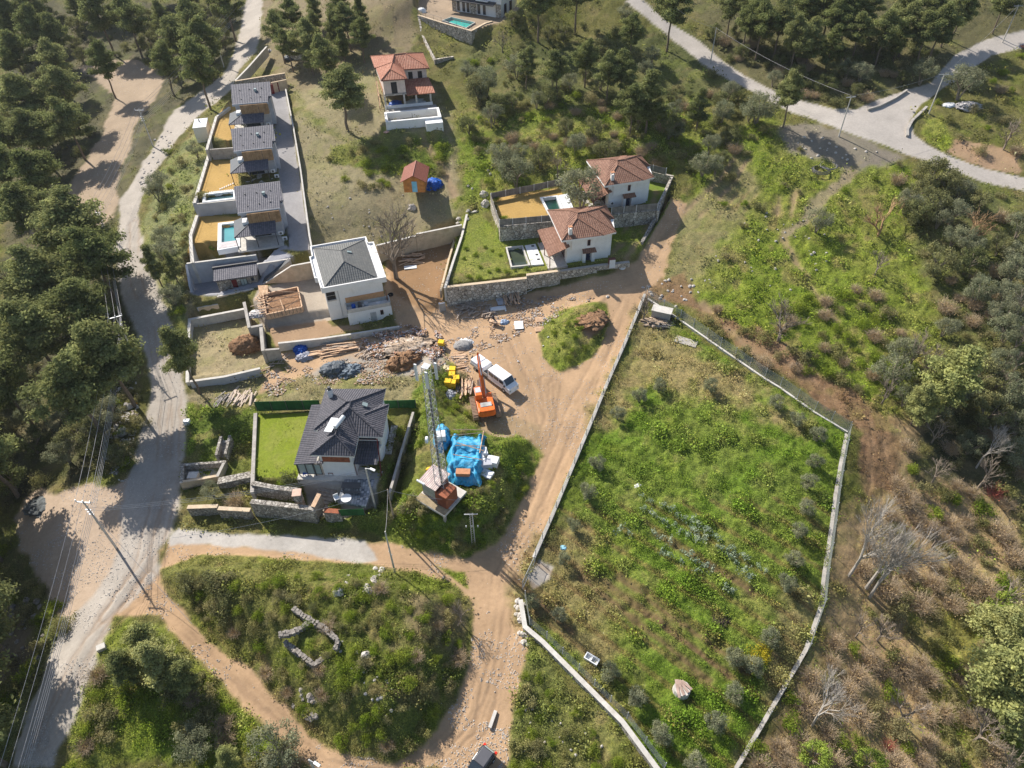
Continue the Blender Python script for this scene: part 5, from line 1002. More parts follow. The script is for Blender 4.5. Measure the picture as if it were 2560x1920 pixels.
tw = onp('telecom_mast', 'tall slender grey lattice mast with antennas beside the rusty cabinets', 'mast', LX * .5 + .15, 2.45, rad(10)); TH = 21.5
wb, wt = .62, .34
cs = [(-1, -1), (1, -1), (1, 1), (-1, 1)]
for x, y in cs: MB().tube((x * wb, y * wb, -.1), (x * wt, y * wt, TH), .05, .04, 5).build('leg', METAL, tw)
br = MB(); ntr = 30
for i in range(ntr):
    z0, z1 = TH * i / ntr, TH * (i + 1) / ntr; a0 = wb + (wt - wb) * i / ntr; a1_ = wb + (wt - wb) * (i + 1) / ntr
    for k in range(4):
        x0, y0 = cs[k]; x1, y1 = cs[(k + 1) % 4]
        if i % 2: x0, y0, x1, y1 = x1, y1, x0, y0
        br.tube((x0 * a0, y0 * a0, z0), (x1 * a1_, y1 * a1_, z1), .02, .02, 3, False); br.tube((x0 * a1_, y0 * a1_, z1), (x1 * a1_, y1 * a1_, z1), .016, .016, 3, False)
br.build('bracing', METAL, tw); MB().tube((.2, -.3, 0), (.15, -.2, TH - 1), .09, .09, 5).build('cable_run', METALD, tw)
for x, y in ((-1.1, -.3), (.5, -.9), (.7, .7)): a = MB().box(x - .14, x + .14, y - .08, y + .08, TH - 2.2, TH + .1).build('antenna_panel', CERAM, tw); MB().tube((x * .5, y * .5, TH - 1.2), (x, y, TH - 1.2), .03).build('bracket', METAL, a)
MB().box(-.4, .4, -.4, .4, TH - .02, TH + .03).build('top_frame', METAL, tw)
dz = TH * .46; MB().tube((-.95, -.2, dz), (-1.2, -.3, dz), .42, .4, 16).build('dish', CERAM, tw)
# ================================================================ excavator
sE = Site((1080 + 890 / 7.542, 840 + 1500 / 7.542), (1080 + 1210 / 7.542, 840 + 1450 / 7.542), G(1215,1030).z + 1.6)
ex = thing('excavator', 'orange tracked excavator with its boom raised, parked beside the timber pile', 'excavator', Vector((sE.o.x, sE.o.y, sE.z - 1.6)), sE.ang)
Wb = sE.L
for x0, x1 in ((-.75, -.05), (Wb + .05, Wb + .75)):
    t = MB(); n = 20; pts = []
    prof = [(.1, .45), (.25, .15), (.6, 0), (3.9, 0), (4.25, .15), (4.4, .45), (4.25, .8), (3.9, .95), (.6, .95), (.25, .8)]
    b0 = len(t.v); t.v += [(x0, y + .2, z) for y, z in prof] + [(x1, y + .2, z) for y, z in prof]; k = len(prof)
    t.f.append(tuple(range(b0, b0 + k))); t.f.append(tuple(reversed(range(b0 + k, b0 + 2 * k))))
    for i in range(k): j = (i + 1) % k; t.f.append((b0 + j, b0 + i, b0 + k + i, b0 + k + j))
    for i in range(14): t.box(x0 - .02, x1 + .02, .75 + i * .28, .87 + i * .28, .93, 1.0)
    t.build('track', TRACK, ex)
MB().box(-.05, Wb + .05, 1.2, 3.6, .35, .85).build('undercarriage', METALD, ex); MB().tube((Wb / 2, 2.3, .8), (Wb / 2, 2.3, 1.1), .7, .7, 16).build('turntable', METALD, ex)
bd = MB().prism([(0, .25), (.35, 0), (Wb - .35, 0), (Wb, .25), (Wb, 3.9), (Wb - .75, 3.9), (Wb - .75, 3.0), (.95, 3.0), (.95, 2.6), (0, 2.6)], 1.1, 1.95).build('body', ORNG, ex, bevel=.06)
MB().prism([(.1, .2), (.4, .08), (Wb - .4, .08), (Wb - .1, .2), (Wb - .1, .9), (.1, .9)], 1.951, 2.2).build('counterweight', ORNG, ex, bevel=.05)
MB().box(.45, Wb - .4, .95, 1.75, 1.95, 2.25).build('engine_grille', stripes('grille_stripes', (.55, .55, .52), (.45, .45, .43), .14, .35), ex)
cb = MB().prism([(-.02, 2.62), (.95, 2.62), (.95, 4.3), (.85, 4.45), (.1, 4.45), (-.02, 4.3)], 1.1, 2.95).build('cab', ORNG, ex, bevel=.05); MB().box(.08, .87, 3.2, 4.2, 2.955, 2.99).build('roof_hatch', METAL, cb); MB().box(.1, .85, 4.4, 4.47, 1.7, 2.8).build('windscreen', GLASS, cb); MB().box(-.045, -.021, 2.9, 4.1, 1.8, 2.75).build('side_window', GLASS, cb)
bo = MB(); cx = Wb / 2 + .12
pth = [(3.2, 1.6, .34), (4.6, 3.2, .36), (6.0, 4.7, .32), (7.6, 5.6, .26)]
for (y0, z0, r0), (y1, z1, r1) in zip(pth[:-1], pth[1:]):
    v = [(cx - .2, y0, z0 - r0), (cx + .2, y0, z0 - r0), (cx + .2, y0, z0 + r0), (cx - .2, y0, z0 + r0), (cx - .2, y1, z1 - r1), (cx + .2, y1, z1 - r1), (cx + .2, y1, z1 + r1), (cx - .2, y1, z1 + r1)]; b0 = len(bo.v); bo.v += v
    for f in ((0, 1, 2, 3), (7, 6, 5, 4), (0, 4, 5, 1), (1, 5, 6, 2), (2, 6, 7, 3), (3, 7, 4, 0)): bo.f.append(tuple(b0 + i for i in f))
bo.build('boom', ORNG, ex); MB().tube((cx - .32, 3.6, 1.5), (cx - .32, 5.2, 3.8), .09, .07).build('boom_cylinder', METAL, ex); MB().tube((cx + .32, 3.6, 1.5), (cx + .32, 5.2, 3.8), .09, .07).build('boom_cylinder', METAL, ex); MB().tube((cx, 5.2, 4.3), (cx, 7.4, 6.2), .09, .07).build('stick_cylinder', METAL, ex)
MB().prism([(cx - .16, 6.6), (cx + .16, 6.6), (cx + .14, 8.0), (cx - .14, 8.0)], [1.7, 1.7, 5.6, 5.6], [2.1, 2.1, 6.2, 6.2]).build('stick', ORNG, ex)
MB().prism([(cx - .5, 5.6), (cx + .5, 5.6), (cx + .5, 6.9), (cx - .5, 6.9)], [.5, .5, .7, .7], [1.2, 1.2, 1.9, 1.9]).build('bucket', TRACK, ex)
# ================================================================ truck
gzt = G(1225, 940).z
pf_, pr_ = P(1285, 965, gzt + 1.5), P(1186, 893, gzt + 1.5); d = pf_ - pr_; ang = math.atan2(d.y, d.x); LT = Vector((d.x, d.y)).length
tr = thing('crew_cab_truck', 'white crew cab truck with an open flatbed parked beside the excavator', 'truck', Vector((pr_.x, pr_.y, gzt)), ang)
HW = .98
cab0 = LT * .46; m = MB()
MB().box(.1, cab0 - .05, -HW, HW, .75, .95).build('flatbed', METALD, tr)
MB().box(.1, cab0 - .05, -HW - .04, -HW, .8, 1.3).build('side_board', plain('pale_board', (.6, .58, .52), .8), tr); MB().box(.1, cab0 - .05, HW, HW + .04, .8, 1.3).build('side_board', MATS['pale_board'], tr)
pr2 = [(cab0, .45), (cab0, 2.25), (LT - 1.35, 2.25), (LT - .75, 1.45), (LT - .05, 1.2), (LT, .5)]
def extr(mb, prof, y0, y1, tp=0):
    n = len(prof); b0 = len(mb.v); mb.v += [(x, y0 + (tp if z > 1.6 else 0), z) for x, z in prof] + [(x, y1 - (tp if z > 1.6 else 0), z) for x, z in prof]
    mb.f.append(tuple(range(b0, b0 + n))); mb.f.append(tuple(reversed(range(b0 + n, b0 + 2 * n))))
    for i in range(n): j = (i + 1) % n; mb.f.append((b0 + j, b0 + i, b0 + n + i, b0 + n + j))
    return mb
bdy = extr(MB(), pr2, -HW, HW, .1).build('body', WHITEP, tr, bevel=.06)
for sg in (-1, 1):
    for x0, x1 in ((cab0 + .3, cab0 + 1.2), (cab0 + 1.4, cab0 + 2.4), (cab0 + 2.6, LT - 1.3)): MB().box(x0, x1, min(sg * (HW - .07), sg * (HW + .0)), max(sg * (HW - .07), sg * (HW + .0)), 1.45, 2.05).build('side_window', GLASS, tr)
MB().slab([(LT - 1.33, -HW + .2, 2.25), (LT - .73, -HW + .2, 1.48), (LT - .73, HW - .2, 1.48), (LT - 1.33, HW - .2, 2.25)], -.03).build('windscreen', GLASS, tr)
for x in (1.2, LT - 1.2):
    for sg in (-1, 1): w_ = MB().tube((x, sg * (HW - .3), .4), (x, sg * (HW + .02), .4), .4, .4, 16).build('wheel', RUBB, tr); MB().tube((x, sg * (HW + .02), .4), (x, sg * (HW + .035), .4), .2, .2, 10).build('rim', METAL, w_)
MB().box(LT - .03, LT + .03, -HW + .05, HW - .05, .35, .6).build('bumper', WHITEP, tr)
for sg in (-1, 1): MB().box(LT - .04, LT + .02, min(sg * .6, sg * .88), max(sg * .6, sg * .88), .75, .98).build('headlight', GLASSG, tr); MB().box(LT - 1.0, LT - .8, min(sg * (HW + .02), sg * (HW + .22)), max(sg * (HW + .02), sg * (HW + .22)), 1.4, 1.7).build('mirror', FRAME, tr)
for i, (x, w) in enumerate(((.15, 1.5), (1.75, 1.2))):
    sk_ = MB().obox((0, 0, .42), w, 1.85, .84).build('sack_stack', plain('white_sacking', (.74, .75, .78), .7, .08, bump=.5, bs=6, stain=(.5, .55, .7)), bevel=.12); T(sk_, ('rear' if i == 0 else 'front') + ' stack of white sacks loaded on the truck flatbed', 'sacks'); p = Vector((x + w / 2, 0, .953)); p.rotate(Matrix.Rotation(ang, 3, 'Z')); sk_.location = tr.location + p; sk_.rotation_euler.z = ang
# ================================================================ dark car at the bottom
zc = G(1210, 1895).z; a = P(1227, 1871, zc + .9); b = P(1202, 1907, zc + .9); d = b - a; ang = math.atan2(d.y, d.x)
cr = thing('parked_car', 'small black hatchback with red tail lamps at the bottom edge of the dirt road', 'car', Vector((a.x, a.y, zc)), ang)
pb_ = [(0, .35), (-.02, .75), (.12, 1.05), (.35, 1.42), (1.2, 1.5), (2.0, 1.46), (2.75, .98), (3.5, .86), (3.75, .6), (3.75, .35)]
extr(MB(), [(x, z) for x, z in pb_ if z < 1.1 or True], -.8, .8, 0).build('lower_body', PAINTK, cr, bevel=.12)
MB().slab([(.4, -.6, 1.52), (1.95, -.6, 1.52), (1.95, .6, 1.52), (.4, .6, 1.52)], .06).build('roof_panel', plain('grey_roof_paint', (.10, .10, .11), .35, .05), cr, bevel=.03)
MB().slab([(2.02, -.66, 1.46), (2.68, -.72, 1.04), (2.68, .72, 1.04), (2.02, .66, 1.46)], -.03).build('windscreen', GLASS, cr); MB().slab([(.12, .6, 1.12), (.33, .55, 1.42), (.33, -.55, 1.42), (.12, -.6, 1.12)], .03).build('rear_window', GLASSG, cr)
for sg in (-1, 1):
    MB().box(-.05, .2, min(sg * .55, sg * .83), max(sg * .55, sg * .83), .78, 1.08).build('tail_lamp', REDL, cr, bevel=.03); MB().box(.5, 2.1, min(sg * .8, sg * .815), max(sg * .8, sg * .815), .98, 1.34).build('side_window', GLASS, cr); MB().box(2.2, 2.35, min(sg * .82, sg * 1.0), max(sg * .82, sg * 1.0), .95, 1.1).build('mirror', PAINTK, cr)
    for x in (.65, 3.0): w_ = MB().tube((x, sg * .6, .3), (x, sg * .83, .3), .3, .3, 16).build('wheel', RUBB, cr); MB().tube((x, sg * .83, .3), (x, sg * .84, .3), .17, .17, 10).build('rim', METAL, w_)
# ================================================================ loose goods
def put(o, px, py, z=None, ang=0, dz=0):
    p = G(px, py) if z is None else P(px, py, z); o.location = p + Vector((0, 0, dz)); o.rotation_euler.z = ang; return o
def heap(name, label, cat, px, py, rx, ry, h, mat, ang=0, seed=1, rough=.3, smooth=True, group=None, z=None):
    o = MB().lump((0, 0, -.1), rx, ry, h, 0, seed, 34, 14, rough * .75).build(name, mat, smooth=smooth); T(o, label, cat, group); return put(o, px, py, z, ang)
heap('soil_heap', 'brown heap of dug soil in the empty plot by the left road', 'heap', 618, 868, 2.6, 2.0, 2.0, SOILM, .3, 2)
heap('rubble_heap', 'long heap of mixed rubble and rubbish below the white annexe', 'heap', 1020, 868, 4.6, 2.4, .7, RUBM, .1, 3, .45)
heap('soil_heap', 'red-brown broken soil mound left of the yellow boxes', 'heap', 1010, 905, 2.6, 1.7, 1.2, SOILM, .6, 4, .45)
heap('gravel_heap', 'grey gravel heap with white spill at the back of the yard', 'heap', 1158, 865, 1.5, 1.2, .8, GRAVM, 0, 5, .15)
heap('gravel_spill', 'white powder spill behind the grey gravel heap', 'heap', 1166, 853, 1.3, .7, .25, CERAM, -.3, 6)
heap('tarp_heap', 'dark grey tarpaulin over a heap below the timber planks', 'tarpaulin', 838, 925, 2.2, 1.6, 1.2, GREYT, .1, 7)
heap('tarp_heap', 'crumpled blue-grey tarpaulin right of the dark grey one', 'tarpaulin', 876, 928, 1.8, 1.2, .7, plain('slate_tarpaulin', (.14, .18, .22), .6, .4, 2, bump=.9, bs=4), .5, 8, .5)
heap('tarp_heap', 'deep blue tarpaulin spilling over the long low concrete wall', 'tarpaulin', 752, 872, 1.1, 1.6, 1.0, BLUED, .2, 9)
heap('rubbish_heap', 'pile of grey and blue sacking under the deep blue tarpaulin', 'heap', 764, 892, 1.4, 1.0, .7, plain('sacking', (.35, .36, .42), .8, .4, 3, bump=.8, bs=5), .4, 10, .4)
heap('tarp_heap', 'bright blue tarpaulin bundle beside the log shed', 'tarpaulin', 1082, 463, 1.9, 1.8, 1.2, BLUED, .1, 11)
heap('tarp_bundle', 'narrow sky-blue tarpaulin bundle beside the lattice mast', 'tarpaulin', 1105, 1098, 1.1, 2.3, 1.2, BLUET, .05, 12, .25)
heap('tarp_heap', 'grey and silver plastic heap left of the weathered timber', 'heap', 1124, 988, 1.0, .9, .7, plain('silver_sheet', (.4, .42, .46), .5, .5, 2, bump=.8, bs=4), 0, 13, .4)
heap('soil_heap', 'bare reddish soil bank on the green patch in the fork', 'heap', 1480, 800, 2.6, 2.2, .7, SOILM, .5, 14, .4)
heap('rubbish_heap', 'ring of white and grey stones and rubbish round the concrete hut', 'heap', 1645, 808, 2.6, 1.1, .6, RUBM, -.2, 15, .5)
heap('rubble_heap', 'pale rubble and white trash heap beside the junction pole', 'heap', 2420, 268, 2.4, 1.5, 1.0, plain('pale_rubble', (.45, .43, .42), .9, .35, 4, bump=.9, bs=6), 0, 16, .4)
heap('tarp_heap', 'white sheet spread beside the junction trash heap', 'sheet', 2372, 262, 1.6, 1.1, .35, CERAM, .3, 17, .2)
heap('tarp_heap', 'dark round tarpaulin heap in the upper dirt plot', 'tarpaulin', 727, 146, 1.7, 1.3, .9, GREYT, 0, 18)
heap('rubble_heap', 'pale rubble heap in the corner of the upper dirt plot', 'heap', 668, 130, 1.4, 1.1, .7, ROCK, .3, 19, .4)
heap('sack_heap', 'white sack on the wall corner left of the turquoise pool', 'sack', 1054, 30, 1.2, 1.0, 1.0, CERAM, 0, 20, .2, z=21.5)
heap('ash_patch', 'black and grey ash heap in the lower left clearing', 'heap', 108, 1262, 2.2, 1.6, .25, plain('ash', (.12, .13, .13), .95, .5, 2, bump=.8), .1, 21, .4)
heap('burnt_patch', 'dark burnt patch of weeds in the garden', 'heap', 1788, 1544, 1.6, 1.3, .12, plain('burnt_soil', (.07, .05, .035), .95, .3, 4, bump=.8), 0, 22, .3)
# blue tarpaulin covered frame
bt = thing('tarp_covered_frame', 'large sky-blue tarpaulin sagging over a timber frame in the grass', 'tarpaulin', G(1165, 1150), rad(-4)); rr_ = random.Random(3); NXg, NYg = 44, 70; vs = []; fs_ = []
for j in range(NYg):
    for i in range(NXg):
        u, v = i / (NXg - 1), j / (NYg - 1); e = min(u, 1 - u, v, 1 - v) * 8; hgt = min(1, e) * (1.5 - .5 * math.sin(v * 9) ** 2 * (0.2 < u < .8)) * (1 if v > .22 else .75) + .10 * math.sin(u * 23 + 3 * math.sin(v * 7)) * math.sin(v * 19 + u * 5) + rr_.uniform(-.015, .03)
        vs.append(((u - .5) * (5.0 - .9 * abs(v - .6)) + .12 * math.sin(v * 21), (v - .5) * 8.4 + .12 * math.sin(u * 17), max(.03, hgt)))
for j in range(NYg - 1):
    for i in range(NXg - 1): a = j * NXg + i; fs_.append((a, a + 1, a + 1 + NXg, a + NXg))
tb = MB(); tb.v = vs; tb.f = fs_; tb.build('sheet', BLUET, bt, True)
for i, (x0, y0, x1, y1) in enumerate([(-2.2, 2.6, 2.4, 3.4), (2.1, 3.6, 1.9, -.2), (-1.4, .9, 2.5, 1.0), (-1.2, 1.4, 2.4, .2), (-1.5, -.6, 2.3, -1.3), (-2.0, 3.7, 2.2, 3.8)]): MB().tube((x0, y0, 1.75), (x1, y1, 1.72), .07, .07, 4).build('batten', PLANK, bt)
MB().box(-.9, .9, -3.4, -2.5, .8, 1.35).build('brick_pallet', BRICK, bt)
for i, (px, py, a, mt, lb) in enumerate([(1205,1140,.2,METALD,'black framed white pallet load nearest the dirt yard'),(1198,1158,.5,CERAM,'white crate behind the pale stacked crate'),(1188,1172,-.35,CONCL,'pale grey crate at the lower left of the white goods'),(1232,1160,-.3,CERAM,'white box at the right end of the white goods'),(1218,1188,-.5,CERAM,'open white tray at the bottom of the white goods'),(1216,1166,.1,GREYW,'grey box in the middle of the white goods'),(1102,1108,.1,CERAM,'white appliance on the narrow blue tarpaulin bundle')]):
    c = thing('crate', lb, 'crate', G(px, py), a); MB().box(-.75, .75, -.6, .6, .12, 1.0 if i != 4 else .4).build('box', mt if i else CERAM, c, bevel=.04); MB().box(-.78, .78, -.63, .63, 0, .11).build('pallet', PLANKG if i else METALD, c)
    if i == 6: c.location.z += .9
for i, (px, py, lb) in enumerate([(1104,868,'yellow box standing alone at the edge of the rubble'),(1132,935,'yellow box, topmost of the yellow cluster'),(1131,948,'yellow box in the middle of the yellow cluster'),(1142,957,'yellow box at the right side of the yellow cluster'),(1121,966,'yellow box, lower left of the yellow cluster'),(1133,968,'yellow box, lowest of the yellow cluster')]):
    y = thing('yellow_box', lb, 'box', G(px, py), rad([-12, -5, 0, 4, -8, -6][i]), 'yellow plastic boxes'); MB().box(-.42, .42, -.42, .42, 0, 1.15).build('box_body', YELL, y, bevel=.03); MB().box(-.45, .45, -.45, .45, 1.155, 1.22).build('lid', YELL, y)
heap('sheet', 'crumpled yellow sheet below the villa stone wall', 'sheet', 1384, 706, .9, .45, .3, YELL, .2, 31)
heap('sheet', 'crumpled yellow-orange sheet at the foot of the mast', 'sheet', 1098, 1172, 1.5, .5, .35, plain('amber_plastic', (.8, .42, .02), .6, .1), 0, 32)
heap('sheet', 'white and yellow rubbish left of the yellow box cluster', 'heap', 1118, 921, .9, .7, .4, plain('mixed_litter', (.7, .6, .4), .8, .4, 4), 0, 33, .5)
heap('sheet', 'white plastic piece lying in the middle of the garden greens', 'sheet', 1596, 1215, .55, .4, .25, CERAM, .4, 34); heap('bag', 'pale blue bag on the garden soil', 'bag', 1411, 1369, .5, .4, .3, plain('pale_blue_plastic', (.3, .6, .75), .6), 0, 35)
heap('bag', 'orange bag beside a boulder at the left road edge', 'bag', 334, 1010, .7, .35, .3, plain('orange_cloth', (.8, .35, .02), .7), .1, 36)
bt_ = thing('bathtub', 'cracked white tub lying in the lower garden', 'tub', G(1479,1651), -.6); MB().box(-.8, .8, -.4, -.3, 0, .5).box(-.8, .8, .3, .4, 0, .5).box(-.8, -.7, -.3, .3, 0, .5).box(.7, .8, -.3, .3, 0, .5).box(-.7, .7, -.3, .3, 0, .12).box(-.05, .05, -.3, .3, .12, .5).build('shell', CERAM, bt_)
wbx = thing('wooden_tub', 'round pale tub with broken boards on top in the lower garden', 'tub', G(1703,1728), .3); MB().tube((0, 0, 0), (0, 0, .75), .95, .85, 14).build('tub_body', CONCL, wbx)
for i in range(4): MB().obox((-.5 + i * .35, .1, .82 + .03 * i), .28, 1.9 - .2 * i, .05, .25 * i - .3).build('board', plain('pinkish_board', (.42, .3, .24), .9, .2), wbx)
# planks, beams, boards
PIL = PLANK
def planks(name, label, group, cx, cy, n, L0, sx, sy, ang, jit, mat, seed, lift=.5, wid=.16):
    r = random.Random(seed)
    for i in range(n):
        l = L0 * r.uniform(.6, 1.1); o = MB().obox((0, 0, 0), l, wid * r.uniform(.7, 1.4), .07).build(name, mat if r.random() < .75 else PLANKG)
        px, py = cx + r.uniform(-sx, sx), cy + r.uniform(-sy, sy); p = G(px, py); o.location = p + Vector((0, 0, .06 + r.random() * lift)); o.rotation_euler = (0, r.uniform(-.06, .06), ang + r.uniform(-jit, jit)); T(o, label, 'plank', group)
planks('timber_plank', 'long reddish plank in the stack above the dark tarpaulins', 'planks stacked above the dark tarpaulins', 862, 872, 26, 5.0, 30, 9, rad(12), .12, PLANK, 1, .5)
planks('timber_plank', 'reddish plank lying left of the long plank stack', 'planks left of the long stack', 812, 884, 16, 4.2, 22, 6, rad(10), .15, PLANK, 2, .4)
planks('timber_plank', 'rough plank at the right end of the tarpaulin area', 'planks at the rubble end', 915, 880, 14, 2.6, 18, 12, rad(50), .6, PLANKG, 3, .4)
planks('timber_plank', 'plank laid crossways beside the yellow box row', 'short planks laid in a ladder-like row', 1154, 902, 18, 2.1, 9, 22, rad(6), .12, PLANK, 4, .15)
planks('timber_beam', 'pale upright-lying beam in the pile left of the excavator', 'beams heaped left of the excavator', 1168, 972, 26, 2.9, 13, 14, rad(85), .25, PLANK, 5, .8)
planks('timber_beam', 'dark beam beside the pale beam pile', 'dark beams left of the excavator', 1146, 972, 10, 2.6, 6, 12, rad(84), .1, METALD, 6, .3)
planks('timber_plank', 'scattered board at the foot of the high stone wall', 'boards scattered below the high stone wall', 1185, 778, 46, 2.6, 42, 18, rad(30), 1.3, PLANKG, 7, .5)
planks('timber_prop', 'pale pole end in the bundle against the stone wall', 'bundle of poles against the stone wall', 1278, 748, 30, 3.6, 19, 6, rad(100), .2, PLANK, 8, .8, .13)
planks('timber_plank', 'plank in the pile behind the big bare tree', 'planks behind the bare tree', 1030, 650, 24, 2.8, 22, 12, rad(8), .45, PLANK, 9, .4)
planks('timber_beam', 'pale beam in the lattice pile at the plot corner near the left road', 'pale beams at the lower plot corner', 610, 995, 22, 2.6, 26, 16, rad(80), .35, plain('pale_beam', (.55, .45, .36), .9, .15), 10, .4, .22)
planks('timber_beam', 'grey stick in the bundle left of the pale beams', 'grey sticks left of the pale beams', 560, 1000, 24, 2.2, 20, 10, rad(75), .3, plain('grey_stick', (.36, .33, .3), .9, .2), 11, .3, .1)
planks('timber_plank', 'broken board on the slope below the brown soil plot', 'broken boards on the slope', 700, 905, 9, 2.2, 30, 14, rad(30), 1.0, PLANKG, 12, .1)
for i, (px, py, lb, mt) in enumerate([(1350,800,'slatted pallet, upper one beside the green patch',0),(1348,824,'slatted pallet, lower one beside the green patch',0),(1297,815,'white topped pallet lying in the dirt yard',1)]):
    c = thing('pallet', lb, 'pallet', G(px, py), rad(3), 'pallets in the yard'); 
    for k in range(6): MB().box(-.75, .75, -.6 + k * .21, -.45 + k * .21, .12, .16).build('slat', PLANK, c)
    for k in (-.6, 0, .55): MB().box(k, k + .1, -.6, .6, 0, .115).build('bearer', PLANKG, c)
    if i == 2: MB().box(-.7, .7, -1.0, 1.0, .17, .24).build('sheet', CERAM, c)
def board(name, label, cat, px, py, lx, ly, ang, mat, h=.08): o = MB().obox((0, 0, h / 2 + .05), lx, ly, h).build(name, mat); T(o, label, cat); return put(o, px, py, None, ang)
board('concrete_slab', 'white slab lying beside the planks by the bare tree', 'slab', 1026, 669, 2.2, 1.0, rad(8), CERAM); board('metal_sheet', 'grey blue metal sheet on the timber below the stone wall', 'sheet', 1250, 752, 1.2, 2.4, rad(15), GREYW); board('plastic_sheet', 'crumpled pale plastic sheet in front of the pole bundle', 'sheet', 1245, 773, 2.6, .9, rad(10), CERAM, .2)
board('plank', 'single pale plank on the garden soil near the gate', 'plank', 1472, 1408, 1.7, .14, rad(-52), PLANK); board('plank', 'long pale pipe lying by the yellow sheet', 'pipe', 1335, 722, 3.2, .12, rad(38), CONCL); board('plank', 'pinkish board leaning below the unfinished pool box', 'board', 966, 331, 1.0, .8, rad(50), plain('pink_board', (.6, .35, .28), .8)); board('plank', 'straight branch left lying beside the garden rubbish', 'plank', 1382, 1506, 1.6, .12, rad(-50), PLANK)
board('sheet_metal', 'white sign-like sheet lying at the left road edge', 'sheet', 256, 1622, .9, .7, .5, CONCL, .5); board('concrete_slab', 'long pale log beside the dirt track bend', 'log', 1232, 1800, 1.8, .35, rad(70), CONCL, .25)
board('concrete_slab', 'grey concrete slab on the soil below the concrete hut', 'slab', 1715, 855, 3.4, 1.6, rad(-28), CONCR, .1)
# formwork pit
sF = Site((668,794), (757,775), 4.5); fw = thing('formwork', 'timber formwork beams round a square pit on the concrete slab', 'formwork', sF.o, sF.ang)
LF = sF.L; MB().box(.2, LF - .2, .2, 5.6, -.3, .1).build('pit_floor', SOILM, fw)
for a in ((0, LF, -.1, .1), (0, LF, 5.7, 5.9)): MB().box(a[0], a[1], a[2], a[3], -.4, .7).build('shutter_board', PLANK, fw)
for a in ((-.1, .1, .1, 5.7), (LF - .1, LF + .1, .1, 5.7)): MB().box(a[0], a[1], a[2], a[3], -.4, .702).build('shutter_board', PLANK, fw)
for (x0, y0, x1, y1) in ((0, 2.9, LF, 3.4), (LF * .5, 0, LF * .45, 3.1), (0, 1.5, LF * .5, .2), (LF * .5, .2, LF, 2.2), (LF * .35, 5.8, LF, 4.0), (0, 4.4, LF * .25, 5.8)): MB().tube((x0, y0, .78), (x1, y1, .8), .08, .08, 4).build('beam', PLANK, fw)
for i in range(8): MB().obox((-.5 + .1 * math.sin(i * 3), .3 + i * .7, .75), 1.1, .1, .1, .2 * math.sin(i * 5)).build('strut', PLANK, fw)
for i in range(9): MB().tube((.6 + i * .6, -.25, -.1), (.6 + i * .6, -.25, 1.1), .03, .03, 4).build('stake', METALD, fw)
planks('timber_plank', 'board on the cluttered deck left of the formwork pit', 'boards left of the formwork pit', 655, 765, 26, 1.7, 14, 24, rad(10), 1.2, PLANK, 21, .9)
patch('timber_deck', 'small planked timber deck at the upper left of the formwork', 'deck', f3, [(1330,890),(1470,870),(1470,715),(1300,720)], 4.3, stripes('deck_boards', (.5, .32, .19), (.6, .42, .27), .3, .12), .9)
heap('rubbish_heap', 'white sacks and litter below the planked deck', 'heap', 645, 785, 1.6, 1.0, .5, plain('sack_litter', (.6, .57, .55), .8, .4, 4, bump=.8), .2, 41, .5, z=4.2)
# small cabin, hut, pillar, tyres, boulders
fc = zt(470, 180, 6.9125); sK = Site(fc(180,1215), fc(320,1200), G(*fc(250,1210)).z); kb = thing('white_cabin', 'small white box cabin with a flat roof at the foot of the villa wall', 'cabin', sK.o, sK.ang)
MB().box(-.2, 2.5, 0, 4.6, -.5, 3.1).build('wall', CERAM, kb); MB().box(-.25, 2.55, -.05, 4.65, 3.1, 3.22).build('roof', CERAM, kb); MB().tube((.9, 3.0, 3.2), (.9, 3.0, 3.8), .14, .1, 8).build('vent', METALD, kb)
hu = thing('concrete_hut', 'low grey concrete block hut at the top corner of the garden', 'hut', G(1650, 800), rad(-22)); MB().box(-1.5, 1.5, 0, 1.5, -.2, 1.5).build('wall', CONCR, hu); MB().box(-1.6, 1.6, -.1, 1.6, 1.5, 1.62).build('roof', CONCL, hu)
pi = thing('meter_pillar', 'white box pillar with brown side on the villa wall near the tyre', 'pillar', P(1529, 664, 7.0), rad(8)); MB().box(-.5, .5, -.3, .3, -.3, 1.3).build('body', CERAM, pi); MB().box(-.58, -.51, -.32, .32, -.3, 1.35).build('brown_side', FRAMER, pi); MB().box(-.58, .55, -.33, .33, 1.35, 1.42).build('cap', FRAMER, pi)
def torus(mb, c, R_, r_, n=20, k=8, sz=1.0):
    b0 = len(mb.v)
    for i in range(n):
        a = 2 * math.pi * i / n
        for j in range(k): t = 2 * math.pi * j / k; mb.v.append((c[0] + (R_ + r_ * math.cos(t)) * math.cos(a), c[1] + (R_ + r_ * math.cos(t)) * math.sin(a), c[2] + r_ * sz * math.sin(t)))
    for i in range(n):
        for j in range(k): mb.f.append((b0 + i * k + j, b0 + ((i + 1) % n) * k + j, b0 + ((i + 1) % n) * k + (j + 1) % k, b0 + i * k + (j + 1) % k))
    return mb
ty = torus(MB(), (0, 0, .2), .42, .2).build('tyre', CERAM, smooth=True); T(ty, 'white painted tyre at the right end of the villa stone wall', 'tyre'); put(ty, 1555, 671)
ty = torus(MB(), (0, 0, .15), .32, .15).build('tyre', RUBB, smooth=True); T(ty, 'black tyre lying in shade right of the white house', 'tyre'); put(ty, 977, 738)
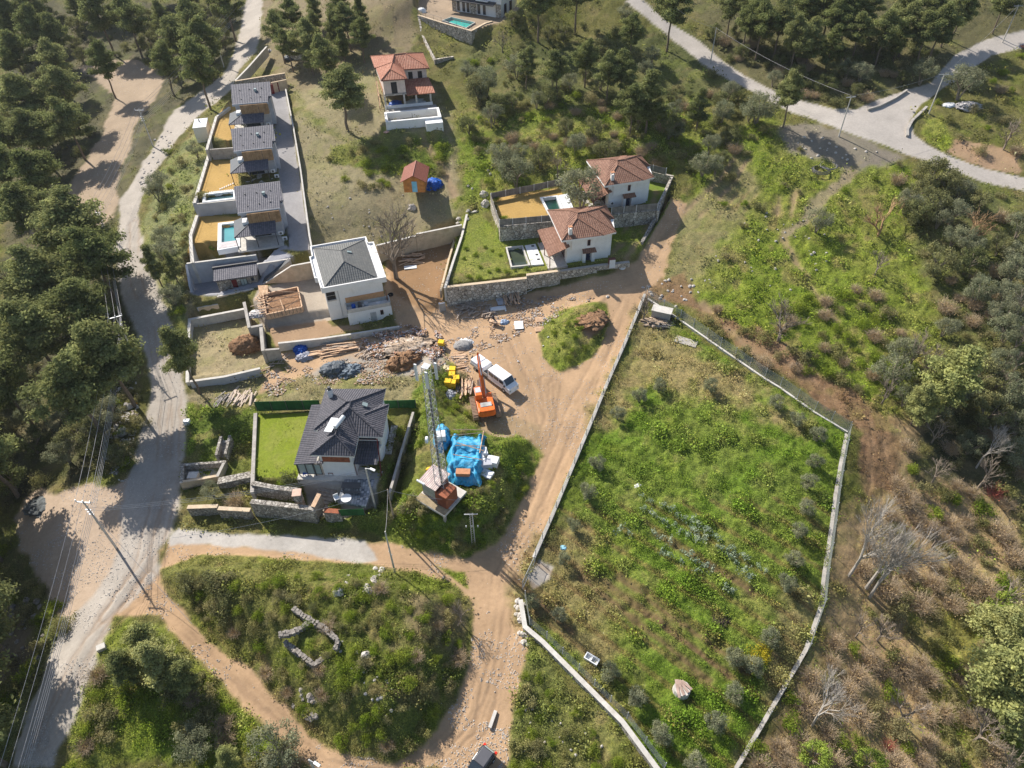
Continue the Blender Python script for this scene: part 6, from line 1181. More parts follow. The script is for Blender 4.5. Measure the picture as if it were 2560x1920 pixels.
for k, (px, py, R0, nn) in enumerate([(2052, 427, 1.7, 4), (2072, 415, 1.6, 2)]):
    m = MB()
    for i in range(nn): torus(m, (RG.uniform(-.1, .1), RG.uniform(-.1, .1), .1 + i * .1), R0 - .14 * i, .06, 28, 5)
    o = m.build('coiled_pipe', METALD if k == 0 else plain('grey_pipe', (.2, .2, .21), .5), smooth=True); T(o, 'nearer dark coil of black pipe on the meadow' if k == 0 else 'paler coil of pipe behind the dark one on the meadow', 'pipe coil'); put(o, px, py)
cs_ = thing('concrete_tank', 'small white tank box at the edge of the plot beside the road', 'box', G(470, 1060), 0); MB().box(-.4, .4, -.3, .3, 0, .8).build('body', CERAM, cs_)
# terrace furniture
tb = thing('garden_table', 'dark table with benches on the mosaic terrace', 'table', P(880,1222,4.3), rad(-4)); MB().box(-1.2, 1.2, -.45, .45, .7, .76).build('tabletop', METALD, tb)
for x in (-1, 1):
    for y in (-.35, .35): MB().box(x - .05, x + .05, y - .05, y + .05, 0, .7).build('leg', METALD, tb)
bn = thing('bench', 'dark bench in front of the table on the mosaic terrace', 'bench', P(880,1235,4.3), rad(-4)); MB().box(-1.1, 1.1, -.18, .18, .4, .46).build('seat', METALD, bn); MB().box(-1, -.9, -.15, .15, 0, .4).build('leg', METALD, bn); MB().box(.9, 1, -.15, .15, 0, .4).build('leg', METALD, bn)
rt = thing('round_table', 'round pale table with a ring top at the mosaic terrace edge', 'table', P(868,1254,4.3)); MB().tube((0, 0, .7), (0, 0, .75), .65, .65, 18).build('tabletop', CERAM, rt); MB().tube((0, 0, 0), (0, 0, .7), .06).build('leg', METAL, rt)
def chair(label, p, rz, mat):
    c = thing('chair', label, 'chair', p, rz); MB().box(-.32, .32, -.3, .3, .38, .46).build('seat', mat, c); MB().box(-.32, .32, .26, .32, .46, .9).build('backrest', mat, c)
    for x in (-.27, .27):
        for y in (-.25, .25): MB().box(x - .03, x + .03, y - .03, y + .03, 0, .38).build('leg', mat, c)
chair('white armchair on the porch of the dark-roofed house', P(873, 1187, 4.25), .1, CERAM); chair('red-brown slatted chair on the porch of the dark-roofed house', P(829, 1184, 4.25), -.1, FRAMER); chair('blue-red seat behind the porch glazing of the dark-roofed house', P(765, 1186, 4.25), .2, BLUED); chair('white seat beside the yellow shrub by the steps', P(843, 1250, 4.2), .5, CERAM)
pc = thing('pillar', 'stone gate pillar with pinkish cap beside the garden steps', 'pillar', P(*fh(765, 400), 2.6), .1); MB().box(-.45, .45, -.45, .45, -.5, 2.6).build('shaft', STONE, pc); MB().box(-.55, .55, -.55, .55, 2.6, 2.72).build('cap', plain('pink_cap', (.6, .42, .33), .8), pc)
# stone ruin
ru = [(734,1514),(775,1540),(812,1562),(848,1595),(840,1618)], [(780,1544),(758,1562),(734,1580),(708,1594)], [(716,1612),(755,1640),(790,1668),(807,1650)]
for i, (l, lb) in enumerate(zip(ru, ['rear dry-stone wall of the small roofless ruin', 'left dry-stone wall of the small roofless ruin', 'front L-shaped dry-stone wall of the small roofless ruin'])):
    if i == 2: l = [(716,1600),(752,1626),(788,1656),(806,1634)]
    pts = [G(a, b + 13) for a, b in l]; r = thing('ruin_wall', lb, 'ruin', pts[0]); m = MB(); rn = random.Random(i); o = pts[0]
    for a, b in zip(pts[:-1], pts[1:]):
        d = (b - a); n = max(2, int(d.length / .36)); an_ = math.atan2(d.y, d.x)
        for k in range(n):
            p = a + d * ((k + .5) / n) - o
            for z in range(3 if i == 2 else 2):
                for s_ in (-.13, .13): m.obox((p.x + rn.uniform(-.07, .07) - math.sin(an_) * s_, p.y + rn.uniform(-.07, .07) + math.cos(an_) * s_, .15 + z * .32 + rn.uniform(-.04, .04)), rn.uniform(.25, .5), rn.uniform(.2, .36), rn.uniform(.2, .34), an_ + rn.uniform(-.4, .4), rn.uniform(-.15, .15), rn.uniform(-.15, .15))
    m.build('masonry', plain('ruin_stone', (.25, .225, .195), .95, .35, 3, bump=.6, bs=6), r)
for nm_, lb_, poly_, n_, sd_, cs_l in (('site_litter', 'countless scraps of wood, plastic and rubble strewn round the building site', O([(560,800),(640,790),(800,770),(960,740),(1060,690),(1080,640),(1290,640),(1180,700),(1010,770),(1020,830),(960,790),(840,830),(700,830),(580,860)]), 2600, 5, [(.46, .31, .2), (.5, .46, .42), (.3, .2, .13), (.35, .25, .17), (.28, .27, .27), (.45, .33, .22), (.34, .22, .14), (.40, .28, .18)]), ('rubble_chunks', 'countless mixed chunks of brick, plaster and plastic making up the rubble heap', [(905,850),(960,825),(1020,815),(1100,835),(1120,870),(1080,910),(1000,900),(930,895)], 1900, 9, [(.46, .31, .2), (.6, .56, .52), (.3, .2, .13), (.45, .45, .5), (.28, .17, .1), (.62, .5, .42), (.5, .25, .15), (.30, .2, .13)]), ('verge_litter', 'countless stones and scraps strewn beside the left road', O([(240,800),(290,760),(300,900),(270,1040),(240,1040)]), 500, 6, [(.6, .57, .52), (.4, .38, .35), (.3, .25, .2)])):
    r = random.Random(sd_); V_ = []; C_ = []; k_ = 0; xs_ = [a for a, b in poly_]; ys_ = [b for a, b in poly_]; m = MB()
    pts_ = []
    while len(pts_) < n_:
        x, y = r.uniform(min(xs_), max(xs_)), r.uniform(min(ys_), max(ys_)); c = False
        for i in range(len(poly_)):
            (ax, ay), (bx, by) = poly_[i], poly_[(i + 1) % len(poly_)]
            if (ay > y) != (by > y) and x < (bx - ax) * (y - ay) / (by - ay) + ax: c = not c
        if c and vnoise(np.array([x / 22.]), np.array([y / 14.]), 3)[0] > .42: pts_.append((x, y))
    # world positions by interpolation on a coarse set of rays
    for (x, y) in pts_:
        up_ = .55 * r.random() if nm_ == 'rubble_chunks' else 0; p = P(x, y, 3.2)
        for _ in range(3): p = P(x, y, float(H(p.x, p.y)[0]))
        m.obox((p.x, p.y, p.z + .05 + up_), r.uniform(.08, .5), r.uniform(.06, .22), r.uniform(.04, .15), r.uniform(0, 6), r.uniform(-.2, .2), r.uniform(-.3, .3)); C_.append(r.choice(cs_l))
    o = m.build(nm_, None); vcol(o.data, np.repeat(np.array(C_), 8, 0)); lm = bpy.data.materials.new(nm_); lm.use_nodes = True; a_ = nd(lm.node_tree, 'ShaderNodeAttribute', attribute_name='Col'); lm.node_tree.links.new(a_.outputs[0], lm.node_tree.nodes['Principled BSDF'].inputs[0]); lm.node_tree.nodes['Principled BSDF'].inputs['Roughness'].default_value = .9; o.data.materials.append(lm); T(o, lb_, 'litter'); o['kind'] = 'stuff'
# people
def person(label, px, py, rz, bend, mat, matl):
    vs = [(0, 0, .92), (0, .05 * bend, 1.15), (0, .28 * bend, 1.38), (0, .36 * bend, 1.5), (0, .42 * bend, 1.68), (.1, 0, .88), (.12, .05, .5), (.12, .0, .08), (.12, .14, .05), (-.1, 0, .88), (-.13, -.06, .5), (-.14, -.12, .08), (-.14, .03, .05), (.2, .28 * bend, 1.36), (.25, .36 * bend + .05, 1.1), (.2, .5 * bend + .15, .92), (-.2, .28 * bend, 1.36), (-.25, .36 * bend + .05, 1.1), (-.2, .5 * bend + .15, .92)]
    es = [(0, 1), (1, 2), (2, 3), (3, 4), (0, 5), (5, 6), (6, 7), (7, 8), (0, 9), (9, 10), (10, 11), (11, 12), (2, 13), (13, 14), (14, 15), (2, 16), (16, 17), (17, 18)]
    rs = [.14, .15, .16, .06, .11, .1, .07, .05, .04, .1, .07, .05, .04, .065, .045, .035, .065, .045, .035]
    me = bpy.data.meshes.new('person'); me.from_pydata(vs, es, []); o = link('person', me, mat); T(o, label, 'person'); o.modifiers.new('skin', 'SKIN'); sub = o.modifiers.new('sub', 'SUBSURF'); sub.levels = 1; sub.render_levels = 1
    for i, v in enumerate(me.skin_vertices[0].data): v.radius = (rs[i], rs[i]); v.use_root = i == 0
    put(o, px, py, None, rz)
    hd = MB(); hd.lump((0, .42 * bend, 1.66), .105, .115, .16, 0, 3, 10, 5, .04).build('hair', METALD, o, True); return o
person('person in dark clothing standing beside the truck flatbed', 1180, 912, rad(-60), .5, CLOTHD, SKIN)
person('person in dark clothing bending over the saw bench in the yard', 1233, 806, rad(180), 1.0, CLOTHD, SKIN)
sb = thing('saw_bench', 'cluttered timber saw bench with boards in the dirt yard', 'bench', G(1238, 812), rad(-20)); MB().box(-.9, .9, -.4, .4, .75, .82).build('top', PLANK, sb)
for x in (-.8, .8):
    for y in (-.3, .3): MB().tube((x, y, 0), (x * .9, y, .75), .05, .05, 4).build('leg', PLANKG, sb)
heap('sheet', 'blue and white sheet beside the saw bench', 'sheet', 1260, 806, .8, .6, .5, plain('blue_white_sheet', (.4, .5, .65), .7, .4, 3), 0, 51, .4)
# ================================================================ vegetation
NRG = np.random.default_rng(11)
def leafq(cent, nrm_bias, size, rng, asp=.55):
    n = len(cent); a = rng.normal(size=(n, 3)) + nrm_bias; a /= np.linalg.norm(a, axis=1)[:, None]
    b = rng.normal(size=(n, 3)); t = np.cross(a, b); t /= np.linalg.norm(t, axis=1)[:, None] + 1e-9; u = np.cross(a, t); s = (size if np.ndim(size) else np.full(n, size))[:, None] * rng.uniform(.6, 1.3, (n, 1))
    V = np.stack([cent - t * s * .5, cent + u * s * asp * .5, cent + t * s * .5, cent - u * s * asp * .5], 1).reshape(-1, 3)
    return V
def cloud(clusters, nl, leaf, rng, shell=.55):
    C = []; B = []; Tn = []
    for (c, r, k) in clusters:
        n = int(nl * k); d = rng.normal(size=(n, 3)); d /= np.linalg.norm(d, axis=1)[:, None]; rad_ = rng.uniform(shell, 1, (n, 1)) * (1 + .18 * rng.normal(size=(n, 1)))
        C.append(np.array(c) + d * rad_ * np.array(r)); B.append(d * 1.1 + np.array([0, 0, .5])); t = rng.uniform(.78, 1.22); Tn.append(np.full(n, t) * rng.uniform(.75, 1.25, n))
    C = np.concatenate(C); B = np.concatenate(B); t = np.concatenate(Tn)
    V = leafq(C, B, leaf, rng); return V, np.repeat(t, 4)
def leafmesh(name, V, t, mat):
    me = mesh_np(name, V, np.arange(len(V)).reshape(-1, 4)); vcol(me, np.repeat(t[:, None], 3, 1), 'Tint'); me.materials.append(mat); return me
def leafmat(name, c, c2, trans=.42, attr='Tint', sat=1):
    m = bpy.data.materials.new(name); m.use_nodes = True; nt = m.node_tree; L = nt.links.new
    nt.nodes.remove(nt.nodes["Principled BSDF"]); out = nt.nodes["Material Output"]
    at = nd(nt, 'ShaderNodeAttribute', attribute_name=attr)
    if attr == 'Tint':
        oi = nd(nt, 'ShaderNodeObjectInfo'); cc = mixc(nt, oi.outputs['Random'], c, c2); cc = mixc(nt, 1, cc, at.outputs[0], 'MULTIPLY')
        g = nd(nt, 'ShaderNodeNewGeometry'); n = nd(nt, 'ShaderNodeTexNoise', Scale=.9, Detail=2.0); L(g.outputs['Position'], n.inputs['Vector'])
        cc = mixc(nt, 1, cc, ramp(nt, n.outputs[0], [(.3, (.7, .75, .75)), (.7, (1.3, 1.22, 1.1))]), 'MULTIPLY')
    else: cc = at.outputs[0]
    d = nd(nt, 'ShaderNodeBsdfDiffuse'); t = nd(nt, 'ShaderNodeBsdfTranslucent'); mx = nd(nt, 'ShaderNodeMixShader'); mx.inputs[0].default_value = trans
    L(cc, d.inputs[0]); L(cc, t.inputs[0]); L(d.outputs[0], mx.inputs[1]); L(t.outputs[0], mx.inputs[2]); L(mx.outputs[0], out.inputs[0]); return m
LM = dict(pine=leafmat('pine_needles', (.20, .23, .09), (.28, .30, .13)), bright=leafmat('young_pine_needles', (.33, .36, .14), (.40, .41, .18)), olive=leafmat('olive_leaves', (.29, .30, .20), (.24, .26, .16)),
          oak=leafmat('evergreen_leaves', (.17, .19, .08), (.25, .25, .12)), green=leafmat('shrub_leaves', (.18, .25, .03), (.25, .30, .05)), drab=leafmat('drab_shrub_leaves', (.26, .26, .10), (.33, .30, .16)), brown=leafmat('dry_leaves', (.46, .34, .19), (.38, .28, .15), .25),
          cab=leafmat('cabbage_leaves', (.28, .36, .25), (.36, .42, .32)), yel=leafmat('yellow_leaves', (.45, .38, .03), (.5, .4, .04)), lime=leafmat('lime_leaves', (.32, .40, .08), (.28, .37, .07)), red=leafmat('red_twigs', (.4, .1, .07), (.4, .1, .07), .1))
PROTO = {}
def proto_pine(seed, mat, slim=1.0):
    r = random.Random(seed); rng = np.random.default_rng(seed); m = MB(); H0 = 13.0; pts = [Vector((0, 0, -.5))]; lean = (r.uniform(-.5, .5), r.uniform(-.5, .5))
    for i in range(1, 8): pts.append(Vector((lean[0] * (i / 7) ** 2 + r.uniform(-.12, .12), lean[1] * (i / 7) ** 2 + r.uniform(-.12, .12), H0 * .88 * i / 7)))
    for i in range(7): m.tube(pts[i], pts[i + 1], .24 * (1 - i / 8.5), .24 * (1 - (i + 1) / 8.5), 7, False)
    cl = []; top = pts[-1]; z0 = .42 if slim > .8 else .22
    nb = 20
    for k in range(nb):
        f = z0 + (.98 - z0) * (k / nb); base = pts[min(6, int(f * 7))].lerp(pts[min(7, int(f * 7) + 1)], f * 7 - int(f * 7)) if f < .99 else top
        a = k * 2.4 + r.uniform(-.5, .5); prof = math.sin(math.pi * min(1, (f - z0) / (1 - z0) * .75 + .28)) ; L_ = (3.4 * slim) * prof * r.uniform(.65, 1.15)
        e = base + Vector((math.cos(a) * L_, math.sin(a) * L_, L_ * r.uniform(.1, .5))); m.tube(base, e, .07, .025, 4, False)
        for q in range(3 if L_ > 1.6 else 2): p = base.lerp(e, 1 - q * .34) + Vector((r.uniform(-.5, .5), r.uniform(-.5, .5), r.uniform(0, .45))); s = r.uniform(.9, 1.3) * (1 if q == 0 else .8); cl.append((tuple(p), (s * 1.15, s * 1.15, s * .62), s * s))
    for q in range(4): cl.append(((top.x + r.uniform(-.7, .7), top.y + r.uniform(-.7, .7), top.z + r.uniform(-.2, .9)), (1, 1, .75), .9))
    V, t = cloud(cl, 290, .36, rng, .3); return ('tree', m, leafmesh('crown', V, t, mat), H0)
def proto_round(seed, mat, H0=5.0, leaf=.2, spread=2.0, nl=200, trunk=BARKT, low=.25):
    r = random.Random(seed); rng = np.random.default_rng(seed); m = MB(); cl = []; nst = 3
    for k in range(nst):
        a = k * 2.1 + r.random(); p = Vector((0, 0, -.3)); e = Vector((math.cos(a) * .1 * H0, math.sin(a) * .1 * H0, H0 * .35)); m.tube(p, e, .03 * H0, .02 * H0, 6, False)
        for j in range(3): b = a + (j - 1) * .8; m.tube(e, e + Vector((math.cos(b) * spread * .55, math.sin(b) * spread * .55, H0 * .35)), .016 * H0, .006 * H0, 4, False)
    for k in range(26):
        a = r.uniform(0, 6.28); u = r.uniform(-1, 1); rr = r.uniform(.45, 1) ** .6; z = H0 * (low + (1 - low) * .5) + u * H0 * (1 - low) * .42 * rr; w = spread * math.sqrt(max(.1, 1 - u * u)) * rr; s = r.uniform(.55, 1.0) * spread / 2.1
        cl.append(((math.cos(a) * w, math.sin(a) * w, z), (s, s, s * .8), s * 1.3))
    V, t = cloud(cl, nl, leaf, rng, .4); return ('tree', m, leafmesh('crown', V, t, mat), H0)
def proto_shrub(seed, mat, leaf=.15, nl=150, H0=1.6, n=9):
    r = random.Random(seed); rng = np.random.default_rng(seed); cl = []
    for k in range(n): a = r.uniform(0, 6.28); w = r.uniform(0, 1.0); s = r.uniform(.4, .75); cl.append(((math.cos(a) * w, math.sin(a) * w, r.uniform(.25, 1.1) * (1 - w * .3)), (s, s, s * .75), s * 1.5))
    V, t = cloud(cl, nl, leaf, rng, .3); return ('mesh', leafmesh('shrub', V, t, mat), H0)
def proto_bare(seed, H0=8.0, bark=None, levels=5, spread=.55, r0=.2, k0=3, trunkf=.22):
    r = random.Random(seed); m = MB(); top_ = [0]
    def grow(p, d, L_, rad_, lv):
        q = p + d * L_; m.tube(p, q, rad_, rad_ * .68, 5 if lv > 3 else 3, False)
        top_[0] = max(top_[0], q.z)
        if lv == 0: return
        for i in range(k0 if lv > 1 else 3):
            v = Vector((r.gauss(0, 1), r.gauss(0, 1), r.gauss(0, .6))); nd_ = (d + v.normalized() * spread * r.uniform(.6, 1.3) + Vector((0, 0, .12))).normalized(); grow(p + d * L_ * r.uniform(.55, 1), nd_, L_ * r.uniform(.62, .88), rad_ * .6, lv - 1)
    grow(Vector((0, 0, -.3)), Vector((r.uniform(-.05, .05), r.uniform(-.05, .05), 1)).normalized(), H0 * trunkf, r0, levels); return ('bare', m, bark or BARKT, top_[0])
BRT = plain('dry_stem', (.42, .325, .22), .95, .2, 5)
def proto_brush(seed, mat_b=BRT, leafm=None, H0=1.8, n=300, nl=420):
    r = random.Random(seed); rng = np.random.default_rng(seed); m = MB()
    for i in range(n):
        a = r.uniform(0, 6.28); w = r.uniform(0, .9); p = Vector((math.cos(a) * w, math.sin(a) * w, 0)); b = a + r.uniform(-2, 2); t = r.uniform(.3, 1.1)
        q = p + Vector((math.cos(b) * t * .6, math.sin(b) * t * .6, r.uniform(.5, 1.2))); e = q + Vector((math.cos(b) * t * .7 + r.uniform(-.3, .3), math.sin(b) * t * .7 + r.uniform(-.3, .3), r.uniform(-.1, .6)))
        m.tube(p, q, .016, .011, 3, False); m.tube(q, e, .011, .006, 3, False)
    C = rng.normal(size=(nl, 3)) * np.array([.75, .75, .3]) + np.array([0, 0, .9]); C[:, 2] = np.abs(C[:, 2]); V = leafq(C, np.zeros((nl, 3)), .16, rng); t = np.repeat(rng.uniform(.6, 1.35, nl), 4)
    me = bpy.data.meshes.new('bush'); n0 = len(m.v); me.from_pydata(m.v + [tuple(v) for v in V], [], m.f + [tuple(n0 + 4 * i + j for j in range(4)) for i in range(nl)])
    vcol(me, np.concatenate([np.ones((n0, 3)), np.repeat(t[:, None], 3, 1)]), 'Tint'); me.materials.append(mat_b); me.materials.append(leafm or LM['brown'])
    for i, p in enumerate(me.polygons): p.material_index = 0 if i < len(m.f) else 1
    return ('mesh', me, H0)
PROTO['pine'] = [proto_pine(s, LM['pine']) for s in (1, 2, 3, 4)]
PROTO['cone'] = [proto_pine(s, LM['pine'], .75) for s in (11, 12)]
PROTO['brightpine'] = [proto_pine(s, LM['bright'], .78) for s in (21, 22)]
PROTO['olive'] = [proto_round(s, LM['olive'], 5, .2, 2.2, 170) for s in (31, 32, 33)]
PROTO['oak'] = [proto_round(s, LM['oak'], 5, .24, 2.4, 170, low=.1) for s in (41, 42, 43)]
PROTO['sapling'] = [proto_round(s, LM['olive'], 2.2, .12, .95, 260, low=.12) for s in (51, 52)]
PROTO['limeTree'] = [proto_round(s, LM['lime'], 4, .22, 1.7, 130, low=.1) for s in (55, 56)]
PROTO['shrub'] = [proto_shrub(s, LM['green']) for s in (61, 62, 63)]
PROTO['drab'] = [proto_shrub(s, LM['drab'], .15) for s in (71, 72, 73)]
PROTO['dark'] = [proto_shrub(s, LM['oak'], .16) for s in (81, 82)]
PROTO['brush'] = [proto_brush(s) for s in (91, 92, 93)]
PROTO['bare'] = [proto_bare(s, 7, BARKT, 5, .6, .13) for s in (101, 102)]
PROTO['ochre'] = [proto_bare(s, 6, BARKO, 5, .65, .12) for s in (103, 104)]
PROTO['pale'] = [proto_bare(s, 11, BARKP, 6, .40, .15, 3, .28) for s in (105, 106)]
PROTO['big'] = [proto_bare(107, 13, BARKT, 6, .62, .26, 3, .2)]
PROTO['cabbage'] = [proto_shrub(s, LM['cab'], .34, 12, .5, 5) for s in (111, 112)]
PROTO['yellow'] = [proto_shrub(121, LM['yel'], .14, 110)]
PROTO['redbush'] = [proto_brush(122, plain('red_twig', (.42, .12, .09), .8), LM['red'], n=120, nl=60)]
KN = dict(pine=('pine_tree','pine'), cone=('pine_tree','pine'), brightpine=('pine_tree','pine'), olive=('olive_tree','olive tree'), oak=('evergreen_tree','tree'), sapling=('olive_sapling','young olive'), limeTree=('small_tree','tree'), shrub=('green_shrub','shrub'), drab=('scrub_bush','scrub bush'), dark=('evergreen_bush','evergreen bush'), brush=('dry_bush','dry bush'), bare=('bare_tree','tree'), ochre=('bare_tree','tree'), pale=('bare_tree','tree'), big=('bare_tree','tree'), cabbage=('cabbage_plant','plant'), yellow=('shrub','shrub'), redbush=('dry_bush','bush'))
KD = dict(pine='dark green pine', cone='bushy conical pine', brightpine='bright young pine', olive='grey-green olive tree', oak='dark round evergreen', sapling='young olive', limeTree='lime green small tree', shrub='green shrub', drab='drab olive-brown shrub', dark='dark shrub', brush='dry brown bush', bare='bare grey tree', ochre='bare ochre tree', pale='pale bare tree')
_first = {}; AUTO = []; _ti = [0]
LAND = [('topmost grey villa',(620,230)),('white cabin',(505,325)),('middle grey villa',(640,340)),('lowest grey villa',(640,480)),('stone annexe',(590,680)),('empty concrete-walled plot',(550,860)),('tall white house',(870,660)),('timber formwork',(710,740)),('dark tarpaulins',(860,925)),('charcoal-roofed house',(870,1060)),('bright lawn',(690,1120)),('concrete pen',(510,1180)),('garden steps',(795,1270)),('mast platform',(1095,1250)),('mast top',(1050,950)),('excavator',(1215,1010)),('blue tarpaulins',(1160,1130)),('white truck',(1240,920)),('big bare tree',(990,690)),('log shed',(1030,440)),('terracotta-roofed house',(1020,200)),('turquoise pool',(1150,55)),('nearer brown-roofed villa',(1440,590)),('farther brown-roofed villa',(1560,450)),('sandy lawn',(1310,510)),('murky pool',(1310,640)),('high stone wall',(1200,730)),('fork patch',(1420,850)),('concrete hut',(1650,800)),('coiled pipes',(2055,420)),('road bend pole',(2097,340)),('junction pole',(2323,283)),('corner house',(2530,170)),('upper roadside pole',(1776,156)),('side road pole',(2507,105)),('garden gate',(1320,1440)),('garden fence corner',(2120,1080)),('wooden tub',(1703,1728)),('white bathtub',(1478,1650)),('stone ruin',(770,1580)),('track pole',(987,1430)),('junction pole at lower left',(290,1370)),('black ash heap',(108,1262)),('black car',(1212,1885)),('bottom street lamp',(780,1870)),('upper left pole',(560,168)),('second roadside pole',(383,366)),('pine-hidden pole',(272,590)),('road bend utility pole',(346,904)),('bottom left corner',(40,1880)),('bottom right corner',(2520,1880)),('top left corner',(40,40)),('right edge middle',(2540,1000)),('tyre tracks in mud',(2200,1120)),('left edge middle',(20,900)),('top right corner',(2520,20)),('pale bare trees',(2200,1400)),('upper dirt plot',(700,130)),('pool box',(1030,310)),('left dirt clearing',(300,250)),('lower dirt track',(560,1700)),('field top corner',(1640,760)),('round meadow bush',(2055,560))]
DIRS = ['right of','upper right of','above','upper left of','left of','lower left of','below','lower right of']
def auto(o, desc, px, py, cat, group=None, near=None):
    o['category'] = cat; AUTO.append([o, desc, px, py, group])
def place(kind, px, py, h, cx=True, desc=None, seed=None, label=None, group=None, sxy=1.0, rz=None):
    """px,py = picture place of the middle (cx) or the foot of the plant"""
    _ti[0] += 1; r = random.Random(_ti[0] * 7 + 3) if seed is None else random.Random(seed); ps = PROTO[kind]; i = r.randrange(len(ps)); p = ps[i]; H0 = p[-1]; key = (kind, i); s = h / H0
    g = G(px, py, h * (.62 if cx else 0)) if cx else G(px, py)
    nm, cat = KN[kind]
    if key in _first:
        src = _first[key]; o = src.copy(); COL.objects.link(o)
        for k in ('label', 'group'):
            if k in o: del o[k]
        for ch in KIDS.get(src.name, []): c = ch.copy(); COL.objects.link(c); c.parent = o
    else:
        if p[0] == 'tree': o = thing(nm, None, None); t = p[1].build('trunk', BARK if kind in ('pine', 'cone', 'brightpine') else BARKT, o); c = link('crown', p[2], None, o); KIDS[o.name] = [t, c]
        elif p[0] == 'bare': o = p[1].build(nm, p[2])
        else: o = link(nm, p[1])
        _first[key] = o
    o.location = g; o.scale = (s * sxy * r.uniform(.9, 1.1), s * sxy * r.uniform(.9, 1.1), s); o.rotation_euler = (0, 0, r.uniform(0, 6.28) if rz is None else rz)
    if label: T(o, label, cat, group)
    else: auto(o, desc or KD[kind], px, py, cat, group)
    return o
def zone_at(x, y):
    j = int(round(math.log(max(y, 8.01) / 8) / math.log(330 / 8) * (NR - 1))); i = int(round((x / (42 + .86 * y) + 1) / 2 * (NC - 1)))
    if 0 <= i < NC and 0 <= j < NR: return NAMES[zid[j * NC + i]]
    return 'ground'
def inpoly(p, x, y):
    c = False; n = len(p)
    for i in range(n):
        (ax, ay), (bx, by) = p[i], p[(i + 1) % n]
        if (ay > y) != (by > y) and x < (bx - ax) * (y - ay) / (by - ay) + ax: c = not c
    return c
PLACED = []
def fill(poly, n, kinds, hs, mind, seed, ov=True, zones=('ground', 'thicket_floor'), ft=0):
    p = O(poly) if ov else poly; r = random.Random(seed); xs = [a for a, b in p]; ys = [b for a, b in p]; c = 0; tries = 0
    while c < n and tries < n * 25:
        tries += 1; x = r.uniform(min(xs), max(xs)); y = r.uniform(min(ys), max(ys))
        if not inpoly(p, x, y): continue
        if any((x - a) ** 2 + (y - b) ** 2 < (mind * (.55 + .55 * (y / 1920))) ** 2 for a, b in PLACED): continue
        k = r.choices([k for k, w in kinds], [w for k, w in kinds])[0]; h = r.uniform(*hs[k]); g = G(x, y, h * .62)
        if zone_at(g.x, g.y) not in zones: continue
        PLACED.append((x, y)); place(k, x, y, h); c += 1
HS = dict(pine=(13, 18), cone=(8, 12), brightpine=(6, 9), olive=(3.5, 5.5), oak=(3.5, 6), shrub=(1.1, 2.2), drab=(1.1, 2.4), dark=(1.3, 2.6), brush=(1.2, 2.2), bare=(4, 6.5), ochre=(4, 6), limeTree=(2.5, 4), pale=(7, 10))
S_ = lambda k, px, py, h, c=True, **kw: (PLACED.append((px, py)), place(k, px, py, h, c, **kw))
# --- single trees one can point to
S_('pine', 870, 326, 13.5, False, label='large lone pine standing left of the terracotta-roofed house', sxy=1.35, seed=3)
S_('big', 991, 696, 14, False, label='big bare grey tree behind the tall white house')
S_('olive', 1452, 530, 8.5, False, label='large olive tree between the twin brown-roofed villas', sxy=.95)
S_('cone', 1625, 235, 12.5, label='bushy light green pine on the slope above the farther villa', sxy=1.1)
S_('pine', 1667, 128, 15, False, label='tall open pine beside the upper road', sxy=.95)
S_('pine', 1345, 105, 15, False, label='tall pine right of the top white villa, left of a pair', sxy=1.0)
S_('pine', 1437, 85, 16, False, label='tall pine right of the top white villa, right of a pair')
S_('pine', 1957, 318, 11.5, False, label='leaning pine at the edge of the upper road, left of the bend pole', sxy=.9)
S_('olive', 1900, 262, 6.5, label='grey-green olive tree left of the leaning pine by the road', sxy=1.1)
S_('olive', 2392, 250, 7, False, label='rounded pale olive tree beside the junction trash heap', sxy=1.1)
S_('olive', 2050, 545, 4.6, label='round grey-green bush alone on the meadow', sxy=1.0)
S_('pine', 290, 246, 14.5, False, label='lone tall pine leaning over the upper left dirt clearing', sxy=.8)
S_('pine', 500, 985, 13.5, False, label='pine at the road bend with its crown over the left road', sxy=.75)
S_('cone', 405, 715, 8.5, False, label='slender light pine on the bank right of the left road', sxy=.8)
S_('cone', 445, 705, 6.5, False, label='smaller pine beside the slender one on the road bank', sxy=.8)
S_('brightpine', 345, 1600, 7.5, label='bright young pine at the lower left junction, topmost of its clump', sxy=1.2)
S_('brightpine', 385, 1650, 8, label='bright young pine, middle of the clump at the lower left junction', sxy=1.2)
S_('cone', 300, 1660, 7, label='dark young pine, left of the clump at the lower left junction')
S_('cone', 450, 1690, 6.5, label='young pine, right of the clump at the lower left junction')
S_('brightpine', 2400, 930, 13, label='huge bright feathery pine on the right slope', sxy=1.25)
S_('brightpine', 2310, 1000, 8, label='smaller feathery pine left of the huge bright one')
S_('brightpine', 2545, 1700, 13, label='tall yellow-green pine at the lower right edge', sxy=1.3)
S_('brightpine', 2520, 1560, 9, label='yellow-green pine above the tall one at the lower right edge', sxy=1.2)
S_('limeTree', 2508, 1510, 4.2, label='lime green rounded tree near the right edge'); S_('limeTree', 2040, 1885, 3.2, label='lime green small tree at the bottom right of the garden fence'); S_('limeTree', 2180, 1900, 3.4, label='yellow-green small tree at the bottom edge'); S_('brightpine', 560, 1895, 3.5, label='bright young pine at the bottom edge left of the lamp', sxy=1.4)
S_('ochre', 2194, 590, 6.5, False, label='bare ochre tree on the meadow edge beside the dark thicket', sxy=1.2); S_('ochre', 2430, 560, 7, label='large bare ochre tree in the right-hand thicket', sxy=1.3); S_('bare', 2186, 688, 4.5, False, label='crooked bare tree alone on the meadow with a long shadow'); S_('bare', 1946, 852, 6.5, False, label='bare grey tree above the brown track', sxy=1.2)
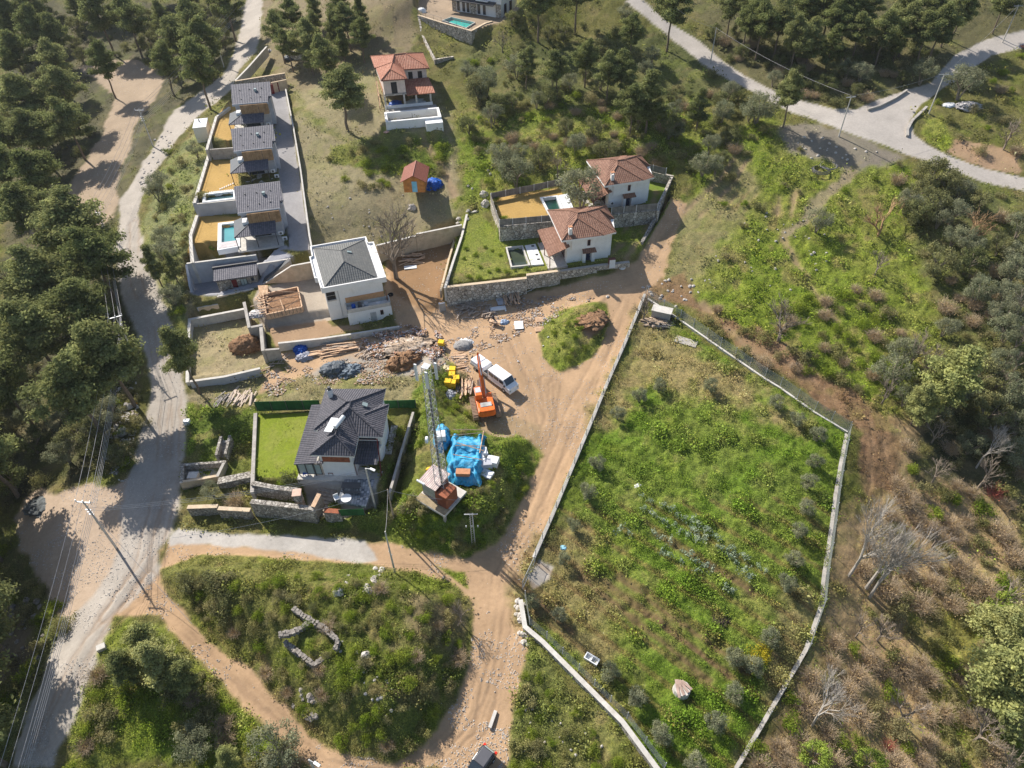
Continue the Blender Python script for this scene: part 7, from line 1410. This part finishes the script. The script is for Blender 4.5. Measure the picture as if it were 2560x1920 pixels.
S_('bare', 1608, 800, 5, False, label='leaning bare tree at the garden corner by the road'); S_('bare', 1148 + 0, 1530, 4, label='bare grey bush at the right tip of the ruin mound'); S_('bare', 1229, 322, 4, False, label='small bare reddish tree right of the unfinished pool box'); S_('bare', 1395, 405, 5.5, label='bare grey tree behind the sandy lawn fence'); S_('bare', 2530, 330, 5.5, label='bare grey tree at the right edge below the corner house')
S_('bare', 1255 + 0, 95, 5, label='bare grey tree at the corner of the top white villa', sxy=1.1)
for i, (px, py, h, lb) in enumerate([(2122,1440,13.5,'pale bare tree leaning up right of the fence, leftmost of three'),(2165,1470,15,'pale bare tree right of the garden fence, middle of three'),(2175,1492,12,'pale bare tree with spreading limbs, lowest of three'),(2030,1815,9,'pale bare tree at the lower end of the garden fence'),(2440,1170,8,'pale dead tree in the dark hollow at the right')]): S_('pale', px, py, h, False, label=lb)
S_('olive', 1215 + 0, 195, 6.5, label='tall grey-green tree below the turquoise pool wall', sxy=.9); S_('olive', 1290, 420, 6.5, label='large olive tree behind the sandy lawn fence', sxy=1.1)
S_('shrub', 830, 1262, 1.6, label='yellowish shrub beside the garden steps'); S_('yellow', 1903, 1632, 2, label='bright yellow shrub in the lower garden'); S_('redbush', 2490, 1225, 1.8, label='red twiggy bush among grey brush at the right'); S_('redbush', 2225, 1862, 1.0, label='small orange-red bush near the bottom right')
S_('olive', 525, 1222, 2.6, label='small olive tree in the bed below the concrete pen'); S_('brush', 585, 1250, 1.8, label='dry bush in the bed below the concrete pen')
S_('limeTree', 530, 618, 1.2, label='small palm-like plant beside the teal pool')
for px, py, lb in ((560,642,'left'),(585,638,'middle'),(612,635,'right')): S_('shrub', px, py, .7, label='small plant in the row above the sunken yard, %s one' % lb)
S_('shrub', 1258, 540, 1.2, label='small palm-like plant at the front of the sandy lawn'); S_('shrub', 1240, 492, 1.3, label='small plant at the rear corner of the sandy lawn'); S_('dark', 720, 1190, 2.2, label='dark shrub at the lower right of the bright lawn'); S_('shrub', 700, 1205, 1.6, label='green shrub at the lower edge of the bright lawn')
for i, (px, py, h, lb) in enumerate([(170,560,17,'huge spreading pine left of the road, by the half hidden pole'),(90,700,16,'broad pine at the left edge below the huge spreading one'),(235,640,15,'pine overhanging the cables left of the road bend'),(80,830,17,'broad pine whose long trunk slants to the dark slope'),(200,760,14,'pine on the slope just left of the double cables'),(60,520,15,'broad-topped pine at the left edge above the huge one'),(85,330,14,'tall pine left of the upper dirt clearing'),(60,240,16,'tall pine near the top left edge of the clearing'),(95,430,14,'pine at the lower left rim of the upper dirt clearing'),(30,130,15,'tall pine in the top left corner wood')]): S_('pine', px, py, h, label=lb, sxy=1.2)
# --- garden saplings and cabbages
for px, py in [(1545,1030),(1600,985),(1493,1155),(1470,1225),(1435,1310),(1408,1395),(1330,1500),(1945,1002),(1995,1045),(2048,1085),(2040,1150),(2025,1200),(2020,1265),(2000,1325),(1990,1395),(1970,1455),(1930,1590),(1883,1665),(1840,1730),(1790,1800),(1742,1905),(1655,1830),(1590,1740),(1525,1680),(1400,1535),(1840,1640),(1650,960),(1780,960)]:
    S_('sapling', px, py, 2.4 if px > 1450 else 2.0)
rows = [[(1604,1240),(1772,1327),(1930,1440)],[(1607,1278),(1714,1333),(1858,1402)],[(1552,1327),(1621,1362)],[(1650,1379),(1745,1430),(1850,1490)],[(1690,1300),(1800,1370),(1900,1470)],[(1600,1310),(1700,1375),(1800,1440)]]
for ri, rw in enumerate(rows):
    L_ = sum(math.dist(a, b) for a, b in zip(rw[:-1], rw[1:])); n = int(L_ / 20)
    for k in range(n):
        t = k * L_ / n; 
        for a, b in zip(rw[:-1], rw[1:]):
            d = math.dist(a, b)
            if t <= d: break
            t -= d
        x = a[0] + (b[0] - a[0]) * t / d + RG.uniform(-4, 4); y = a[1] + (b[1] - a[1]) * t / d + RG.uniform(-4, 4)
        if RG.random() < .75: place('cabbage', x, y, RG.uniform(.3, .5), label='pale blue-green cabbage plant in the %s garden row' % ['top','second','short left','fourth','fifth','sixth'][ri], group='cabbages in garden row %s' % ['one','two','three','four','five','six'][ri])
# --- woods and thickets
fill([(0,0),(540,0),(470,90),(440,170),(350,170),(300,115),(180,130),(120,90),(0,80)], 14, [('pine', 4), ('cone', 1)], HS, 100, 1)
fill([(0,70),(130,110),(200,220),(200,330),(120,420),(0,460)], 8, [('pine', 5)], HS, 110, 2)
fill([(0,440),(220,500),(245,640),(235,800),(250,880),(140,880),(0,900)], 8, [('pine', 5)], HS, 130, 3)
fill([(0,880),(150,860),(250,880),(260,1000),(130,1040),(0,1130)], 14, [('pine', 1), ('oak', 2), ('olive', 2), ('drab', 3)], HS, 50, 4)
fill([(0,0),(540,0),(470,90),(440,170),(350,170),(300,115),(180,130),(120,90),(0,80)], 55, [('dark', 4), ('drab', 1), ('oak', 2)], HS, 40, 101)
fill([(0,70),(130,110),(200,220),(190,330),(110,440),(0,460)], 30, [('dark', 4), ('drab', 1), ('oak', 1)], HS, 44, 102)
fill([(0,440),(220,500),(235,640),(235,800),(250,880),(140,900),(0,1000)], 46, [('dark', 4), ('drab', 2), ('oak', 1)], HS, 44, 103)
fill([(-260,0),(-50,0),(-50,1100),(-260,1100)], 26, [('pine', 1)], HS, 95, 5)
fill([(-60,-80),(560,-80),(560,-5),(-60,-5)], 10, [('pine', 1)], HS, 80, 6)
fill([(-260,1100),(-75,1100),(-75,1600),(-260,1600)], 12, [('pine', 1)], HS, 90, 7)
fill([(575,0),(790,0),(800,60),(760,110),(690,125),(620,100),(575,50)], 16, [('pine', 3), ('cone', 3), ('oak', 2)], dict(HS, pine=(10, 13)), 60, 8)
fill([(1100,30),(1360,20),(1430,110),(1500,160),(1540,230),(1400,230),(1250,200),(1130,130)], 34, [('pine', 1), ('oak', 3), ('cone', 1), ('dark', 4), ('olive', 2), ('drab', 2)], dict(HS, pine=(9, 12), cone=(7, 9), oak=(3, 4.5)), 40, 9)
fill([(1010,120),(1100,110),(1300,210),(1520,240),(1500,340),(1380,350),(1200,330),(1050,400),(1010,300)], 110, [('oak', 1), ('drab', 5), ('brush', 2), ('shrub', 3), ('olive', 1)], HS, 25, 10)
fill([(1420,200),(1560,140),(1620,215),(1650,260),(1590,330),(1500,390),(1440,340)], 30, [('oak', 2), ('dark', 3), ('olive', 2), ('brush', 2), ('drab', 2)], dict(HS, oak=(2.5, 4)), 36, 11)
fill([(1540,0),(2212,0),(2212,30),(2100,60),(2030,80),(1900,90),(1800,100),(1700,80),(1600,50)], 26, [('pine', 4), ('cone', 1)], dict(HS, pine=(10, 13)), 62, 12)
fill([(1520,60),(1600,60),(1800,100),(1980,90),(2030,110),(1975,180),(1880,205),(1800,222),(1700,190),(1610,150),(1540,100)], 60, [('oak', 3), ('dark', 4), ('drab', 2), ('brush', 2), ('olive', 1)], dict(HS, oak=(2.5, 4)), 36, 121)
fill([(1930,340),(2050,370),(2212,430),(2212,640),(2100,620),(2000,560),(1960,440),(1930,400)], 30, [('oak', 2), ('olive', 3), ('drab', 2), ('brush', 2)], HS, 44, 13)
fill([(2020,560),(2212,620),(2212,980),(2080,950),(1980,900),(1900,820),(1950,750),(2050,750)], 60, [('oak', 1), ('olive', 2), ('drab', 4), ('brush', 3), ('bare', 1)], HS, 44, 14)
fill([(1920,930),(2212,970),(2212,1340),(2000,1400),(1850,1350),(1870,1150),(1950,1090)], 75, [('brush', 6), ('drab', 3), ('shrub', 1), ('bare', 1)], HS, 40, 15)
fill([(1780,1400),(1900,1330),(2050,1420),(2212,1350),(2212,1659),(1620,1659),(1700,1520)], 75, [('brush', 5), ('drab', 3), ('shrub', 2), ('bare', 1)], HS, 42, 16)
fill([(210,1440),(270,1420),(360,1400),(500,1540),(660,1659),(420,1659),(360,1500),(250,1540),(200,1600),(150,1659)], 60, [('drab', 4), ('shrub', 2), ('brush', 2), ('olive', 1)], HS, 36, 17)
fill([(430,1230),(700,1230),(1000,1290),(1010,1420),(940,1560),(860,1630),(700,1590),(560,1440),(420,1320)], 95, [('drab', 4), ('shrub', 6), ('brush', 1), ('dark', 1)], dict(HS, shrub=(.8, 1.6), drab=(.8, 1.6), brush=(.8, 1.3), dark=(.8, 1.4)), 30, 18)
fill([(400,1240),(520,1240),(520,1340),(440,1330),(390,1280)], 9, [('drab', 2), ('dark', 2)], HS, 30, 19)
fill([(345,330),(440,270),(440,400),(405,560),(405,700),(340,600),(320,470)], 26, [('drab', 3), ('shrub', 2), ('olive', 1)], HS, 34, 20)
fill([(830,1090),(880,1000),(960,800),(1000,900),(940,1000),(1130,1000),(1140,1050),(1080,1160),(1000,1180),(850,1140)], 55, [('shrub', 4), ('drab', 2)], dict(HS, shrub=(.6, 1.3), drab=(.7, 1.4)), 26, 21)
fill([(960,780),(1000,790),(1010,880),(1030,950),(1000,1010),(940,1000),(950,860)], 24, [('shrub', 5), ('drab', 1)], dict(HS, shrub=(.8, 1.5)), 22, 211)
fill([(860,930),(960,800),(960,1000),(900,1120),(850,1100)], 24, [('shrub', 5), ('drab', 2)], dict(HS, shrub=(.6, 1.2)), 24, 212)
fill([(700,310),(960,290),(950,380),(800,420),(720,380)], 22, [('shrub', 4), ('drab', 2)], HS, 30, 22)
fill([(0,1140),(120,1300),(140,1350),(60,1540),(0,1600)], 16, [('drab', 2), ('shrub', 2)], HS, 38, 23)
fill([(1100,1659),(1120,1420),(1200,1460),(1360,1659)], 22, [('shrub', 3), ('drab', 1)], dict(HS, shrub=(.7, 1.2)), 36, 24)
fill([(1450,660),(1520,640),(1640,730),(1700,620),(1900,620),(1980,780),(1900,860),(1830,900),(1600,760)], 45, [('drab', 3), ('brush', 2), ('shrub', 2)], dict(HS, brush=(1.2, 2)), 38, 25)
fill([(1560,250),(1900,330),(1950,420),(1700,480),(1560,560)], 14, [('drab', 2), ('shrub', 2)], dict(HS, shrub=(.8, 1.4)), 46, 26)
fill([(2000,190),(2080,175),(2212,110),(2212,340),(2100,330),(2040,230)], 16, [('drab', 2), ('brush', 1), ('shrub', 1)], HS, 40, 27)
fill([(1180,690),(1290,670),(1290,740),(1220,790)], 12, [('shrub', 1)], dict(HS, shrub=(.6, 1.1)), 24, 28)
fill([(985,520),(1080,520),(1160,590),(1000,600)], 16, [('shrub', 1)], dict(HS, shrub=(.5, 1.0)), 24, 29, zones=('lawn', 'ground'))
fill([(230,880),(290,780),(300,930),(270,1010),(240,1000)], 16, [('drab', 2), ('shrub', 1)], HS, 30, 30)
# --- rocks
def rocks(poly, n, sz, seed, label, group, mat=ROCK, zones=None):
    p = O(poly); r = random.Random(seed); xs = [a for a, b in p]; ys = [b for a, b in p]; meshes = [MB().lump((0, 0, -.2), .6, .5, .7, 0, seed + i, 8, 4, .3).build('rock', mat) for i in range(3)]
    for m in meshes: T(m, label, 'rock', group)
    c = 0
    while c < n:
        x = r.uniform(min(xs), max(xs)); y = r.uniform(min(ys), max(ys))
        if not inpoly(p, x, y): continue
        o = meshes[c] if c < 3 else meshes[r.randrange(3)].copy()
        if c >= 3: COL.objects.link(o)
        o.location = G(x, y); s = r.uniform(*sz); o.scale = (s, s, s * .8); o.rotation_euler = (0, 0, r.uniform(0, 6)); c += 1
rocks([(1560,440),(1760,420),(1800,560),(1700,640),(1480,640),(1520,560)], 40, (.2, .5), 1, 'small pale stone on the open meadow above the garden', 'stones on the open meadow')
rocks([(1290,650),(1310,640),(1500,590),(1520,620),(1480,670),(1400,640)], 26, (.25, .6), 2, 'pale stone on the bulldozed bank beside the lane mouth', 'stones on the bulldozed bank')
rocks([(1680,280),(1900,320),(1880,350),(1720,340)], 22, (.25, .6), 3, 'stone on the dumped earth below the upper road', 'stones on the dumped earth')
rocks([(240,830),(290,790),(290,900),(250,960)], 24, (.3, .7), 4, 'pale stone on the bank left of the road bend', 'stones on the road bend bank')
rocks([(1112,1300),(1132,1290),(1150,1380),(1135,1400),(1115,1360)], 18, (.4, .8), 5, 'stone in the row outside the lower garden wall', 'stones outside the lower garden wall')
rocks([(620,1480),(700,1500),(690,1560),(640,1540)], 14, (.5, 1.0), 6, 'grey rock in the outcrop at the track edge below the ruin', 'rocks of the outcrop below the ruin', ROCKD)
rocks([(745,1240),(840,1225),(850,1260),(790,1290),(740,1270)], 14, (.4, 1.0), 7, 'pale boulder on the bare crest of the ruin mound', 'boulders on the ruin mound crest')
rocks([(740,1380),(880,1500),(840,1560),(700,1460)], 24, (.2, .45), 8, 'small white stone in the weeds below the ruin', 'white stones below the ruin')
rocks([(960,520),(1000,490),(1090,360),(1060,340),(990,420)], 12, (.4, .9), 9, 'boulder on the grassy slope left of the sandy lawn', 'boulders left of the sandy lawn')
rocks([(330,300),(400,260),(420,230),(380,300),(310,400),(290,430)], 30, (.3, .7), 10, 'rock in the rough edging left of the upper road', 'rocks edging the upper left road')
rocks([(740,560),(860,500),(940,440),(800,400),(680,440)], 26, (.15, .4), 11, 'small stone on the bare slope behind the tall white house', 'stones on the bare slope')
rocks([(1060,620),(1130,600),(1230,640),(1150,800),(1000,720),(960,690)], 26, (.15, .35), 12, 'small white stone scattered in the dirt yard', 'stones in the dirt yard', CERAM)
rocks([(760,1330),(1130,1100),(1000,1190)], 1, (.3, .5), 13, 'single stone near the mast mound edge', None) if 0 else None
rocks([(1120,1500),(1330,1620),(1250,1650),(1110,1620)], 22, (.15, .35), 14, 'small stone in the weeds between the dirt track and garden wall', 'stones beside the lower garden wall')
rocks([(0,1270),(110,1290),(90,1420),(0,1450)], 20, (.4, .9), 15, 'rock on the rough slope at the left edge below the clearing', 'rocks on the left edge slope', ROCKD)
for px, py, s, lb in [(308,1082,1.5,'round pale boulder left of the road under the cables'),(273,1142,1.3,'pale boulder at the tip of the lower clearing'),(322,1018,1.3,'pale boulder beside the orange bag'),(265,787,1.2,'white boulder on the dark pine bank'),(1214,512,1.6,'white rock at the end of the reed fenced wall'),(848,1482,1.2,'reddish-white boulder on the ruin mound'),(915,1640,1.0,'grey stone stack near the middle of the ruin mound'),(1030,520,1.3,'grey boulder at the bottom of the bare slope'),(1210,488,1.5,'pale boulder left of the reed fence corner')]:
    o = MB().lump((0, 0, -.3), .6, .5, .9, 0, int(px), 10, 5, .22).build('boulder', ROCK); T(o, lb, 'rock'); put(o, px, py); o.scale = (s, s, s)
# --- unique labels: description + direction + landmark, ranked by distance
groups = {}
for rec in AUTO:
    o, desc, px, py, grp = rec; nm, (lx, ly) = min(LAND, key=lambda l: (l[1][0] - px) ** 2 + (l[1][1] - py) ** 2); a = math.degrees(math.atan2(ly - py, px - lx)) % 360
    d = DIRS[int((a + 22.5) // 45) % 8]; groups.setdefault((desc, d, nm), []).append((math.dist((px, py), (lx, ly)), o))
ORD = ['nearest', 'second nearest', 'third nearest', 'fourth nearest', 'fifth nearest', 'sixth nearest', 'seventh nearest', 'eighth nearest', 'ninth nearest', 'tenth nearest', 'eleventh nearest', 'twelfth nearest']
for (desc, d, nm), l in groups.items():
    l.sort(key=lambda t: t[0])
    for i, (_, o) in enumerate(l): o['label'] = (ORD[min(i, 11)] + ' ' if len(l) > 1 else '') + desc + ' ' + d + ' the ' + nm
    for _, o in l:
        if len(l) > 1: o['group'] = desc + 's ' + d + ' the ' + nm
# ================================================================ ground cover: weeds and grass too many to count
def cover(name, label, zsel, n, sz, seed, hmul=1.0, extra=None, leafn=6, vmul=(1, 1, 1)):
    rng = np.random.default_rng(seed); idx = rng.integers(0, NR * NC, int(n * 9)); ok = np.isin(zid[idx], [NAMES.index(z) for z in zsel if z in NAMES]) & (rng.random(len(idx)) < veg[idx] ** 1.5) 
    idx = idx[ok][:n]; x = X[idx] + rng.uniform(-.2, .2, len(idx)); y = Y[idx] + rng.uniform(-.2, .2, len(idx)); z = Zf[idx]; k = fbm(x, y, 2.2, 3, seed); k = np.clip((k - .25) * 2.3, .5, 1.2); cm = fbm(x, y, 1.1, 2, seed + 7); k *= np.clip((cm - .2) * 2.2, .45, 1.3)
    s = sz * (.55 + .006 * y) * k * rng.uniform(.5, 1.4, len(idx)); cb = rng.uniform(.55, 1.6, len(idx)) * np.array(1.0)
    R_ = np.repeat(np.arange(len(idx)), leafn); ns = len(R_); C = np.stack([x[R_], y[R_], z[R_]], 1) + np.stack([rng.normal(size=ns) * s[R_] * .55, rng.normal(size=ns) * s[R_] * .55, rng.uniform(.1, .75, ns) * s[R_] * hmul], 1)
    V = leafq(C, np.tile([0, 0, .9], (ns, 1)), s[R_] * .34, rng, .7); c = col[idx][R_] * (1.5 * cb[R_][:, None] * rng.uniform(.65, 1.4, (ns, 1)) * (.7 + .5 * fbm(x, y, 1.6, 2, seed + 3))[R_][:, None]); br = rng.random(len(idx))[R_][:, None]; c = c * np.array(vmul); c = c * np.where(br < .12, np.array([[1.25, 1.15, .9]]), 1.0) * np.array([.93, 1.0, .85])
    me = mesh_np(name, V, np.arange(len(V)).reshape(-1, 4)); vcol(me, np.repeat(np.clip(c, 0, .6), 4, 0)); o = link(name, me, LCOV); T(o, label, 'plants'); o['kind'] = 'stuff'; return o
LCOV = leafmat('weed_leaves', (.1, .1, .1), (.1, .1, .1), .3, 'Col')
cover('meadow_weeds', 'rough grass, herbs and low scrub growing over the open slopes', ['ground', 'track'], 180000, .72, 5, 1.1, leafn=10)
cover('thicket_leaves', 'fallen tan leaves and dry stems carpeting the lower right thicket floor', ['thicket_floor'], 60000, .45, 15, .5, vmul=(1.25, 1.1, .95))
cover('thicket_weeds', 'low green and yellow weeds growing between the dry bushes of the thicket', ['thicket_floor'], 14000, .6, 16, 1.0, vmul=(.6, .95, .35))
cover('garden_weeds', 'dense low green weeds growing over the fenced garden', ['field'], 105000, .66, 6, 1.2, leafn=10)
cover('lawn_grass', 'tall grass growing over the villa lawns', ['lawn'], 18000, .6, 7, 1, leafn=8)
cover('leaf_litter', 'fallen leaves and small weeds strewn on bare soil', ['soil', 'dirt_yard', 'dirt_clearing'], 2500, .22, 8, .2)
# loose stones on the dirt roads
rng = np.random.default_rng(77); idx = rng.integers(0, NR * NC, 400000); idx = idx[np.isin(zid[idx], [NAMES.index(z) for z in ('dirt_road', 'dirt_yard', 'paved_road', 'dirt_clearing')])]
e = fbm(X[idx], Y[idx], 3.0, 3, 91); idx = idx[(e > .52)][:9000]; s = rng.uniform(.04, .13, len(idx)) ; C = np.stack([X[idx], Y[idx], Zf[idx] + s * .2], 1)
tet = np.array([[1, 0, -.3], [-.5, .87, -.3], [-.5, -.87, -.3], [0, 0, .8]]); V = (C[:, None, :] + (tet[None] * rng.uniform(.6, 1.3, (len(idx), 4, 3))) * s[:, None, None]).reshape(-1, 3); b0 = np.arange(len(idx))[:, None] * 4
Fc = np.concatenate([b0 + np.array([[0, 1, 3]]), b0 + np.array([[1, 2, 3]]), b0 + np.array([[2, 0, 3]])], 1).reshape(-1, 3); o = link('loose_stones', mesh_np('loose_stones', V, Fc), ROCK); T(o, 'small loose stones and gravel strewn over the dirt roads and yard', 'gravel'); o['kind'] = 'stuff'

# ================================================================ thin air haze
hb = MB().box(-420, 420, -70, 470, -60, CH + 4).build('haze', None); hm_ = bpy.data.materials.new('haze'); hm_.use_nodes = True; hn = hm_.node_tree; hn.nodes.remove(hn.nodes['Principled BSDF']); pv = nd(hn, 'ShaderNodeVolumePrincipled'); pv.inputs['Color'].default_value = (.86, .90, .98, 1); pv.inputs['Density'].default_value = .00009; pv.inputs['Anisotropy'].default_value = .2
hn.links.new(pv.outputs[0], hn.nodes['Material Output'].inputs['Volume']); hb.data.materials.append(hm_); meta(hb, 'thin pale haze filling the air over the valley', 'haze', kind='stuff')
